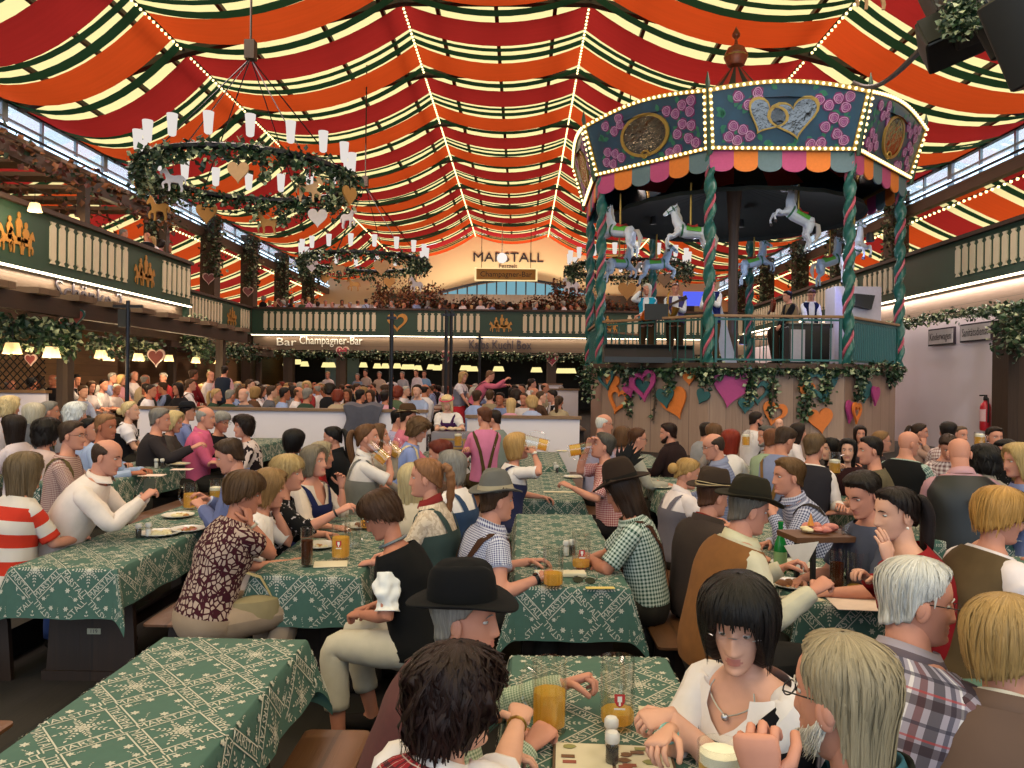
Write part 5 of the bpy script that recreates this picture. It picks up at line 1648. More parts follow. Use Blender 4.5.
def hand_mb(w, d, n, right, curl=.4, k=1., hi=True):
    """palm, four fingers and a thumb; w wrist, d finger direction, n palm direction"""
    d = d.normalized(); n = (n-d*n.dot(d)).normalized()
    s = d.cross(n)*(1 if right else -1)      # towards the thumb
    m = MB()
    P = []
    for u, hw, hd in ((-.025, .024, .019), (0, .026, .019), (.03, .036, .017), (.065, .042, .015), (.088, .040, .012), (.094, .032, .006)):
        c = w+d*u*k
        P.append([tuple(c+s*(hw*k*math.cos(a))+n*(hd*k*math.sin(a))) for a in np.linspace(0, 2*PI, 12, endpoint=False)])
    m.grid(np.array(P), True, cap=True)
    nn = 7 if hi else 5
    for q, (off, L, r) in enumerate(((.031, .070, .0092), (.0105, .078, .0096), (-.0105, .072, .0092), (-.030, .056, .0080))):
        c = curl*(.85+.1*q)
        p = w+d*(.078+(.004 if q in (1, 2) else -.004))*k+s*off*k
        a = c*.25; pts = [p]; rs = [r*k]
        for seg, (fl, bend) in enumerate(((.46, 75), (.31, 85), (.23, 50))):
            a += math.radians(bend)*c*(1. if seg else .8)
            dd = d*math.cos(a)+n*math.sin(a)+s*(off*1.2)
            pts.append(pts[-1]+dd.normalized()*L*fl*k); rs.append(r*k*(.96-.11*seg))
        pts.append(pts[-1]+dd.normalized()*r*.5*k); rs.append(r*.45*k)
        m.tube(pts, rs, nn)
    p = w+d*.020*k+s*.026*k+n*.004*k
    t1 = (d*.55+s*.8+n*.25).normalized(); t2 = (d*(.95-.4*curl)+s*.28+n*(.25+.75*curl)).normalized(); t3 = (d*(.9-.5*curl)-s*.15*curl+n*(.3+.8*curl)).normalized()
    a1 = p+t1*.036*k; a2 = a1+t2*.034*k; a3 = a2+t3*.026*k
    m.tube([p-t1*.012*k, a1, a2, a3, a3+t3*.005*k], [.0135*k, .0125*k, .0108*k, .0095*k, .004*k], nn)
    return m

def ik(sh, target, l1, l2, pole):
    v = target-sh; L = v.length
    mx = (l1+l2)*.995
    if L > mx: target = sh+v*(mx/L); v = target-sh; L = mx
    L = max(L, abs(l1-l2)+.02)
    a = (l1*l1-l2*l2+L*L)/(2*L); h = math.sqrt(max(0, l1*l1-a*a))
    u = v.normalized(); p = (pole-u*pole.dot(u))
    p = p.normalized() if p.length > 1e-4 else Vector((0, 0, -1))
    return sh+u*a+p*h, target

def hat_mb(crown, brim, cone=0., pinch=1., curl=.016):
    """felt hat: crown and brim, head space; second mesh is the band"""
    h = MB(); b = MB(); n = 32
    z0 = .052
    prof = [(1.0, 0, 0), (1.02, .03, 0), (.99, crown*.6, .3), (.93, crown*.88, .8), (.82, crown*.99, 1.), (.5, crown*.97, 1.2), (.05, crown*.93, 1.2)]
    P = []
    for r, z, pn in prof:
        row = []
        for k in range(n):
            a = 2*PI*k/n; x, y = math.sin(a), math.cos(a)
            rx = (.086-cone*z)*r; ry = (.104-cone*z)*r
            px = x*rx; py = y*ry
            dz = 0
            if pn:
                dz = -.020*pn*pinch*math.exp(-(px/.028)**2)*(1 if z > crown*.8 else .3); px *= 1-.16*pinch*pn*max(0, y)**2
            row.append((px, py, z0+z+dz))
        P.append(row)
    h.grid(np.array(P), True, cap=False); h.f.append(tuple(len(h.v)-n+k for k in range(n))); h.m.append(0); h.uv.append([(0, 0)]*n)
    P = []
    for r, z, t in ((1.0, .004, 0), (1.0+brim*.5/.09, -.002, .5), (1.0+brim/.09, .0, 1.), (1.0+(brim+.002)/.09, .004, 1.), (1.0+brim/.09, .007, 1), (1.0+brim*.5/.09, .005, .5), (1., .012, 0)):
        row = []
        for k in range(n):
            a = 2*PI*k/n; x, y = math.sin(a), math.cos(a)
            row.append((x*(.086+.095*(r-1)), y*(.104+.095*(r-1)), z0+z+t*(curl*abs(x)**2*1.3-.022*max(0, y)**2-.004*max(0, -y))))
        P.append(row)
    h.grid(np.array(P), True)
    P = [[(math.sin(2*PI*k/n)*(.089-cone*z), math.cos(2*PI*k/n)*(.107-cone*z), z0+z) for k in range(n)] for z in (.004, .01, .032, .036)]
    b.grid(np.array(P), True)
    return h, b

def glasses_mb(rim=True, full=True):
    f = MB(); l = MB()
    for s in (-1, 1):
        pts = [(s*.032+.021*math.cos(t), .1, .000+.0145*math.sin(t)) for t in np.linspace(0, 2*PI, 17)]
        if rim: f.tube(pts, .0017 if full else .0009, 5, cap=False)
        l.add([(x, y, z) for x, y, z in pts[:-1]], [tuple(range(16))])
        f.tube([(s*.053, .099, .004), (s*.072, .088, .006), (s*.08, .0, .012), (s*.082, -.02, -.002)], .0016, 5)
    f.tube([(-.011, .1, .003), (0, .105, .006), (.011, .1, .003)], .0015, 5)
    return f, l
EYE_ME = None
def face_parts(par, Mh, hair, hi, brow=True, skc=None):
    global EYE_ME
    if EYE_ME is None:
        m = MB(); m.ball((0, 0, 0), .0118, 12, 10); m.merge(MB().lathe([(.0058, .0104), (.0054, .0112), (.0, .0122)], 12, M=RX(-90)), mi=1)
        # flatten to a lens-like opening
        EYE_ME = m
    for s in (-1, 1):
        EYE_ME_ = MB().merge(EYE_ME, M=Mh@T(s*.031, .0682, .003)@S(1.05, 1, .62))
        EYE_ME_.build('eye', [EYEW, IRIS], par, smooth='all')
        if hi:
            m = MB(); Me = Mh@T(s*.031, .0682, .003)@S(1.05, 1, .66)
            for e0, e1 in ((34, 100), (-100, -44)):
                m.grid([[(.0127*math.cos(math.radians(e))*math.sin(math.radians(q)), .0127*math.cos(math.radians(e))*math.cos(math.radians(q)), .0127*math.sin(math.radians(e))) for q in np.linspace(-95, 95, 11)] for e in np.linspace(e0, e1, 7)], M=Me)
            m.build('eyelids', SKIN, par, smooth='all', color=skc)
    if brow:
        m = MB()
        for s in (-1, 1):
            m.tube([Mh@Vector((s*x, y, z)) for x, y, z in ((.013, .0920, .019), (.026, .0905, .0245), (.040, .083, .0235), (.048, .075, .018))], [.0018, .0026, .0022, .001], 6)
        m.build('eyebrows', HAIRM, par, color=hair)

PEOPLE = []
def person(label, px, py, Y, bf, hf=None, pitch=0., roll=0., sex='m', pose='sit', lean=.10, side=0., fz=0., hair=('short', 'brown'), skin=0, shirt='c8c8c8', sl=1., vest=None, bodice=None, jacket=None, collar=None,
           susp=None, legs='2a2622', L='T', R='T', hat=None, gls=None, beard=None, k=1., belly=0., vn=0., vt=.965, extra=None, group='people seated at the tables', curl=(.45, .45), palm=(None, None), eyes=True, jaw=0., ponyc=None, seat=None, puff=None, scale=1., arm=1., opn=.55, hipz=None, sw=1., shoe='1c1614', cuff=None, neckskin=False, hk=1.):
    """px, py: middle of the head in the photo; bf, hf: compass turn of body and head, 0 away from the lens, 90 rightwards"""
    hi = Y < 5.6
    hf = bf if hf is None else hf
    hk = hk*(1. if sex == 'm' else .965)
    Hc = at(px, py, Y)
    fw = Vector((math.sin(math.radians(bf)), math.cos(math.radians(bf)), 0)); rt = Vector((fw.y, -fw.x, 0))
    hz = fz+((seat or .47)+.10 if pose == 'sit' else .94*scale) if hipz is None else hipz
    base = Vector((Hc.x, Hc.y, 0))-fw*lean-rt*side
    base.z = fz
    e = empty('person', base, -math.radians(bf), label, 'person', group)
    PEOPLE.append(e)
    W2L = (Matrix.Translation(base)@Matrix.Rotation(-math.radians(bf), 4, 'Z')).inverted()
    H = W2L@Hc
    rel = hf-bf
    Mh = Matrix.Translation(H)@RZ(-rel)@RY(roll)@RX(-pitch)@S(hk)
    hfw = Vector((math.sin(math.radians(rel)), math.cos(math.radians(rel)), 0))
    hip = Vector((0, 0, hz-fz))
    pr = math.radians(pitch)
    neck = H+Vector((0, -.032, -.152))*hk+hfw*(-.055*math.sin(pr)*1.2)+Vector((0, 0, .02*math.sin(abs(pr))))
    tl = (neck-hip).length
    to = Torso(hip, neck, sex, k*(.96 if tl < .42 else 1.), belly, sw)
    # --- skeleton points
    shy = .87; l1, l2 = .285*arm*(1 if sex == 'm' else .94), .255*arm*(1 if sex == 'm' else .94)
    arms = []
    tz = .77
    for i, (spec, sg) in enumerate(((L, -1), (R, 1))):
        p = to.pt(0, shy, -.05); c, dn = to.axis(shy)
        wd = np.interp(shy, to.tab['t'], to.tab['w'])*k*sw
        sh = c+Vector((sg*(wd-.028), 0, -.012))
        pole = Vector((sg*.55, -.35, -1.))
        if isinstance(spec, tuple):
            if spec[0] == 'P': tgt = W2L@at(*spec[1:4])
            else: tgt = Vector(spec[1:4])
            if len(spec) > 4: pole = Vector(spec[4])
        elif spec == 'T': tgt = Vector((sg*.13, hip.y+.40, tz+.035))
        elif spec == 'T2': tgt = Vector((sg*-.02, hip.y+.36, tz+.045)); pole = Vector((sg*1., -.1, -.5))
        elif spec == 'L': tgt = Vector((sg*.07, hip.y+.30, hip.z+.13))
        elif spec == 'C': tgt = Mh@Vector((sg*.06, .06, -.16)); pole = Vector((sg*.12, .55, -1.))
        elif spec == 'D': tgt = Mh@Vector((sg*.05, .19, -.07)); pole = Vector((sg*.9, .1, -1.))
        elif spec == 'H': tgt = sh+Vector((sg*.05, .08, -.50))
        el, wr = ik(sh, tgt, l1, l2, pole)
        arms.append((sg, sh, el, wr, spec))
    sc = SKIN
    # --- legs
    leg = []
    for sg in (-1, 1):
        hp = hip+Vector((sg*.09, 0, -.03))
        if pose == 'sit':
            kn = hip+Vector((sg*(.11+.03*(sg > 0)), .43, -.02)); an = kn+Vector((sg*.01, -.04 if sg < 0 else -.12, -(hip.z-.02-.09))); toe = an+Vector((0, .15, -.045))
        else:
            kn = hip+Vector((sg*.10, .03, -.46)); an = Vector((sg*.11, -.02, .08)); toe = an+Vector((0, .15, -.045))
        leg.append((hp, kn, an, toe))
    # --- the body, one skin
    b = MB(); limb_r = (.054, .043, .040, .026) if sex == 'm' else (.047, .038, .035, .023)
    P, UV = to.grid(-.2, 1.02, (lambda t: -.006-.012*max(0., min(1., (t-.7)/.2))), 24, 20)
    b.grid(np.array([[tuple(p) for p in r] for r in P]), True, cap=True)
    nr = (.056 if sex == 'm' else .047)*k**.5
    b.tube([to.axis(.94)[0], neck+Vector((0, .0, .02)), Mh@Vector((0, -.02, -.06)), Mh@Vector((0, -.015, -.01))], [nr*1.1, nr*1.03, nr, nr*.9], 12)
    for sg, sh, el, wr, spec in arms:
        b.tube([sh+Vector((-sg*.05, 0, 0)), sh, sh.lerp(el, .5), el, el.lerp(wr, .3), wr], [limb_r[0]*k*.8, limb_r[0]*k, limb_r[0]*k*.95, limb_r[1]*k, limb_r[2]*k*1.04, limb_r[3]*k**.5], 10)
    for hp, kn, an, toe in leg:
        b.tube([hp, hp.lerp(kn, .5), kn, kn.lerp(an, .35), an, an+Vector((0, 0, -.03))], [.085*k, .078*k, .055*k, .054*k, .035, .036], 10)
        b.tube([an+Vector((0, -.03, -.03)), an+Vector((0, .05, -.035)), toe], [.036, .04, .024], 8)
    body = remesh(b, .0135 if hi else .019, 2)
    hm = head_mb(sex, hi, jaw)
    body.merge(hm, M=Mh)
    skc = SK[skin]
    for i, (sg, sh, el, wr, spec) in enumerate(arms):
        d = (wr-el).normalized()
        if palm[i] is not None:
            pn = Vector(palm[i][:3]); dd = d if len(palm[i]) < 6 else Vector(palm[i][3:6])
        else:
            dd = d; pn = Vector((-sg*.35, .1, -1.)) if spec in ('T', 'T2', 'L', 'H') or isinstance(spec, tuple) else Vector((-sg, .3, 0))
            if spec == 'C': dd = Vector((-sg*.2, -.1, 1)); pn = Vector((-sg*.8, -.6, 0))
            if spec == 'T': dd = (d+Vector((-sg*.3, .2, -.1))).normalized()
        body.merge(hand_mb(wr, dd, pn, sg > 0, curl[i], 1. if sex == 'm' else .92, hi))
    body.build('body', [SKIN, LIP], e, smooth='all', color=skc)
    # --- clothes
    def mk(v):
        if v is None: return None, None
        if isinstance(v, str): return CLOTH, hx(v)
        return v, None
    seed = len(PEOPLE)
    def cloth(name, mb, v, par=e, thick=0):
        m, c = mk(v)
        o = mb.build(name, m, par, smooth='all', color=c or (1, 1, 1, 1))
        return o
    nt, nc = (20, 40) if hi else (14, 26)
    if shirt:
        s = MB(); low = puff == 'low'
        top = .985 if not neckskin else .90
        P, UV = to.grid(-.14, top, .008, nt, nc, wr=.007, seed=seed)
        if vn:
            for i in range(nt+1):
                for j in range(nc):
                    a = 2*PI*j/nc-PI; t1 = top-vn*max(0., 1-abs(a)/.46)**.8-.02
                    t = -.14+(t1+.14)*i/nt
                    P[i][j] = to.pt(a, t, .015)
        if not low: s.grid(np.array([[tuple(p) for p in r] for r in P]), True, uv=UV, cap=False)
        for sg, sh, el, wr, spec in arms:
            rr = [x*k for x in limb_r]
            if low:
                ax = (el-sh).normalized()
                q = MB(); limb(q, [sh.lerp(el, .20), sh.lerp(el, .26), sh.lerp(el, .40), sh.lerp(el, .58), sh.lerp(el, .74), sh.lerp(el, .74)+ax*.02, sh.lerp(el, .74)+ax*.04], [rr[0]*1.22, rr[0]*1.3, rr[0]*1.48, rr[0]*1.4, rr[0]*1.08, rr[0]*1.06, rr[0]*1.3], 34, .02, seed, sub=4, caps=False)
                cloth('puffed_sleeve', q, shirt)
            elif puff:
                u = .62
                q = sh.lerp(el, u)
                limb(s, [sh+Vector((-sg*.04, 0, .0)), sh+Vector((sg*.012, 0, .012)), sh.lerp(el, .28), q, q+(el-sh).normalized()*.022], [rr[0]*.95, rr[0]*1.4, rr[0]*1.75, rr[0]*1.12, rr[0]*1.4], 18, .012, seed)
            elif sl > 0:
                off = .010
                js = [sh+Vector((-sg*.05, 0, .0)), sh+Vector((sg*.0, 0, .0)), sh.lerp(el, .5), el, el.lerp(wr, .5), wr-(wr-el).normalized()*.012]
                rs = [rr[0]*.9+off, rr[0]*1.02+off, rr[0]*.98+off, rr[1]*1.05+off, rr[2]+off, rr[3]+.012]
                if sl < .35: js, rs = js[:3], rs[:2]+[rs[2]+.012]
                elif sl < .55: js, rs = js[:3]+[sh.lerp(el, .85)], rs[:3]+[rs[3]+.008]
                elif sl < .75: js, rs = js[:4]+[el.lerp(wr, .22)], rs[:4]+[rs[4]+.006]
                limb(s, js, rs, 16 if hi else 12, .009, seed)
        if s.v: cloth('shirt', s, shirt)
    if collar:
        m = MB(); n = 24
        P = []
        for r, z in ((1.0, -.03), (1.06, .008), (1.13, .014), (1.40, -.024), (1.44, -.034)):
            row = []
            for j in range(n+1):
                a = math.radians(22)+(2*PI-math.radians(44))*j/n
                c, dv = to.axis(1.02)
                x = nr*1.12*r+.004
                row.append(tuple(c+Vector((math.sin(a)*x, math.cos(a)*x, z+(-.018*max(0, math.cos(a))+.036*max(0, -math.cos(a)))))))
            P.append(row)
        m.grid(np.array(P), uv=[[(j*.016, i*.02) for j in range(n+1)] for i in range(5)])
        cloth('collar', m, collar)
    def shell(name, v, t0, t1, off, gap=0., par=e, wr=.006):
        m = MB()
        if gap:
            P, UV = to.grid(t0, t1, off, nt, nc, gap, 2*PI-gap, wr, seed)
            P2, _ = to.grid(t0, t1, (lambda t: off-.007), nt, nc, gap, 2*PI-gap, wr, seed)
            A = np.array([[tuple(p) for p in r] for r in P]); B = np.array([[tuple(p) for p in r] for r in P2])
            m.grid(A, uv=UV); m.grid(B, uv=UV, flip=True)
            for a_, b_ in ((A[:, 0], B[:, 0]), (A[:, -1], B[:, -1]), (A[-1], B[-1]), (A[0], B[0])):
                m.grid(np.stack([a_, b_], 0), uv=np.zeros((2, len(a_), 2)))
        else:
            P, UV = to.grid(t0, t1, off, nt, nc, wr=wr, seed=seed)
            m.grid(np.array([[tuple(p) for p in r] for r in P]), True, uv=UV)
        return cloth(name, m, v, par)
    if vest: shell('vest', vest, -.1, vt, .020, math.radians(16))
    if bodice:
        m = MB()
        P, UV = to.grid(-.05, .70, .024 if vn else .018, nt, nc, wr=.003, seed=seed)
        m.grid(np.array([[tuple(p) for p in r] for r in P]), True, uv=UV)
        for sg in (-1, 1):
            path = [(24, .69), (30, .80), (42, .90), (75, .955), (110, .955), (140, .9), (152, .8), (156, .69)]
            A = []; U = []
            for j, (a, t) in enumerate(path):
                A.append([to.pt(math.radians(sg*(a+da)), t+dt, (.023 if vn else .015)+.004*(1 if da == 0 else 0)) for da, dt in ((-9, 0.), (0, 0), (9, 0.))]); U.append([(0, j*.05), (.02, j*.05), (.04, j*.05)])
            m.grid(np.array([[tuple(p) for p in r] for r in A]), uv=U, flip=sg < 0)
        cloth('bodice', m, bodice)
    if jacket:
        m = MB()
        P, UV = to.grid(-.16, .99, .026, nt, nc, math.radians(opn*30), 2*PI-math.radians(opn*30), .008, seed)
        m.grid(np.array([[tuple(p) for p in r] for r in P]), uv=UV)
        for sg, sh, el, wr, spec in arms:
            rr = [x*k for x in limb_r]
            limb(m, [sh+Vector((-sg*.05, 0, .0)), sh, sh.lerp(el, .5), el, el.lerp(wr, .5), wr-(wr-el).normalized()*.02], [rr[0]+.015, rr[0]*1.05+.020, rr[0]+.020, rr[1]*1.05+.020, rr[2]+.018, rr[3]+.018], 16 if hi else 12, .012, seed)
        cloth('jacket', m, jacket)
        m = MB(); n = 20; P = []
        for r, z in ((1.0, -.01), (1.12, .028), (1.2, .03), (1.42, -.02)):
            row = []
            for j in range(n+1):
                a = math.radians(40)+(2*PI-math.radians(80))*j/n; c, dv = to.axis(1.)
                x = nr*1.25*r+.006
                row.append(tuple(c+Vector((math.sin(a)*x, math.cos(a)*x, z-.03*max(0, math.cos(a))+.026*max(0, -math.cos(a))))))
            P.append(row)
        m.grid(np.array(P), uv=[[(j*.016, i*.02) for j in range(n+1)] for i in range(4)])
        cloth('jacket_collar', m, jacket)
    if susp:
        m = MB(); off = .018 if not vest else .03
        for sg in (-1, 1):
            path = [(30, .02), (32, .3), (36, .6), (44, .82), (62, .93), (90, .96), (115, .94), (140, .85), (158, .6), (170, .3), (174, .02)]
            A = []; U = []
            for j, (a, t) in enumerate(path):
                w = 6.5 if t < .8 else 9.
                A.append([to.pt(math.radians(sg*(a+da)), t, off) for da in (-w, 0, w)]); U.append([(0, j*.05), (.02, j*.05), (.04, j*.05)])
            m.grid(np.array([[tuple(p) for p in r] for r in A]), uv=U)
        cloth('suspenders', m, susp)
    if legs:
        m = MB()
        if sex == 'f' and legs.startswith('S'):
            P = []
            for i, (c, w, d) in enumerate(((hip+Vector((0, -.02, .03)), .19, .15), (hip+Vector((0, .18, .01)), .23, .12), (hip+Vector((0, .42, -.01)), .25, .10), (hip+Vector((0, .50, -.10)), .25, .09), (hip+Vector((0, .50, -.30)), .26, .08)) if pose == 'sit' else ((hip+Vector((0, 0, .06)), .165, .12), (hip+Vector((0, 0, -.15)), .22, .18), (hip+Vector((0, 0, -.5)), .29, .25))):
                row = []
                for j in range(20):
                    a = 2*PI*j/20
                    if pose == 'sit' and i < 3: row.append((c.x+w*math.cos(a), c.y-.02*math.sin(a), c.z+d*math.sin(a)))
                    else: row.append((c.x+w*math.cos(a), c.y+d*math.sin(a)*(1 if pose != 'sit' else 1.), c.z+.0*a))
                P.append(row)
            m.grid(np.array(P), True, cap=True, uv=[[(j*.05, i*.2) for j in range(21)] for i in range(len(P))])
            cloth('skirt', m, legs[1:])
        else:
            P, UV = to.grid(-.21, .03, .014, 4, nc, wr=.004, seed=seed)
            m.grid(np.array([[tuple(p) for p in r] for r in P]), True, uv=UV, cap=False)
            for hp, kn, an, toe in leg:
                end = an.lerp(kn, cuff) if cuff else an
                limb(m, [hp+Vector((0, -.04, 0)), hp.lerp(kn, .5), kn, kn.lerp(an, .4), end], [.10*k, .094*k, .072*k, .072*k, .062], 16, .008, seed)
            cloth('trousers', m, legs)
        for hp, kn, an, toe in leg:
            m = MB()
            m.tube([an+Vector((0, -.05, -.045)), an+Vector((0, -.03, -.035)), an+Vector((0, .06, -.04)), toe+Vector((0, .01, 0)), toe+Vector((0, .04, -.005))], [.02, .044, .046, .038, .015], 10)
            cloth('shoe', m, shoe)
    # --- head: hair, face, hat, glasses
    hst, hcn = hair[0], hair[1]
    hc = HC[hcn] if hcn in HC else hx(hcn)
    base_style = {'pony': 'tight', 'bun': 'tight', 'braid': 'tight', 'frizz': 'long'}.get(hst, hst)
    hm2 = hair_mb(base_style, seed, hi, .35 if hat else 1., hair[2] if len(hair) > 2 else 1., 0 if Y > 10 or (hat and base_style not in ('long', 'curly')) else (330 if Y < 3 else 240 if Y < 5.6 else 90), .58 if hat else .02)
    if hst == 'pony': hm2.merge(tail_mb([(0, -.10, .05), (0, -.135, .06), (.0, -.16, -.02), (0, -.15, -.16), (0, -.14, -.27)], [.02, .03, .04, .036, .012], seed))
    if hst == 'braid': hm2.merge(tail_mb([(0, -.09, .06), (0, -.13, .07), (.01, -.155, 0), (.03, -.15, -.14), (.04, -.13, -.30)], [.02, .032, .034, .028, .010], seed, True))
    if hst == 'bun': hm2.ball((0, -.128, .005), (.05, .042, .046), 14, 10)
    if hm2.v:
        for z in range(0): pass
        MB().merge(hm2, M=Mh).build('hair', HAIRM, e, smooth='all', color=hc)
    if eyes: face_parts(e, Mh, hc if not beard else HC.get(beard, hc), hi, hst != 'bob', skc)
    if beard:
        m = MB(); n = 30; P = []
        for i, t in enumerate(np.linspace(0, 1, 9)):
            row = []
            for a in np.linspace(-1.75, 1.75, n):
                zt = float(np.interp(abs(a), [0, .25, .5, 1.0, 1.5, 1.75], [-.086, -.084, -.066, -.052, -.02, .005])); zb = float(np.interp(abs(a), [0, .5, 1, 1.75], [-.128, -.124, -.105, -.04]))
                z = zt+(zb-zt)*t
                R = float(head_rad(a, max(z, -.116)))+(.012*math.sin(PI*min(1, t*1.05))**.5 if 0 < i < 8 else -.004)+.008*noise.noise((a*13, z*50, seed))
                row.append((R*math.sin(a), R*math.cos(a)+.004*math.exp(-(a/.2)**2), z))
            P.append(row)
        m.grid(np.array(P), uv=[[(j/n, i/9) for j in range(n)] for i in range(9)], flip=True)
        # mouth opening stays clear above the beard
        m.f = [f for f in m.f]
        rb = random.Random(seed)
        for q in range(260 if hi else 0):
            a = rb.uniform(-1.65, 1.65); zt = float(np.interp(abs(a), [0, .25, .5, 1.0, 1.5, 1.75], [-.086, -.084, -.066, -.052, -.02, .005])); zb = float(np.interp(abs(a), [0, .5, 1, 1.75], [-.125, -.12, -.105, -.04]))
            z = rb.uniform(zb, zt+.004); R = float(head_rad(a, max(z, -.116)))+.006; w = .035; dz = rb.uniform(.012, .026); lf = rb.uniform(.008, .014)
            m.add([(R*math.sin(a-w), R*math.cos(a-w), z), (R*math.sin(a+w), R*math.cos(a+w), z), ((R+lf)*math.sin(a+rb.uniform(-.1, .1)), (R+lf)*math.cos(a), z-dz)], [(0, 1, 2)], uv=[(a, 0), (a+.02, 0), (a, .3)])
        MB().merge(m, M=Mh).build('beard', HAIRM, e, smooth='all', color=HC.get(beard, hc))
    if hat:
        hs, bs = hat_mb(hat.get('crown', .105), hat.get('brim', .055), hat.get('cone', .1), hat.get('pinch', 1.), hat.get('curl', .016))
        MT = Mh@T(0, -.008, .0)@RX(hat.get('tilt', 5))@S(1.06)
        ho = cloth('hat', MB().merge(hs, M=MT), hat['c'])
        cloth('hat_band', MB().merge(bs, M=MT), hat.get('band', '181410'), ho)
        if hat.get('cords'):
            m = MB()
            for z in (.010, .018, .027): m.tube([(math.sin(t)*.094, math.cos(t)*.113, .052+z+.004*math.sin(t*2+z*300)) for t in np.linspace(0, 2*PI, 25)], .0028, 5, cap=False)
            cloth('hat_cords', MB().merge(m, M=MT), 'b09a76', ho)
        if hat.get('feather'):
            m = MB(); r = random.Random(4)
            for q in range(34):
                a = r.uniform(-.5, .5); up = r.uniform(.05, .19)
                p0 = Vector((.09, -.01+r.uniform(-.02, .02), .08)); p1 = p0+Vector((.04+r.uniform(-.03, .05), -.05-.09*abs(a)+r.uniform(-.07, .04), up)); w = .010
                mid = p0.lerp(p1, .55)+Vector((0, 0, .015))
                m.add([tuple(p0), tuple(mid+Vector((0, w, w))), tuple(p1), tuple(mid-Vector((0, w, w)))], [(0, 1, 2), (0, 2, 3)])
            cloth('hat_feathers', MB().merge(m, M=MT), '1c1a1a', ho)
            m = MB(); m.tube([(.093, .04, .07), (.11, -.03, .10)], [.004, .002], 5)
            cloth('feather_quill', MB().merge(m, M=MT), 'c8bda8', ho)
    if gls:
        f, l = glasses_mb(gls != 'rimless', gls == 'dark')
        go = MB().merge(f, M=Mh).build('glasses', BLACK if gls in ('dark', 'thin') else SILV, e)
        MB().merge(l, M=Mh).build('lens', GLS, go, smooth=False)
    e['_'] = 0; del e['_']
    return dict(e=e, Mh=Mh, to=to, arms=arms, W2L=W2L, hip=hip, leg=leg)
# ================================================================ things on the tables
GLM = glass_mat('mug glass', (.985, .99, .985, 1), .05, k=.26)
def beer_mat(name, c, tr=.75):
    t = NT(name)
    p = t.n('BsdfDiffuse'); p.inputs[0].default_value = c; tl = t.n('BsdfTranslucent'); tl.inputs[0].default_value = c
    m0 = t.n('MixShader', i_0=.5); t.l(p.outputs[0], m0.inputs[1]); t.l(tl.outputs[0], m0.inputs[2])
    ti = t.n('BsdfTransparent'); ti.inputs[0].default_value = c
    mx = t.n('MixShader', i_0=tr*.62); t.l(m0.outputs[0], mx.inputs[1]); t.l(ti.outputs[0], mx.inputs[2])
    return t.done(mx.outputs[0])
BEER = beer_mat('golden beer', (1., .68, .15, 1)); COLA = beer_mat('dark cola mix', (.10, .028, .012, 1), .2)
FOAM = pm('beer foam', hx('e4dcc8'), .8, var=.08, scale=60); DREG = pm('glass base', hx('b9c0b8'), .2)
LOGO = pm('red printed crest', hx('a82626'), .5); WPRINT = pm('white print', hx('d8d4cc'), .5)
MUGS = {}
def mug(px, py, Y, fill, label, foam=False, logo=False, handle=0., liquid=None, pos=None, tilt=None, h=.226, group='beer mugs'):
    """px, py: middle of the foot"""
    c = Vector(pos) if pos else at(px, py, Y)
    e = empty('beer_mug', c, math.radians(handle), label, 'beer mug', group)
    if tilt: e.rotation_euler = tilt
    R = .057
    near = Y < 5.2
    key = (near, fill, foam)
    n = 24 if near else 12
    def dim(k, z): return 1+(.035*math.cos(2*PI*k*8/n)*(1 if .02 < z < .15 else 0) if near else 0)
    if ('g', near) not in MUGS:
        g = MB().lathe([(R*.93, 0), (R, .008), (R*.98, .03), (R*1.0, .06), (R*.96, .078), (R*1.0, .09), (R*1.0, .12), (R*.96, .135), (R*1.0, .15), (R*1.0, h), (R*.93, h), (R*.92, .02), (0.002, .018)], n, amp=dim, cap=True)
        hd = MB().tube([(R*.9, 0, h*.82), (R*1.5, 0, h*.86), (R*1.85, 0, h*.62), (R*1.75, 0, h*.34), (R*1.3, 0, h*.2), (R*.9, 0, h*.24)], .010, 7)
        MUGS[('g', near)] = (g.build('glass_body', GLM, e), hd.build('handle', GLM, e))
    else:
        for q in MUGS[('g', near)]:
            o = q.copy(); COL.objects.link(o); o.parent = e
    if fill > 0:
        b = MB().lathe([(R*.88, .02), (R*.905, .024), (R*.905, .02+(h-.03)*fill), (.002, .0201+(h-.03)*fill)], n, amp=dim, cap=True)
        b.build('beer', liquid or BEER, e)
    if foam:
        MB().lathe([(R*.905, .02+(h-.03)*fill), (R*.905, .045+(h-.03)*fill), (R*.5, .052+(h-.03)*fill), (.002, .05+(h-.03)*fill)], 12, cap=True).build('foam', FOAM, e)
    if logo:
        a0 = -PI/2-math.radians(handle); m = MB()
        def wrap(u, z): a = a0+u/(R*1.01); return ((R*1.035)*math.cos(a), (R*1.035)*math.sin(a), z)
        ol = [(-.017, .128), (.017, .128), (.017, .105), (.010, .092), (0, .086), (-.010, .092), (-.017, .105)]
        m.add([wrap(0, .110)]+[wrap(u, z) for u, z in ol], [(0, i+1, (i+1) % 7+1) for i in range(7)])
        q = m.build('crest', LOGO, e)
        m = MB()
        for (u0, u1, z0, z1) in ((-.007, .007, .104, .122), (-.003, .003, .092, .104), (-.017, .017, .078, .084)):
            v = [(a0*0+1.0, u, z) for u, z in ((u0, z0), (u1, z0), (u1, z1), (u0, z1))]
            m.add([(R*1.05*math.cos(a0+u/(R*1.01)), R*1.05*math.sin(a0+u/(R*1.01)), z) for _, u, z in v], [(0, 1, 2, 3)])
        m.build('crest_mark', WPRINT, q, smooth=False)
    return e
TZ = .778
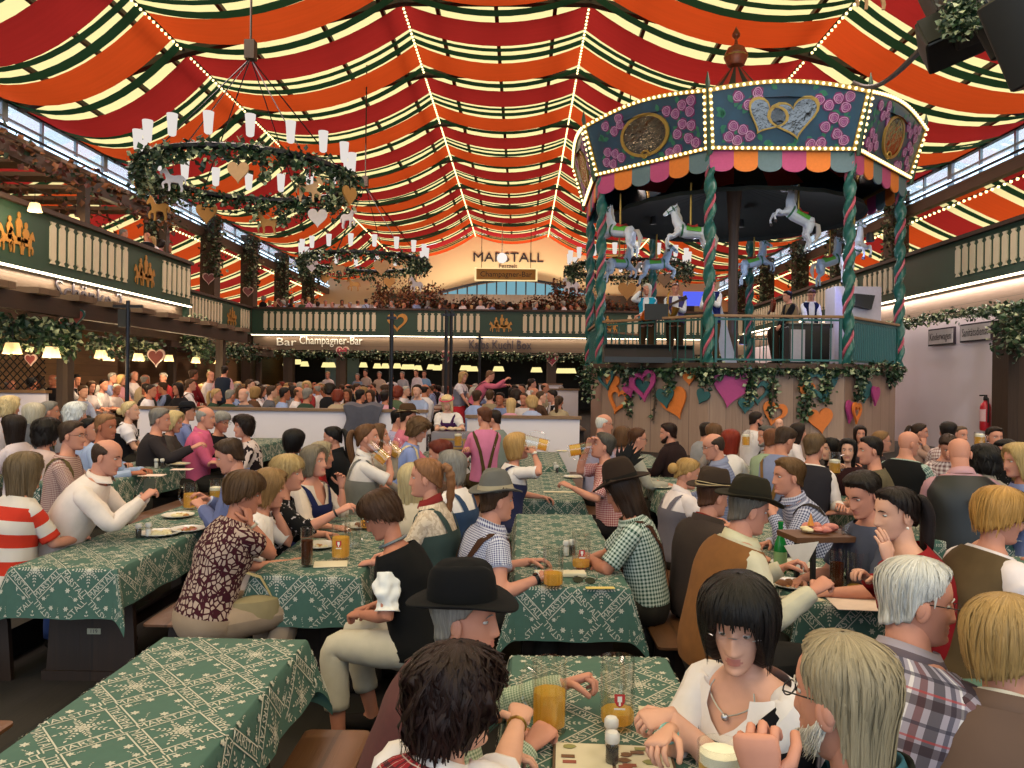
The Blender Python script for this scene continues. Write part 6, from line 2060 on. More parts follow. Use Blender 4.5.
def on(px, py, z=TZ):
    """point of a table top seen at a pixel"""
    d = at(px, py, 1.)-Vector((0, 0, CAMH)); t = (z-CAMH)/d.z
    return Vector((d.x*t, t, z))
def mugon(px, py, fill, label, z=TZ, **k):
    p = on(px, py, z); return mug(0, 0, p.y, fill, label, pos=p, **k)
mugon(549, 730, .55, 'beer mug nearer the curly-haired woman, more than half full', handle=150)
mugon(617, 726, .18, 'beer mug with a red crest, nearly empty, near the lens', logo=True, handle=75)
mugon(340, 560, .62, 'half full beer mug on the print-bloused woman\'s table', logo=True, handle=60)
mugon(352, 548, 0, 'empty beer mug behind the half full one on the left table', handle=20)
mugon(367, 530, .25, 'mug farther along the left table near the reaching blonde', handle=20)
mugon(553, 587, .3, 'beer mug held by the man in the grey hat', handle=160)
mugon(581, 569, .18, 'crested beer mug almost empty behind the sunglasses', logo=True, handle=60)
mugon(188, 510, .6, 'beer mug with white lettering on the left table', handle=170, logo=False)
mugon(214, 505, .55, 'second beer mug on the left table, under the bowed man', foam=True)
mugon(200, 461, .6, 'full beer mug on the raised table near the charcoal-shirted man', z=TZ+.2)
mugon(208, 456, .6, 'mug just behind the full one on the raised table', z=TZ+.2, foam=True)
mugon(856, 592, .1, 'empty looking beer mug with a handle beside the ham board', handle=15)
mugon(978, 512, .75, 'foaming beer mug beside the pink-sleeved bald man', foam=True, handle=20)
mugon(996, 506, .7, 'foaming mug behind the nearer one on the right', foam=True)
mug(977, 449, 8.6, .8, 'full mug before the white wall, near orange sunglasses', foam=True, pos=at(976, 452, 8.6))
mug(833, 474, 7.7, .5, 'mug in the hand of the smiling black-haired woman', pos=at(833, 474, 7.7), foam=True)
mug(745, 445, 11, .6, 'beer mug in front of the bearded man in white', pos=at(745, 446, 11), foam=True)
mug(458, 446, 11, .7, 'beer mug beside the tray box', pos=at(458, 447, 11.), foam=True)
mug(391, 458, 6.6, .5, 'tilted mug at the lips of the ponytailed woman', pos=at(388, 462, 6.55), tilt=(0, math.radians(-50), 0))
mug(400, 452, 7.2, .5, 'tilted mug of the half hidden drinker', pos=at(400, 456, 7.25), tilt=(0, math.radians(-50), 0))
mug(545, 447, 7.1, .4, 'tilted mug at the lips of the off-shoulder blonde', pos=at(549, 446, 7.0), tilt=(0, math.radians(-78), 0))
mug(572, 450, 7.3, .5, 'tilted mug at the lips of the red-check man', pos=at(568, 451, 7.25), tilt=(0, math.radians(80), 0))
for i, (px, py) in enumerate(((428, 443), (434, 441), (440, 443), (431, 447), (437, 447))):
    mugon(px, py+4, 0, 'empty mug in a cluster beside the bending curly-haired man', group='cluster of empty mugs')
mug(720, 800, 1.93, .82, 'foaming mug at the bottom edge under the fist', pos=Vector((at(719, 800, 1.93).x, 1.93, TZ)), foam=True)
# slim glasses
def slim(px, py, fill, liq, label, z=TZ):
    p = on(px, py, z); e = empty('tall_glass', p, 0, label, 'glass', 'tall slim glasses')
    MB().lathe([(.034, 0), (.036, .004), (.036, .03), (.040, .235), (.037, .235), (.033, .012), (.002, .012)], 18).build('glass_body', GLM, e)
    if fill: MB().lathe([(.030, .012), (.0325, .014), (.0325+.003*fill, .012+.215*fill), (.002, .0121+.215*fill)], 18).build('drink', liq, e)
    return e
slim(306, 567, .68, COLA, 'tall glass of dark drink on the print-bloused woman\'s table')
slim(835, 592, .72, COLA, 'tall glass of dark drink beside the ham board')
slim(390, 520, 0, None, 'empty tall glass beside the drinking ponytailed woman')
# shakers
SALT = pm('salt', hx('d8d4d0'), .6); PEPP = pm('ground pepper', hx('2a2420'), .8, var=.4, scale=200); LID = pm('pale shaker lid', hx('c8c4c0'), .4)
def shaker(px, py, kind, label, z=TZ, s=1.):
    p = on(px, py, z); e = empty('spice_shaker', p, 0, label, 'shaker', 'salt and pepper shakers'); e.scale = (s, s, s)
    MB().lathe([(.019, 0), (.021, .004), (.021, .072), (.018, .078), (.017, .078), (.019, .006), (.002, .006)], 14).build('glass_jar', GLM, e)
    MB().lathe([(.0185, .006), (.0185, .06), (.002, .0601)], 14).build('contents', SALT if kind == 's' else PEPP, e)
    MB().lathe([(.020, .072), (.022, .076), (.022, .094), (.016, .102), (.002, .103)], 14).build('lid', LID, e)
for px, py, kd, lb, z in ((136, 539, 'p', 'pepper shaker on the left table', TZ), (146, 538, 's', 'salt shaker on the left table', TZ), (154, 469, 's', 'salt shaker on the raised table', TZ+.2), (160, 469, 'p', 'pepper shaker on the raised table', TZ+.2), (166, 467, 's', 'white shaker to the right of the raised table\'s pepper', TZ+.2), (566, 556, 's', 'salt shaker behind the grey-hatted man\'s mug', TZ), (572, 555, 'p', 'pepper shaker behind the grey-hatted man\'s mug', TZ), (555, 470, 's', 'salt shaker on the red-check man\'s table', TZ), (557, 473, 'p', 'pepper shaker on the red-check man\'s table', TZ), (611, 750, 's', 'salt shaker standing on the menu', TZ), (612, 766, 'p', 'pepper shaker standing on the menu', TZ)):
    shaker(px, py, kd, lb, z)
# plates and food
PLATE = pm('white china', hx('ccc6be'), .25, var=.03); BREAD = pm('roll crust', hx('a5713a'), .7, var=.3, scale=60); MEAT = pm('roast meat', hx('7a4a2c'), .6, var=.35, scale=50); PALE = pm('pale radish and cheese', hx('d0c29c'), .6, var=.15, scale=40); HAM = pm('pink ham', hx('c2766a'), .45, var=.2, scale=30)
def lump(n, r, s, seed, mat_n=1):
    m = MB(); rr = random.Random(seed)
    for i in range(n):
        a = rr.uniform(0, 6.28); q = r*rr.random()**.5
        m.ball((q*math.cos(a), q*math.sin(a), s*.5), (s*rr.uniform(.6, 1.3), s*rr.uniform(.5, 1.), s*rr.uniform(.4, .7)), 8, 6, M=RZ(rr.uniform(0, 180)))
    return m
def plate(px, py, food, label, z=TZ, r=.125, seed=1):
    p = on(px, py, z); e = empty('plate', p, 0, label, 'plate', 'plates of food')
    MB().lathe([(.0, .004), (r*.6, .004), (r, .02), (r*1.0, .025), (r*.62, .010), (.0, .010)], 24, cap=False).build('dish', PLATE, e)
    for i, (m, n, s) in enumerate(food): lump(n, r*.5, s, seed*7+i).build({PALE: 'pale_slices', MEAT: 'roast_piece', BREAD: 'roll', HAM: 'ham_slice'}[m], m, e)
    return e
for i, a in enumerate(((158, 536, [(PALE, 14, .030)], 'oval plate of pale slices beside the shakers', TZ), (176, 518, [(PALE, 10, .03), (BREAD, 4, .03)], 'plate of bread and cheese below the lettered mug', TZ), (186, 532, [(HAM, 6, .022), (BREAD, 5, .024)], 'plate of pinkish scraps next to the bowed man', TZ),
        (182, 458, [(BREAD, 7, .035)], 'basket-like plate of rolls on the raised table', TZ+.2), (176, 466, [(PALE, 9, .03)], 'plate of white pots on the raised table', TZ+.2), (318, 548, [(BREAD, 4, .02), (PALE, 5, .02)], 'napkin plate by the dark drink', TZ), (358, 528, [(MEAT, 5, .03)], 'plate of roast beside the empty mug', TZ), (340, 503, [(PALE, 8, .02)], 'plate before the laughing woman', TZ),
        (574, 478, [(PALE, 5, .02)], 'white plate on the red-check man\'s table', TZ), (562, 452, [(PALE, 8, .03)], 'plate at the far end of the red-check man\'s table', TZ), (792, 586, [(MEAT, 7, .035), (BREAD, 3, .02)], 'plate of roast before the suede waistcoat man', TZ), (818, 575, [(MEAT, 5, .04)], 'plate of roast under the ham board', TZ), (790, 566, [(PALE, 6, .03)], 'plate before the leaning check-shirted man', TZ), (860, 570, [(BREAD, 3, .03), (PALE, 4, .02)], 'plate before the red-shirted woman', TZ), (660, 488, [(PALE, 6, .02)], 'plate under the black feathers', TZ), (128, 446, [(PALE, 6, .03)], 'bright plate before the blonde in a dirndl', TZ+.2), (1016, 540, [(PALE, 6, .02)], 'plate before the short blonde woman', TZ))):
    plate(a[0], a[1], a[2], a[3], a[4], .125 if i else .14, i+1)
# menus, napkins, cards
PAP = pm('menu paper', hx('cbbfa6'), .7, var=.06); PINKP = pm('pale pink paper', hx('d8bfb4'), .8); MENB = pm('menu board edge', hx('5c4630'), .6)
def paper(px, py, w, d, rz, mat, label, name='menu_card', z=TZ, h=.004, cat='paper'):
    p = on(px, py, z+.002)
    o = MB().rbox((0, 0, h/2), (w, d, h), .006).build(name, mat, None, loc=p); o.rotation_euler = (0, 0, math.radians(rz))
    return tag(o, label, cat, 'papers on the tables')
p = on(614, 768, TZ+.002)
e = empty('menu_card', p, math.radians(-3), 'open illustrated menu under the shakers near the lens', 'menu')
MB().rbox((0, 0, .004), (.36, .27, .008), .006).build('board', MENB, e)
m = MB(); m.box((-.088, 0, .0095), (.165, .25, .003)); m.box((.088, 0, .0095), (.165, .25, .003)); m.build('pages', PAP, e)
rr = random.Random(3)
for i in range(16):
    x = rr.choice((-1, 1))*rr.uniform(.03, .145); y = rr.uniform(-.10, .10); m = MB()
    if i % 2: m.prism([(.02*math.cos(t)*rr.uniform(.7, 1.2), .014*math.sin(t)) for t in np.linspace(0, 2*PI, 10, endpoint=False)], .001, 0, T(x, y, .0118+i*.0002)@RX(90))
    else: m.box((x, y, .0118+i*.0002), (.04, .018, .001))
    m.build('picture', (pm('menu brown', hx('6e4a30'), .7), pm('menu olive', hx('84804c'), .7), pm('menu rust', hx('8a4a3a'), .7))[i % 3], e, smooth=False)
paper(600, 588, .16, .04, 4, pm('yellow card', hx('c2a85c'), .7), 'narrow yellow card at the near edge by the sunglasses', 'paper_strip')
paper(560, 575, .3, .09, 3, PAP, 'rolled paper menu beside the sunglasses', h=.02)
paper(560, 492, .34, .08, 2, PAP, 'long pale menu on the red-check man\'s table')
paper(866, 604, .36, .22, -6, PINKP, 'pink paper mat under the tall dark glass')
paper(800, 598, .2, .14, 20, PAP, 'napkin before the suede waistcoat man', 'napkin')
paper(330, 565, .2, .16, 12, PAP, 'napkin beside the tall dark drink', 'napkin')
paper(150, 476, .22, .16, 5, PINKP, 'pale paper mat on the raised table', z=TZ+.2)
paper(180, 470, .2, .15, 8, PINKP, 'pink paper by the rolls on the raised table', z=TZ+.2)
paper(60, 503, .22, .15, 0, PAP, 'white paper at the edge of the table beyond the plates', z=TZ)
paper(644, 715, .03, .14, -4, PAP, 'slim white paper behind the crested mug', 'napkin')
# sunglasses
p = on(584, 580, TZ+.014)
e = empty('sunglasses', p, math.radians(-14), 'dark sunglasses lying on the green cloth', 'sunglasses')
m = MB()
for s in (-1, 1): m.prism([(s*.035+.03*math.cos(t), .018*math.sin(t)) for t in np.linspace(0, 2*PI, 16, endpoint=False)], .006, M=RX(-35))
m.build('lenses', pm('dark lens', hx('0c0c0e'), .08), e)
m = MB(); m.tube([(-.012, 0, .005), (0, .002, .008), (.012, 0, .005)], .003, 5)
for s in (-1, 1): m.tube([(s*.064, 0, .005), (s*.066, .07, .0), (s*.05, .12, -.008)], .0025, 5)
m.build('frame', BLACK, e)
# phone of the white-shirted man
p = at(147, 487, 5.4)
e = empty('mobile_phone', p, math.radians(20), 'dark mobile phone in the white-shirted man\'s hands', 'phone'); e.rotation_euler = (math.radians(40), 0, math.radians(20))
MB().rbox((0, 0, 0), (.075, .15, .009), .012).build('case', BLACK, e); MB().box((0, 0, .0052), (.068, .14, .001)).build('screen', pm('phone glass', hx('1c2228'), .1), e)
# ham board on its stand
p = on(826, 583, TZ)
p = Vector((p.x+.01, p.y, TZ))
e = empty('ham_board', p, math.radians(8), 'wooden serving board with ham on a black stand', 'serving board')
zb = .26
m = MB()
m.prism([(-.26, 0), (-.22, .0), (.2, 0), (.27, 0), (.27, .03), (-.26, .03)], .24, M=T(0, 0, zb)); m.build('board', pm('dark board wood', hx('5a3a22'), .5, var=.3, scale=12), e)
for x in (-.15, .17):
    m = MB(); m.box((x, -.09, zb/2), (.025, .02, zb)); m.box((x, .09, zb/2), (.025, .02, zb)); m.box((x, 0, zb-.02), (.03, .2, .02)); m.box((x, 0, .01), (.03, .22, .02))
    m.build('stand_leg', BLACK, e)
lump(9, .09, .04, 5).build('ham_slices', HAM, e, loc=(-.04, 0, zb+.035)); lump(4, .05, .03, 6).build('cheese', PALE, e, loc=(-.16, .02, zb+.035))
m = MB(); m.lathe([(.03, 0), (.036, .05), (.034, .05), (.028, .006), (.002, .006)], 14); m.build('small_glass', GLM, e, loc=(.08, -.04, zb+.03))
m = MB(); m.lathe([(.02, 0), (.001, .07)], 8); m.build('garnish', pm('orange garnish', hx('c8822c'), .5), e, loc=(-.10, .03, zb+.07))
# paper flag hanging from the board
m = MB(); m.prism([(-.1, 0), (.1, .02), (.0, -.16)], .004); o = m.build('paper_flag', pm('white paper', hx('d2cecc'), .8), e, loc=(-.24, -.13, zb-.01))
# green bottle
p = on(779, 572)
e = empty('green_bottle', p, 0, 'green glass bottle between the two hatted men\'s plates', 'bottle')
MB().lathe([(.034, 0), (.038, .005), (.038, .15), (.03, .19), (.015, .23), (.014, .29), (.016, .295), (.016, .31), (.002, .31)], 18).build('bottle_body', pm('green bottle glass', hx('1c7a3a'), .08, var=.1), e)
MB().lathe([(.0385, .05), (.0388, .06), (.0388, .12), (.0385, .13)], 18, cap=False).build('label', pm('bottle label', hx('8fae7a'), .6), e)
# tray box of the waitress
p = at(452, 443, 11.6)
e = empty('vendor_box', p, 0, 'grey painted vendor box carried by the blonde waitress', 'box')
MB().rbox((0, 0, 0), (.60, .34, .34), .02).build('case', pm('grey painted wood', hx('6c6672'), .6), e)
MB().prism([(-.17, -.08), (.22, -.08), (.22, .08), (-.17, .08)], .01, M=T(0, -.175, 0), hole=[(-.13, -.05), (.18, -.05), (.18, .05), (-.13, .05)]).build('front_frame', pm('ochre trim', hx('9c7a44'), .6), e)
lump(10, .16, .05, 9).build('goods', pm('pretzel goods', hx('c0a890'), .7, var=.3), e, loc=(0, 0, .19))
# pink headband
# shoulder bag on the bench
p = at(252, 632, 4.35); p.z = .49
e = empty('shoulder_bag', p, math.radians(30), 'beige shoulder bag on the bench beside the wine print blouse', 'bag')
m = MB(); m.lathe([(.06, 0), (.15, .02), (.17, .08), (.14, .16), (.05, .18), (.002, .185)], 18, amp=None); m.v = [(x, y*.45, z) for x, y, z in m.v]
m.build('pouch', pm('beige bag cloth', hx('8a7a58'), .85, var=.15), e)
m = MB(); m.tube([(-.14, 0, .1), (-.2, .02, .22), (-.1, .03, .34), (.04, .02, .28), (.12, 0, .13)], .014, 7, flat=.4); m.build('strap', pm('tan strap', hx('a89468'), .7), e)
# ---- bracelets, watches and necklaces belong to their wearers
def band(par, i, mat, name, r=.031, w=.012):
    pass
# ---- instruments and gear on the bandstand
e = empty('electric_guitar', at(650, 314, 16.65), 0, 'orange guitar hanging on the turquoise waistcoat singer', 'guitar')
e.rotation_euler = (0, math.radians(-25), math.radians(15))
m = MB(); m.prism([(.20*math.cos(t)*(1+.25*math.cos(2*t)), .15*math.sin(t)) for t in np.linspace(0, 2*PI, 24, endpoint=False)], .06); m.build('guitar_body', pm('orange lacquer', hx('b0501c'), .25), e)
MB().box((.5, -.02, .0), (.65, .03, .05)).box((.86, -.02, 0), (.14, .03, .09)).build('neck', WD, e)
e = empty('saxophone', at(668, 304, 16.55), 0, 'gold saxophone of the purple waistcoat player', 'saxophone')
MB().tube([(.05, .05, .28), (0, 0, .22), (-.02, 0, 0), (-.02, 0, -.2), (.04, -.04, -.30), (.11, -.08, -.22), (.14, -.1, -.08)], [.012, .018, .028, .04, .05, .06, .09], 10).build('tube', GOLDM, e)
m = MB()
for k in range(6): m.ball((-.02, -.045, .12-.06*k), .016, 6, 4)
m.build('keys', GOLDM, e)
e = empty('clarinet', at(705, 301, 16.3), 0, 'black clarinet of the navy waistcoat musician', 'clarinet')
MB().tube([(0, .1, .28), (0, 0, 0), (0, -.1, -.26), (0, -.12, -.32)], [.012, .016, .018, .04], 8).build('tube', BLACK, e)
MB().ball((0, 0, .03), .02, 6, 4).ball((0, -.03, -.06), .02, 6, 4).build('keys', SILV, e)
e = empty('electric_guitar', at(772, 306, 17.2), 0, 'sunburst guitar held by the seated guitarist', 'guitar')
e.rotation_euler = (0, math.radians(8), math.radians(80))
m = MB(); m.prism([(.20*math.cos(t)*(1+.25*math.cos(2*t)), .15*math.sin(t)) for t in np.linspace(0, 2*PI, 24, endpoint=False)], .06); m.build('guitar_body', pm('sunburst lacquer', hx('6a2c1c'), .25), e)
MB().box((.5, 0, .0), (.65, .03, .05)).build('neck', WD, e)
e = empty('microphone', at(642, 291, 16.7), 0, 'hand microphone at the singer\'s mouth', 'microphone')
MB().ball((0, 0, .05), .03, 8, 6).build('grille', METAL, e); MB().tube([(0, 0, .03), (-.03, -.05, -.12)], .017, 7).build('handle', BLACK, e)
D0 = 2.36
def wedge(px, Y, w, label):
    x = at(px, 340, Y).x
    e = empty('stage_monitor', (x, Y, D0), math.radians(rnd.uniform(-10, 10)), label, 'loudspeaker', 'floor monitors on the bandstand')
    MB().prism([(-.18, 0), (.2, 0), (.2, .36), (.06, .38), (-.18, .12)], w, M=RZ(90)).build('cabinet', SPK, e)
    MB().box((0, 0, 0), (w*.9, .34, .02), M=T(0, .06, .255)@RX(-48)).build('grille', GRL, e)
wedge(620, 16.3, .7, 'floor monitor speaker at the left of the stand'); wedge(652, 16.3, .8, 'floor monitor speaker under the singer'); wedge(683, 16.5, .45, 'small floor monitor beside the left front column')
e = empty('music_stand', (at(656, 310, 16.3).x, 16.3, D0), 0, 'black music stand in front of the singer', 'music stand')
MB().tube([(0, 0, .02), (0, 0, 1.0)], .015, 6).tube([(-.25, .1, .0), (0, 0, .2), (.25, .1, 0)], .012, 5).build('stand', BLACK, e)
MB().box((0, 0, 1.08), (.5, .02, .34), M=T(0, 0, 0)).build('desk', BLACK, e)
e = empty('mixing_rack', (at(803, 330, 17.).x, 17.0, D0), 0, 'black equipment rack with pale front by the right front column', 'rack')
MB().rbox((.0, 0, .42), (.9, .6, .84), .03).build('case', BLACK, e); MB().box((-.25, -.31, .42), (.3, .02, .7)).build('front_panel', pm('pale rack front', hx('a8a4b0'), .4), e)
e = empty('keyboard_instrument', (at(812, 312, 16.9).x, 17.2, D0+.84), 0, 'black keyboard before the bowed musician', 'keyboard')
MB().rbox((0, 0, .05), (1., .3, .09), .02).build('case', BLACK, e); MB().box((0, -.04, .1), (.9, .14, .012)).build('keys', WPRINT, e)
e = empty('white_cabinet', (at(858, 320, 18).x, 18.4, D0), 0, 'white equipment cabinet behind the right front column', 'cabinet')
MB().rbox((0, 0, .95), (1.1, .6, 1.9), .04).build('case', pm('pale lilac white', hx('b9b4c4'), .5), e)
MB().prism([(-.25, -.12), (.12, -.2), (.2, .12), (-.25, .16)], .2, M=T(.1, -.4, 1.55)).build('mounted_speaker', SPK, e)
e = empty('leaning_board', (at(730, 340, 17.3).x, 17.3, D0), 0, 'pale board leaning on the stand between the two columns', 'board')
MB().box((0, 0, .75), (.3, .04, 1.5), M=RY(-16)).build('board', pm('pale board', hx('a9b0cc'), .5), e)
o = tag(MB().box((0, 0, 0), (.5, .04, .34)).build('monitor_screen', emit('blue screen', (.12, .16, 1, 1), .9), None, loc=at(693, 299, 18.5)), 'blue lit screen behind the left front column', 'screen')
def spot(px, py, Y, col, power, rot, label):
    p = at(px, py, Y)
    e = empty('stage_spotlight', p, 0, label, 'spotlight', 'stage lights')
    MB().lathe([(.06, .1), (.08, .05), (.09, -.1), (.08, -.1), (.07, .04)], 12).build('housing', BLACK, e)
    MB().lathe([(.07, -.06), (.0, -.06)], 12).build('lens', emit('spot lens %s' % label[:5], col, 4.), e)
    l = bpy.data.lights.new('stage spotlight', 'SPOT'); l.energy = power; l.color = col[:3]; l.spot_size = 1.6; l.shadow_soft_size = .08
    q = bpy.data.objects.new('spot_beam', l); COL.objects.link(q); q.location = p-Vector((0, 0, .15)); q.rotation_euler = rot
spot(653, 221, 20, (1, .95, .9, 1), 160, (math.radians(-30), 0, 0), 'white lit spotlight under the canopy at the left rear')
spot(740, 224, 20, (1, .95, .9, 1), 160, (math.radians(-30), 0, 0), 'white lit spotlight under the canopy at the rear middle')
spot(742, 340, 17.4, (.15, .25, 1, 1), 60, (math.radians(150), 0, 0), 'blue floor spotlight on the bandstand')
spot(868, 238, 17.2, (.12, .18, 1, 1), 90, (0, math.radians(30), 0), 'blue spotlight under the canopy at the right')
# ================================================================ people: who sits where
G1 = 'people at the near tables'
P = person
def wristband(d, i, mat, name, w=.010, r=.030, face=None):
    sg, sh, el, wr, sp = d['arms'][i]; t = (wr-el).normalized(); c = wr-t*.022
    q = t.to_track_quat('Z', 'Y').to_matrix().to_4x4(); q.translation = c
    o = MB().lathe([(r, -w), (r+.003, -w*.6), (r+.003, w*.6), (r, w)], 16, M=q).build(name, mat, d['e'])
    if face: MB().lathe([(.002, .006), (.016, .006), (.017, 0), (.002, 0)], 14, M=q@RX(-90)@T(0, 0, r)).build('dial', face, o)
def earring(d, s, mat, hoop=True):
    M = d['Mh']@T(s*.083, -.008, -.055)
    m = MB()
    if hoop: m.tube([(0, .016*math.sin(t), -.012+.016*math.cos(t)) for t in np.linspace(0, 2*PI, 15)], .0022, 5, M=M, cap=False)
    else: m.ball((0, 0, 0), .007, 8, 6, M=M)
    m.build('earring', mat, d['e'])
def seam(d, path, mat, off=.034, w=1.2):
    m = MB(); A = []
    for a, t in path: A.append([tuple(d['to'].pt(math.radians(a+q), t, off)) for q in (-w, 0, w)])
    m.grid(A).build('seam', mat, d['e'])
WH = 'd6ccca'
# --- lower edge
P('man in a black felt hat and maroon waistcoat beside two big mugs', 465, 619, 2.42, 80, 98, 0, lean=.21, hair=('short', 'grey'), shirt=gingham('b9c0ac', '6a8068', .010), vest=pm('maroon waistcoat cloth', hx('4d2221'), .85, var=.25, scale=60), collar=gingham('b8c4c0', '72887f', .010), hat=dict(c='0c0b0d', brim=.060, crown=.118, cone=.02, tilt=2, band='0a0a0b'), L=('P', 566, 684, 2.66), R='T', curl=(.75, .6), k=1.04)
d_ = P('woman with a black bob and rimless glasses in a white blouse', 738, 624, 2.38, 232, 205, 8, sex='f', hk=1.13, lean=.12, hair=('bob', 'black', 1.15), skin=2, shirt=WH, sl=.55, bodice='0e0c10', vn=.24, L=('P', 668, 714, 2.32), R=('P', 668, 731, 2.2), gls='rimless', curl=(.7, .6), k=1.22, palm=((.4, 0, -1, .3, 1, -.1), (-.3, 0, -1, -.25, 1, -.1)))
wristband(d_, 1, pm('turquoise bracelet', hx('6f9a98'), .35, .4, var=.5, scale=90), 'bracelet', .006, .027)
m = MB(); m.tube([d_['to'].pt(math.radians(a), .99-.16*(1-abs(a)/40)**1, .004) for a in range(-40, 41, 8)], .0025, 5).ball(tuple(d_['to'].pt(0, .83, .008)), .012, 8, 6)
m.build('necklace', SILV, d_['e'])
P('grey long-haired bearded man with dark glasses at the lower edge', 842, 697, 1.52, -58, -36, 2, lean=.1, hair=('swept', 'greyblond', 1.1), shirt='2c4a6a', jacket='12150f', collar='2f5a6a', gls='dark', beard='white', L=('P', 762, 784, 1.40), R='T', curl=(.9, .5), palm=((.9, .1, 0, -.1, .15, 1.), None))
d_ = P('woman with dark auburn curls and glasses in a tartan bodice', 456, 702, 1.9, 42, 66, 4, sex='f', lean=.12, hair=('curly', '1f0e0a', .85), skin=2, shirt=WH, puff=True, vest=plaid('8a1f26', [(.05, 0, .012, '141a20', 0), (.05, .02, .012, '141a20', 1), (.05, .034, .003, 'c8b8a8', 0), (.05, .01, .003, 'c8b8a8', 1)], 'red tartan'), vt=1.0, collar=WH, gls='thin', R=('P', 520, 716, 2.3), L='T', curl=(.5, .75), k=1.1)
earring(d_, 1, GOLDM)
wristband(d_, 1, GOLDM, 'bracelet', .004, .027)
P('white-haired man in a plaid shirt looking rightwards', 914, 600, 2.25, 58, 96, 4, lean=.16, hair=('short', 'white', .95), shirt=plaid('948a96', [(.13, 0, .030, '1c161c', 0), (.13, .045, .018, '5a2420', 0), (.13, .078, .009, 'd8d0d0', 0), (.13, .10, .014, '2c2c3e', 0), (.10, .02, .022, '2c1c20', 1), (.10, .05, .005, '9a3a3a', 1), (.10, .08, .008, '33303c', 1)], 'grey plaid'), gls='thin', collar=plaid('948a96', [(.05, 0, .01, '3a2426', 1)], 'grey collar'), k=1.15)
d_ = P('blonde woman in a taupe jacket with pale seams at the lower right', 1003, 644, 2.08, 36, 58, 4, sex='f', lean=.08, hair=('pixie', '9a7a4c', 1.15), skin=0, shirt='cfc8be', jacket=pm('taupe suede', hx('5c463c'), .9, var=.15, scale=9), collar='cfc8be', k=1.12)
SEAM = pm('pale seam thread', hx('a08a7c'), .8)
for sg in (-1, 1): seam(d_, [(180-sg*38, .97), (180-sg*36, .8), (180-sg*34, .5), (180-sg*36, .1)], SEAM); seam(d_, [(180-sg*78, .88), (180-sg*72, .81), (180-sg*65, .72), (180-sg*59, .6), (180-sg*55, .45), (180-sg*53, .25), (180-sg*52, .1)], SEAM)
# --- left-middle row
d_ = P('short-haired woman in a black bodice and white trousers', 381, 515, 4.0, -80, -84, 30, sex='f', lean=.22, hair=('pixie', '3a2314', .9), skin=1, shirt='d8d4d0', puff='low', vest='0c0b0c', vt=.93, legs='b9ae9c', gls='dark', L='L', R='L', cuff=.3)
m = MB(); m.tube([d_['to'].pt(math.radians(a), 1.0, .008) for a in range(0, 361, 20)], .008, 6).build('beads', pm('slate beads', hx('5c6468'), .4, var=.5, scale=120), d_['e'])
P('woman with a strawberry blond braid in a cream lace blouse', 426, 478, 4.7, -78, -86, 0, sex='f', lean=.1, hair=('braid', '85593a'), skin=0, shirt=blots('cbb8a4', 'b39f8c', 40, .5, 'cream lace'), sl=.45, bodice='35423f', collar='7a2424')
P('person with long frizzy pale hair seen from behind the braid', 412, 482, 5.6, 10, 10, 0, sex='f', lean=.06, hair=('frizz', 'ab9872', 1.8), shirt='b8aa98', sl=1)
P('grey bobbed woman in a denim bodice', 451, 468, 5.7, -66, -70, 0, sex='f', hair=('bobopen', 'grey'), shirt=WH, puff=True, bodice='2b3c58', lean=.08)
P('person with cropped red hair behind the grey bob', 440, 455, 6.5, -80, -80, 10, sex='f', hair=('short', 'red', 1.4), shirt='5c4438', lean=.1)
d_ = P('woman in a wine and cream print blouse leaning her cheek on her hand', 243, 494, 4.45, 48, 62, 12, sex='f', lean=.22, hair=('pixie', '4a331f', 1.1), skin=1, shirt=shards('a08a7e', '38101a', 34, .12, 'wine print'), sl=.34, legs='96806c', L='C', R='C', k=1.1)
wristband(d_, 1, pm('tan watch strap', hx('a89a88'), .6), 'watch', .008, .026, WPRINT)
P('woman with light brown hair hidden behind her hand', 269, 489, 4.95, 70, 80, 10, sex='f', lean=.2, hair=('bobopen', '80603c'), skin=0, shirt=WH, sl=.5, L='C', R=('P', 290, 563, 4.8))
d_ = P('short blond woman in a black and white floral top reaching for a glass', 287, 474, 5.3, 80, 84, 0, sex='f', lean=.14, hair=('pixie', 'a2865a', 1.1), skin=0, shirt=blots('0e0d10', 'a89ca0', 26, .62, 'black floral'), sl=.7, R=('P', 338, 512, 5.1), k=1.1)
wristband(d_, 1, BLACK, 'bracelet', .006, .026)
P('laughing woman with grey bob, cream blouse and dark blue bodice', 314, 462, 6.0, 118, 112, -6, sex='f', lean=.06, hair=('bobopen', '6d6152'), skin=0, shirt='c4b2a6', sl=.55, vn=.3, bodice='1a1f46', L=('P', 341, 486, 6.1, (0, -.4, -1)), R='T')
P('person in a red sweater behind the laughing woman', 321, 456, 7.0, 80, 80, 0, sex='f', hair=('bobopen', 'greyblond'), shirt='86181a')
P('woman with a round black bob seen from behind', 293, 442, 8.0, 40, 40, 5, sex='f', hair=('bob', 'black'), shirt='2a2428')
P('black ponytailed woman in a black jacket facing left', 332, 438, 8.0, -82, -85, 8, sex='f', hair=('pony', 'black'), shirt='c8c0c0', jacket='101014', L='T', R='T')
P('brown ponytailed woman in a grey bodice drinking from a mug', 367, 438, 6.6, 78, 84, -6, sex='f', hair=('pony', '5c3c24'), skin=0, shirt='cfc6c4', sl=.4, bodice='76736e', collar='cfc6c4', R=('P', 388, 456, 6.6), L='T', lean=.06)
P('brown-haired drinker half hidden behind the ponytailed woman', 378, 437, 7.2, 80, 86, -8, sex='f', hair=('long', 'mid'), shirt='8f857c', R=('P', 394, 452, 7.3), L='T')
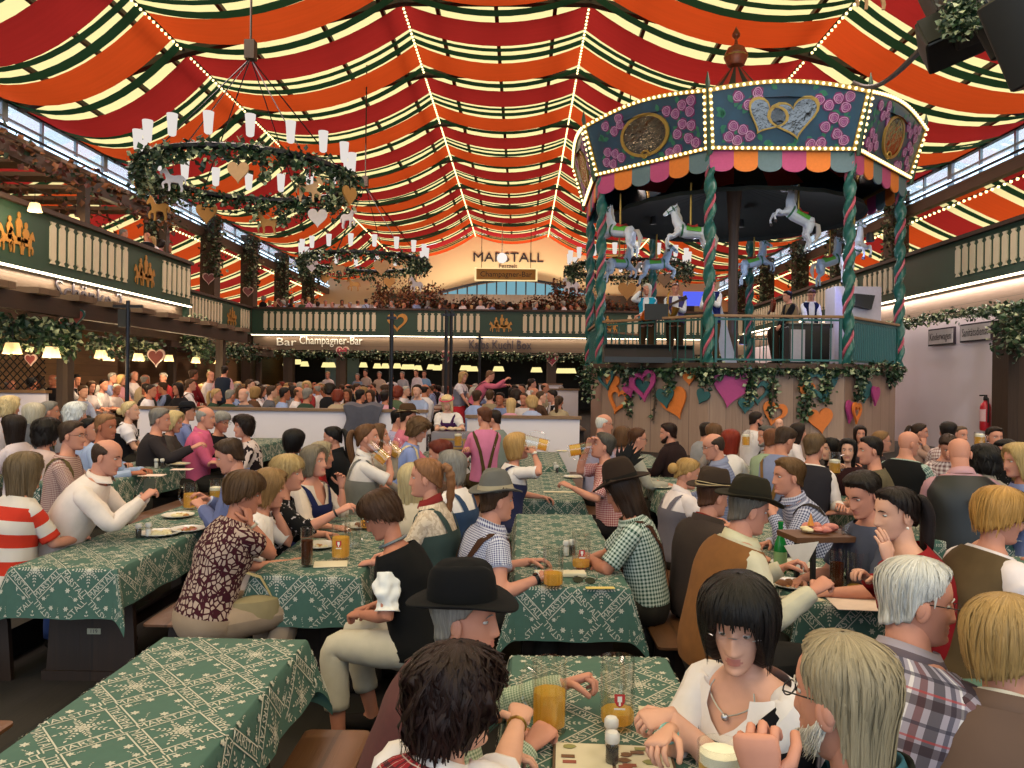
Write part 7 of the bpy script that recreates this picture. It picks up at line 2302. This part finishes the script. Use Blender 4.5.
P('curly-haired man in a pale blue shirt bending over his table', 418, 430, 8.6, 82, 98, 24, hair=('curly', '5a4028'), shirt='7c88b8', susp='c9b48a', lean=.2, L='T', R='T')
P('man in a brown corded hat and pink shirt', 408, 417, 9.5, 75, 80, 5, hair=('short', 'dark'), shirt='c06a7e', hat=dict(c='46301f', cords=1, crown=.11, brim=.04), lean=.08)
P('dark-haired man in a lilac shirt beside the brown corded hat', 399, 419, 10.0, 85, 88, 5, hair=('short', 'black'), shirt='9a94b4', lean=.08)
wt = P('blonde waitress with a pink headband carrying a tray box', 447, 403, 12.0, 184, 192, 24, sex='f', pose='stand', lean=.1, hair=('long', 'pale', 1.2), skin=2, shirt=WH, puff=True, bodice='3a1a44', legs='S1c181c', L=('P', 462, 428, 11.7), R=('P', 441, 428, 11.7))
m = MB(); m.tube([(.098*math.sin(t), .118*math.cos(t)-.004, .062+.012*math.cos(t)) for t in np.linspace(0, 2*PI, 25)], .009, 7, cap=False)
MB().merge(m, M=wt['Mh']@S(1.12)).build('headband', pm('coral headband', hx('c8385a'), .8), wt['e'])
# --- middle row
d_ = P('man in a grey felt hat and violet check shirt holding a mug', 497, 500, 4.5, 66, 66, 4, lean=.12, hair=('short', 'brown'), shirt=gingham('c6c6d2', '3c3a68', .012), sl=.34, collar=gingham('c6c6d2', '3c3a68', .012), susp='3c2418', hat=dict(c='5e5a55', crown=.125, brim=.045, band='9a8c74', cone=.25, tilt=6), R=('P', 540, 578, 4.3), L='T', curl=(.4, .7))
wristband(d_, 1, BLACK, 'watch', .011, .029, pm('watch glass', hx('15181c'), .1))
d_ = P('blonde woman in an off-shoulder white blouse lifting a mug', 517, 447, 7.2, 76, 84, -8, sex='f', hair=('bobopen', 'ab8450', 1.2), skin=0, shirt=WH, sl=.5, vn=.2, bodice='2a2c4a', R=('P', 534, 453, 7.1, (.8, -.2, -1)), L='T')
wristband(d_, 1, SILV, 'watch', .008, .027, WPRINT)
P('man in a pink shirt with crossed braces turned away', 484, 417, 9.8, -14, -48, 6, hair=('short', '5a3422'), shirt='c27092', susp='4a3a20', legs='3e3018', seat=.55, L=('P', 466, 450, 9.6), R='L', lean=.02)
P('man in a grey green shirt behind the pink-shirted man', 494, 419, 10.7, -60, -70, 5, hair=('short', 'dark'), shirt='77807c', seat=.5)
P('long-haired man in a green check shirt with a feathered brown hat', 622, 490, 4.75, -82, -78, 22, lean=.16, hair=('long', '2c1c12', 1.2), skin=1, shirt=gingham('bcc4bc', '27463c', .022), sl=.5, susp='3c2014', hat=dict(c='2c1f17', crown=.14, brim=.066, feather=1, cone=.12), L='T2', R='T2')
P('grey-haired man in a red check shirt drinking', 603, 446, 7.3, -86, -88, -12, lean=.08, hair=('short', '4a443e'), shirt=gingham('c8a8a4', '8a1c2a', .018), sl=.5, legs='1a1618', R=('P', 588, 447, 7.3), L=('P', 571, 487, 7.1))
# --- people between middle and right rows
P('bald man with dark glasses in a lilac shirt', 604, 424, 9.2, 80, 86, 4, hair=('fringe', 'white'), shirt='9890a8', gls='dark', k=1.1)
P('brown-haired woman in pale pink beside the bald man', 622, 437, 9.3, 50, 55, 4, sex='f', hair=('bobopen', 'mid'), shirt='cda4aa')
P('man with brown hair and glasses in a stone grey shirt', 637, 439, 8.5, 78, 84, 6, hair=('crop', '4a2c1a', 2.), shirt='9c988e', gls='dark')
P('man in a dark brown jacket with a yellow mark, turned away', 668, 433, 9.6, -50, -72, 6, hair=('short', '26150f'), shirt='9c9cb4', jacket='231516', beard='dark', L='T', R='T')
P('blonde woman with a low bun and sunglasses on her hair', 687, 473, 6.1, 76, 84, 16, sex='f', hair=('bun', 'a07c4a'), skin=0, shirt='d4c6c8', puff=True, bodice='625c66', collar='d4c6c8', R='T', L='T')
P('man in a tweed jacket with a brown corded hat', 713, 496, 4.8, 62, 68, 10, hair=('short', '4a2c1c', 1.2), shirt='6a2a22', jacket=pm('brown tweed', hx('33251f'), .95, var=.3, scale=120), collar='7a2018', hat=dict(c='35281f', crown=.12, brim=.055, cords=1, tilt=4), lean=.12)
P('man in a suede waistcoat and olive felt hat eating', 748, 509, 3.9, 78, 82, 12, hair=('short', '5c544c'), skin=0, shirt='b9b19c', vest=pm('tan suede', hx('76491f'), .95, var=.22, scale=22), collar='c8bfa0', hat=dict(c='221d12', crown=.112, brim=.058, cone=.15, tilt=2, band='1c1810'), R=('P', 812, 590, 3.6), L=('P', 782, 567, 4.1), curl=(.6, .75), belly=.05, k=1.1, lean=.18)
P('balding man with a moustache and striped shirt looking down', 713, 446, 7.2, -82, -86, 14, hair=('fringe', '33251c'), shirt=bands('7d819a', '6a6e8a', .02, .5, 'fine stripe'), gls='thin', collar='7d819a')
P('red-haired woman in a white blouse seen from behind', 730, 441, 8.8, 36, 40, 4, sex='f', hair=('shoulder', '7a2412', 1.4), shirt=WH, sl=.5)
P('dark-haired man in a grey shirt below the teal heart', 706, 431, 11.0, 60, 60, 4, hair=('short', 'dark'), shirt='8c8c94')
P('brown-haired woman beside the grey-shirted man below the hearts', 713, 433, 10.4, -40, -40, 4, sex='f', hair=('bob', 'mid'), shirt='9a8c86')
P('dark-bearded man with glasses in a white shirt by the planked base', 755, 420, 11.5, 72, 80, 4, hair=('short', 'dark'), shirt='d0c8cc', beard='black', gls='dark', seat=.55)
P('baby held up below the orange ring heart', 778, 424, 11.3, 200, 200, 0, hk=.7, k=.55, hipz=1.0, hair=('bald', 'light'), skin=2, shirt='b8a8a8', L='L', R='L', legs='b0a8a8', arm=.5)
P('grey-bearded man in a black waistcoat', 765, 436, 9.2, -96, -100, 4, hair=('short', '4c4844'), shirt='a49a9c', vest='121214', beard='grey')
P('ginger-haired man in a pale green shirt behind blue braces', 771, 440, 8.5, 40, 45, 8, hair=('short', '6a4028'), shirt='8c9a82')
P('man in a blue shirt with tan braces bending forward', 784, 440, 7.6, 52, 70, 24, hair=('short', '3c2a1e', 1.2), shirt='7a82a4', susp='7a5a34', lean=.16)
P('dark-haired woman in white near the low orange heart', 797, 432, 10.5, 110, 100, 0, sex='f', hair=('shoulder', 'dark'), shirt='d4c8cc')
P('man in a charcoal waistcoat with white sleeves', 813, 447, 7.0, 46, 52, 4, hair=('short', '5c4630'), shirt='d4c8c4', vest='252228', R=('P', 838, 505, 6.6), lean=.14)
P('black-haired woman looking left beside the smiling one', 829, 449, 8.3, -110, -105, 0, sex='f', hair=('long', 'black'), shirt='2c2226', skin=2)
P('smiling woman with long black hair holding a mug', 846, 450, 8.0, 212, 206, 0, sex='f', hair=('long', 'black'), shirt='331a1c', skin=2, R=('P', 834, 470, 7.8), L='T')
P('man in an olive t-shirt with cropped dark hair', 868, 450, 6.8, -76, -84, 4, hair=('crop', '1c1512', 2.), shirt='5c5240', sl=.34, lean=.1)
P('dark-haired woman peering over the others near the planked base', 858, 434, 11.2, 192, 190, 0, sex='f', hair=('shoulder', 'dark'), shirt='4a3a3c')
P('fair woman with glasses pushed up in her hair', 879, 441, 8.8, 96, 98, 0, sex='f', hair=('tight', 'light'), shirt='2a2226', gls='dark')
P('big bald man in a black waistcoat with checked sleeves', 906, 443, 7.5, 62, 84, 4, hair=('bald', 'dark'), shirt=gingham('a8b4ae', '33524f', .018), vest='111113', k=1.2, belly=.06)
P('dark-haired woman with a ponytail by the white wall', 917, 432, 10.2, 118, 110, 4, sex='f', hair=('pony', '2a1a12'), shirt='9c7c70', R='C')
P('dark-haired man with his back to the white wall in checks', 945, 432, 9.2, 20, 30, 4, hair=('short', '1c1310'), shirt=gingham('c4b4b4', '7a5a5c', .03))
P('man in a wide check shirt looking down at his hands', 945, 446, 8.2, 196, 198, 34, hair=('short', '33221a'), shirt=gingham('c8b8b8', '6a4c50', .04), L='T2', R='T2')
P('fair man in a violet shirt by the white wall', 957, 435, 10.0, 170, 165, 0, hair=('crop', '5c4a3c'), shirt='7c76a0')
P('bald man in a black waistcoat and pink shirt seen from behind', 956, 453, 5.9, 12, 22, 20, hair=('bald', 'dark'), shirt='a47c84', vest=pm('black satin', hx('101012'), .5, var=.2), R=('P', 984, 505, 5.6), k=1.22, belly=.04, lean=.12, collar='b08890')
P('man with orange mirrored sunglasses on his forehead', 991, 437, 9.2, 186, 184, 0, hair=('short', 'dark'), shirt='a89ca0')
P('black curly-haired person in a beige jacket seen from behind', 981, 462, 6.7, 24, 10, 8, sex='f', hair=('curly', 'black', 1.4), shirt='988c80', jacket='8c8278')
P('dark long-haired woman in a polka dot top', 1002, 452, 7.4, -118, -112, 8, sex='f', hair=('long', 'black', 1.3), shirt=blots('0d0d10', '9a9294', 60, .68, 'polka'))
P('fair-haired woman in a blue top at the right frame edge', 1014, 460, 5.7, -86, -88, 6, sex='f', hair=('shoulder', 'a88c5c', 1.2), shirt='7c86b2', sl=.45)
P('short blonde woman in a taupe bodice with white puffed sleeves', 997, 516, 3.5, 82, 84, 10, sex='f', hair=('pixie', 'a67a40', 1.2), skin=0, shirt='d4c8cc', puff=True, vest='55442f', R=('P', 1034, 578, 3.3), k=1.12, lean=.2)
d_ = P('dark long-haired woman in a red shirt with an open hand', 893, 513, 3.6, -76, -95, 4, sex='f', lean=.24, k=1.14, hair=('pony', '1a100e', 1.4), skin=2, shirt='7c1318', sl=.8, vn=.25, L=('P', 886, 560, 3.45), R=('P', 866, 578, 3.75), palm=((.3, .3, .2, 0, .2, 1.), None), curl=(.15, .6))
earring(d_, -1, pm('pearl', hx('d8d0c8'), .3), False)
P('dark-haired man in a slate t-shirt looking down', 861, 494, 4.3, -102, -112, 20, hair=('short', '1e1511', 1.1), skin=0, shirt='464a5c', sl=.36, L='T', R='T')
P('man in a fine check shirt leaning far over his plate', 787, 476, 5.25, -84, -92, 2, lean=.30, hair=('short', '5e4226', 1.1), skin=0, shirt=gingham('b4b4c8', '343858', .016), collar=gingham('b4b4c8', '3c4060', .010), susp='2c2420', L=('P', 772, 514, 5.1), R='T')
# --- left rows
G2 = 'people on the left'
P('woman in a red and white striped top seen from behind', 21, 473, 5.0, 24, 30, 2, sex='f', hair=('shoulder', '63503a', 1.3), shirt=bands('b5301f', 'c4b8b0', .15, .5, 'broad red stripe'), sl=.45, legs='34447a', k=1.08, group=G2)
P('man in a white shirt tapping on a phone', 104, 457, 5.3, 78, 84, 14, lean=.40, hair=('fringe', '38261c'), skin=0, shirt='d4c4bc', collar='d4c4bc', R=('P', 140, 500, 5.3), L=('P', 143, 497, 5.45), curl=(.6, .6), k=1.08, group=G2)
P('man with thin glasses in a rust check shirt', 69, 436, 6.5, 76, 82, 2, lean=.1, hair=('crop', '3c2c22', 2.5), shirt=gingham('bca49c', '7a4a46', .012), susp='5a4c30', gls='thin', group=G2)
P('dark curly-haired person in pale pink seen from behind', 43, 434, 7.0, 20, 24, 0, sex='f', hair=('curly', '17100d'), shirt='c4a8a2', fz=.2, group=G2)
P('dark-haired woman looking left at the frame edge', 9, 428, 7.2, -84, -86, 0, sex='f', hair=('long', 'dark'), shirt='c4b4b8', fz=.2, group=G2)
P('fair curly-haired person at the left frame edge', 5, 408, 9.2, 40, 40, 0, sex='f', hair=('curly', 'pale'), shirt='b0a0a0', fz=.2, group=G2)
P('woman with an ash white bob in a grey jacket', 30, 415, 8.6, 26, 26, 0, sex='f', hair=('bob', 'b5aa98'), shirt='77777c', jacket='4c4c52', fz=.2, group=G2)
P('grey-haired man in a moss green jacket', 46, 412, 9.2, 50, 58, 0, hair=('short', 'grey'), shirt='c4c0b0', jacket='3e4022', fz=.2, group=G2)
P('white curly-haired person in bright light', 73, 415, 8.6, 50, 60, 0, sex='f', hair=('curly', 'd0d0d0'), shirt='7c7478', fz=.2, group=G2)
P('dark-haired woman in pale blue behind the sunburnt man', 87, 430, 7.8, 92, 96, 0, sex='f', hair=('tight', 'black'), shirt='8c9cc4', fz=.2, group=G2)
P('sunburnt man with glasses pushed up, in a pale blue shirt', 103, 427, 7.3, 84, 96, 4, hair=('crop', '8a6242', 2.), skin=3, shirt='96a4c4', fz=.2, group=G2)
P('blonde woman with pinned hair and black dirndl bodice', 128, 411, 9.5, 70, 80, -6, sex='f', hair=('bun', 'pale'), skin=2, shirt='dcd4dc', puff=True, bodice='141218', fz=.2, seat=.6, group=G2)
P('grey-haired man in a charcoal shirt reaching for his mug', 158, 420, 8.2, 66, 76, 4, hair=('short', '77706a'), shirt='2b2528', R=('P', 191, 448, 8.0), fz=.2, k=1.1, group=G2)
P('fair bobbed woman beside the charcoal-shirted man', 172, 422, 8.9, 80, 92, 12, sex='f', hair=('bobopen', 'c0a878'), shirt='433c3a', fz=.2, group=G2)
P('man in a blue shirt and small dark hat by the long partition', 186, 412, 10.6, 60, 66, 4, hair=('short', 'dark'), shirt='747cac', susp='2a2a30', hat=dict(c='1c1c22', crown=.09, brim=.03), fz=.2, group=G2)
P('balding man in a bright pink shirt', 204, 418, 8.5, 76, 84, 4, hair=('fringe', '85807a'), shirt='c0587a', collar='c0587a', fz=.2, k=1.1, group=G2)
P('short grey-haired woman with dark glasses in black', 220, 422, 8.9, 104, 112, 10, sex='f', hair=('pixie', '8a8682', .7), shirt='141216', gls='dark', fz=.2, group=G2)
P('woman with short dark curls in a black and white top', 242, 427, 8.5, -128, -130, 0, sex='f', hair=('curly', '20140f', .8), shirt=blots('c4b0ac', '1c1216', 9, .5, 'big blots'), fz=.2, group=G2)
P('man in a blue grey jacket looking down at his plate', 228, 456, 5.7, -92, -104, 20, hair=('short', '3a281c'), shirt='b8b8cc', jacket='5c6288', L=('P', 200, 508, 5.6), R=('P', 206, 500, 5.8), lean=.2, group=G2)
# --- musicians on the stand
G3 = 'musicians on the bandstand'
P('singer with grey hair and turquoise waistcoat holding a microphone', 647, 290, 16.9, 205, 214, -6, pose='stand', fz=2.36, hair=('shoulder', 'white'), shirt='d4d4dc', vest='1c8cb0', legs='3c2a18', R='D', L=('L', .1, .25, 1.05), group=G3, lean=.02, curl=(.5, .8))
P('saxophone player in a purple waistcoat looking down', 675, 289, 16.9, 190, 192, 18, pose='stand', fz=2.36, hair=('crop', '4a2c1c'), shirt='d8d8e0', vest='443e70', legs='34261a', R=('L', .10, .26, 1.0), L=('L', -.02, .24, 1.2), group=G3, lean=.02, cuff=.55, k=1.1)
P('musician in a navy waistcoat playing a clarinet', 711, 284, 16.6, 214, 216, 8, pose='stand', fz=2.36, hair=('short', '2c1c14'), shirt='dcdce4', vest='16205a', legs='4a3418', R=('L', .06, .27, 1.25), L=('L', -.04, .25, 1.38), group=G3, lean=.02)
P('guitarist in black with a beige waistcoat seated sideways', 786, 297, 17.4, -96, -98, 6, fz=2.36, seat=.72, hair=('short', 'black', 1.2), shirt='17161a', vest='8a7458', legs='2c2018', L=('L', -.22, .38, .86), R=('L', .12, .28, .78), group=G3, k=1.1)
P('keyboard player in a navy waistcoat with bowed head', 810, 295, 17.6, 184, 186, 34, fz=2.36, seat=.66, hair=('short', '4a3022'), shirt='dcdce4', vest='141c44', legs='1c1c22', L=('L', -.14, .38, .88), R=('L', .14, .38, .88), group=G3)
# ================================================================ the crowd farther back
RC = random.Random(21)
SHW = {'white': ['d6ccd0', 'cfc4c8', 'd8d0d8'], 'pale blue': ['8a98c0', '9aa4c4', '7c88b0'], 'pink': ['c08a9c', 'b86a80'], 'grey': ['7c7a80', '5c5a60'], 'black': ['17161a', '201c20'], 'green': ['2a3c30', '4c5a44'], 'red': ['7c2028', '8a2c30'], 'beige': ['a8957c', '98866c'], 'brown': ['4a342a', '5a4030']}
HRW = {'dark': ['1c120e', '261812', '140e0c'], 'brown': ['46301f', '3a2618'], 'fair': ['a8875a', 'b8986a', '8f6e44'], 'grey': ['77716b', '8c8680'], 'white': ['aca69e'], 'red': ['6a2818']}
PROTO = []
def proto_at(i, px, py, Y, bf, sh, hr, zone, fz):
    hst, sex, sl, kw = (('short', 'm', 1., {}), ('long', 'f', .4, {}), ('bobopen', 'f', .5, {}), ('crop', 'm', .35, {}), ('fringe', 'm', 1., {}), ('pony', 'f', .4, {}), ('short', 'm', 1., dict(vest='1c1c22')), ('curly', 'f', .5, {}), ('long', 'f', .4, dict(bodice='2a2038')), ('short', 'm', .5, dict(susp='4a3222')))[i]
    return person('x', px, py, Y, bf, bf+RC.uniform(-20, 20), RC.uniform(-4, 12), sex=sex, sl=sl, hair=(hst, hr), shirt=sh, eyes=False, shoe='1c1614', fz=fz, group=zone, L='T', R='T' if i % 2 else 'T2', **kw)
USED = {}
def guest(px, py, Y, bf, zone, fz=PODZ, proto=None, shirt=None, hair=None, where='', stand=False, scale=1.):
    i = RC.randrange(10) if proto is None else proto
    sw = shirt or RC.choices(list(SHW), [38, 14, 9, 8, 14, 6, 5, 4, 4])[0]; hw = hair or RC.choices(list(HRW), [32, 26, 16, 14, 6, 3])[0]
    sc = RC.choice(SHW[sw]); hc = RC.choice(HRW[hw])
    H = at(px, py, Y)
    src = next((p for p in PROTO if p[0] == i), None)
    if src is None:
        d = proto_at(i, px, py, Y, bf, sc, hc, zone, fz); e = d['e']
        PROTO.append((i, e, d['W2L']@H))
    else:
        e = src[1].copy(); COL.objects.link(e)
        for ch in src[1].children:
            if ch.name.startswith('shoe'): continue
            q = ch.copy(); COL.objects.link(q); q.parent = e
            if ch.name.startswith('shirt'): q.color = hx(sc)
            if ch.name.startswith('hair'): q.color = hx(hc)
            if ch.name.startswith('body'): q.color = SK[RC.randrange(5)]
        s = scale*RC.uniform(.97, 1.04); e.scale = (s, s, s)
        e.rotation_euler = (0, 0, -math.radians(bf))
        hl = src[2]*s; c, n = math.cos(-math.radians(bf)), math.sin(-math.radians(bf))
        e.location = (H.x-(hl.x*c-hl.y*n), H.y-(hl.x*n+hl.y*c), H.z-hl.z)
        if abs(e.location.z-fz) > .35: pass
    style = ('short', 'long', 'bobbed', 'cropped', 'balding', 'ponytailed', 'short', 'curly', 'long', 'short')[i]; extra = {6: ' and waistcoat', 8: ' and bodice', 9: ' and braces'}.get(i, '')
    fc = {0: 'turned away', 90: 'facing right', 180: 'facing the lens', 270: 'facing left'}[int(((bf+45) % 360)//90*90)]
    e['label'] = '%s %s-haired guest in %s%s, %s, %s' % (style, hw, sw, extra, fc, where or zone)
    e['category'] = 'person'; e['group'] = zone
    return e
# those just behind the long partition, left to right
ZP = 'crowd behind the long partition'
for px, py, Y, bf, pr, sh, hr in ((88, 387, 15.5, 110, 1, 'white', 'brown'), (101, 385, 16, 90, 3, 'white', 'dark'), (110, 378, 18, 90, 0, 'pale blue', 'grey'), (119, 380, 18, 100, 2, 'pink', 'fair'), (132, 376, 19, 100, 4, 'white', 'white'), (143, 380, 17.5, 20, 4, 'beige', 'grey'), (149, 391, 14.6, 70, 3, 'white', 'dark'), (161, 378, 19, 180, 0, 'red', 'grey'),
        (176, 389, 14.8, 200, 1, 'black', 'dark'), (189, 385, 16, 60, 9, 'white', 'brown'), (192, 375, 18, 40, 0, 'red', 'brown'), (209, 376, 19, 100, 4, 'white', 'fair'), (215, 395, 14.4, 70, 5, 'green', 'fair'), (229, 396, 14.2, 10, 3, 'green', 'grey'), (242, 395, 14.2, 190, 4, 'grey', 'white'), (249, 385, 17, 90, 0, 'white', 'brown'), (254, 393, 15, 30, 2, 'brown', 'fair'), (271, 392, 14.8, 60, 0, 'grey', 'brown'),
        (284, 394, 14.2, 60, 0, 'pale blue', 'dark'), (298, 393, 15.4, 80, 4, 'white', 'brown'), (307, 395, 14.1, 30, 0, 'green', 'grey'), (306, 387, 17, 180, 2, 'red', 'fair'), (329, 390, 15.6, 10, 7, 'black', 'dark'), (337, 397, 14.4, 10, 7, 'beige', 'red'), (347, 395, 15.2, 180, 1, 'beige', 'brown'), (360, 396, 14.2, 40, 0, 'black', 'dark'), (370, 396, 15, 190, 1, 'white', 'brown'), (385, 397, 14.2, 10, 9, 'pink', 'dark'), (397, 393, 14.8, 20, 7, 'green', 'red'), (417, 391, 15.2, 190, 0, 'pale blue', 'dark'), (425, 390, 15.8, 20, 4, 'white', 'dark')):
    guest(px, py, Y, bf, ZP, proto=pr, shirt=sh, hair=hr, where='just behind the long partition' if Y < 15 else 'a row behind the long partition')
ZM = 'crowd behind the short partition'
for px, py, Y, bf, pr, sh, hr in ((477, 397, 14.6, 20, 0, 'pale blue', 'brown'), (490, 396, 15, 10, 0, 'beige', 'brown'), (500, 399, 14.6, 200, 0, 'pale blue', 'dark'), (511, 405, 14.1, 10, 1, 'pink', 'fair'), (516, 396, 16, 20, 7, 'black', 'dark'), (524, 399, 15.2, 190, 3, 'white', 'brown'), (532, 403, 14.1, 10, 7, 'pale blue', 'fair'), (541, 397, 15.2, 60, 3, 'brown', 'brown'), (552, 396, 15.4, 250, 6, 'white', 'dark'), (559, 402, 14.2, 10, 5, 'beige', 'brown'), (532, 384, 18, 80, 0, 'white', 'dark'), (522, 389, 18, 200, 3, 'white', 'dark'), (545, 388, 18.5, 90, 4, 'beige', 'brown')):
    guest(px, py, Y, bf, ZM, proto=pr, shirt=sh, hair=hr, where='just behind the short partition' if Y < 15 else 'beyond the short partition')
ZF = 'far crowd towards the end gallery'
person('man in a pink shirt with crossed braces reaching over the crowd', 490, 376, 17.5, 86, 86, 20, fz=PODZ, pose='stand', hair=('crop', '6a4a34', 2.), shirt='b85c74', susp='2a1c1a', L=('P', 512, 385, 17.4), R=('P', 505, 380, 17.2), eyes=False, lean=.4, group=ZF)
person('blonde waitress in a red apron standing in the crowd', 463, 377, 17.5, 110, 130, 10, sex='f', fz=PODZ, pose='stand', hair=('shoulder', 'fair' if False else 'a8875a', 1.2), shirt='d0c4cc', puff=True, bodice='6a6878', legs='Sa82430', eyes=False, group=ZF)
person('man in a dark waistcoat standing with his back turned under the lamps', 223, 371, 19.0, 0, 5, 0, fz=PODZ, pose='stand', hair=('short', 'dark'), shirt='b48a90', vest='1c2432', eyes=False, group=ZF, L='H', R='H')
for px, py, sh, hr, lb in ((365, 373, 'a4928a', 'dark', 'man in a beige shirt standing by the dark room, broadest of the row'), (379, 375, 'b09888', 'grey', 'man standing beside the beige-shirted one by the dark room'), (357, 377, '6a7c94', 'grey', 'man in slate blue standing behind the beige-shirted one'), (402, 375, '9c98a0', 'grey', 'grey-haired man standing between the iron poles'), (416, 373, 'd0c4cc', 'brown', 'man in white standing near the paired poles'), (424, 374, '7a9cc0', 'brown', 'man in sky blue standing beside the man in white'), (391, 378, 'd0c8cc', 'dark', 'person in white standing half hidden by the partition pole'), (327, 375, 'c8b8b8', 'fair', 'person in white by the bright screen under the gallery')):
    person(lb, px, py, 29, rnd.uniform(150, 220), None, 0, fz=PODZ, pose='stand', hair=('short', HRW[hr][0]), shirt=sh, eyes=False, group='people standing by the dark room', L='H', R='H')
# everyone else out to the gallery: both sides of long tables
n = 0
rowx = [-10.4+1.62*i for i in range(7)]+[.75]
for Y in np.arange(16.6, 33.5, 1.06):
    for x0 in rowx:
        for s in (-1, 1):
            x = x0+s*.52+RC.uniform(-.08, .08); y = Y+RC.uniform(-.2, .2)
            px = VX+x/y*F
            if px < 70 or px > 574 or RC.random() < .42 or (px > 425 and px < 470 and y < 19): continue
            if x > .5 and (x-CX)**2+(y-CY)**2 < 18: continue
            py = VY+(CAMH-(PODZ+1.2+RC.uniform(-.06, .08)))/y*F+(px-512)*math.tan(ROLL)
            wz = ('left' if px < 240 else 'middle' if px < 440 else 'right')
            dz = 'mid crowd' if y < 22 else 'far crowd' if y < 28 else 'last rows'
            guest(px, py, y, (90 if s < 0 else 270)+RC.uniform(-35, 35), ZF, where='%s on the %s' % (dz, wz)); n += 1
tb = beer_table(0, .6, 0, 2.3, PODZ+.77, 'bare beer table amid the crowd beyond the partitions', PODZ); tb['group'] = 'tables amid the crowd'
bn = bench(0, 0, 2.3, 'beer bench amid the crowd beyond the partitions', PODZ); bn['group'] = 'benches amid the crowd'
k = 0
for Y in (17.8, 20.9, 24, 27.1, 30.2, 33):
    for x0 in rowx:
        if x0 > 0 and Y > 23: continue
        t = tb if k == 0 else copy_tree(tb)
        t.location = (x0, Y, PODZ)
        for s in (-1, 1):
            b = bn if k == 0 and s == -1 else copy_tree(bn)
            b.location = (x0+s*.52, Y, PODZ)
        k += 1
# behind the lattice and by the pergola
ZL = 'guests under the near pergola'
for px, py, Y, bf, pr, sh, hr in ((6, 386, 15.5, 80, 4, 'white', 'grey'), (28, 384, 15.3, 20, 0, 'black', 'dark'), (36, 381, 17, 200, 1, 'beige', 'brown'), (49, 380, 16.5, 180, 4, 'black', 'grey'), (66, 384, 15, 60, 6, 'grey', 'dark'), (73, 380, 17.5, 90, 6, 'white', 'dark'), (80, 392, 15, 110, 0, 'pale blue', 'brown')):
    guest(px, py, Y, bf, ZL, fz=.2, proto=pr, shirt=sh, hair=hr, where='under the near pergola')
# people on the galleries
ZG = 'guests on the galleries'
person('grey-jacketed man leaning on the near left gallery rail', 121, 233, 19.2, 60, 62, 10, fz=4.02, pose='stand', hair=('crop', 'grey', 2.), shirt='c0b8b8', jacket='5c5254', eyes=False, group=ZG, hipz=4.95)
person('bald waiter in a dark waistcoat on the near left gallery', 145, 236, 20.6, -20, -16, 6, fz=4.02, pose='stand', hair=('bald', 'dark'), shirt='d0c8cc', vest='141418', eyes=False, group=ZG, hipz=4.9)
for px, py, Y, bf, pr, sh, hr in ((150, 240, 20.6, 200, 1, 'white', 'fair'), (159, 244, 21.1, 30, 7, 'pink', 'dark'), (166, 248, 21.6, 60, 4, 'pale blue', 'brown')):
    guest(px, py, Y, bf, ZG, fz=4.02, proto=pr, shirt=sh, hair=hr, where='at the end of the near left gallery', scale=1.)
for px in (198, 262, 268, 276, 284, 292, 301, 309, 318, 326, 333, 341, 349, 358, 366, 374, 393, 404, 415, 427, 440, 446, 452, 462, 470, 480, 487, 493, 503, 511, 520, 528, 537, 546, 553, 561, 570, 577):
    guest(px+RC.uniform(-2, 2), 301+(px-250)*.018+RC.uniform(-3, 2.5), 37 if px > 240 else 31, RC.uniform(0, 360), ZG, fz=4.02, where='end gallery rail, %s' % ('far left' if px < 300 else 'left of middle' if px < 380 else 'middle' if px < 480 else 'right'))
# ================================================================ light
w = bpy.data.worlds.new('sky'); SC.world = w; w.use_nodes = True
bg = w.node_tree.nodes['Background']
bg.inputs[0].default_value = (.72, .86, 1., 1)
bg.inputs[1].default_value = 2.25
def area(loc, sx, sy, power, col, rot=(0, 0, 0)):
    l = bpy.data.lights.new('added area light', 'AREA'); l.shape = 'RECTANGLE'; l.size = sx; l.size_y = sy; l.energy = power; l.color = col
    o = bpy.data.objects.new('added_area_light', l); COL.objects.link(o); o.location = loc; o.rotation_euler = rot
    return o
for y in (-2, 6, 14, 23, 32, 42):  # unseen fill lights below the roof, added to brighten the hall
    for x in (-6.5, 6.2):
        area((x, y, 9.6), 3., 3., 315, (1., .80, .70))
area((-.8, 51.5, 7.4), 12, .6, 700, (1., .80, .58), (math.radians(125), 0, 0))  # unseen fill, added to brighten the gable wall
for x, y in ((CX-1.2, CY-1.4), (CX+1.4, CY-1.2), (CX, CY+1.6)):  # unseen fill points in mid-air, added to brighten the horses
    l = bpy.data.lights.new('canopy fill', 'POINT'); l.energy = 34; l.color = (.82, .86, 1.); l.shadow_soft_size = .12
    q = bpy.data.objects.new('canopy_fill', l); COL.objects.link(q); q.location = (x, y, 4.9)
area((-9.66, 12, 3.93), .08, 19, 170, (1., .82, .6))  # this and the next two carry the gallery light strips' glow
area((10.16, 20, 4.2), .08, 28, 420, (1., .82, .72), (0, math.radians(-8), 0))
area((-.4, 35.16, 3.93), 23, .08, 110, (1., .82, .6))
SC.view_settings.exposure = 0.
SC.cycles.max_bounces = 6
SC.cycles.diffuse_bounces = 3
SC.cycles.glossy_bounces = 2
SC.cycles.transmission_bounces = 4
SC.cycles.transparent_max_bounces = 12
SC.cycles.caustics_reflective = False
SC.cycles.caustics_refractive = False
SC.cycles.sample_clamp_indirect = 4.
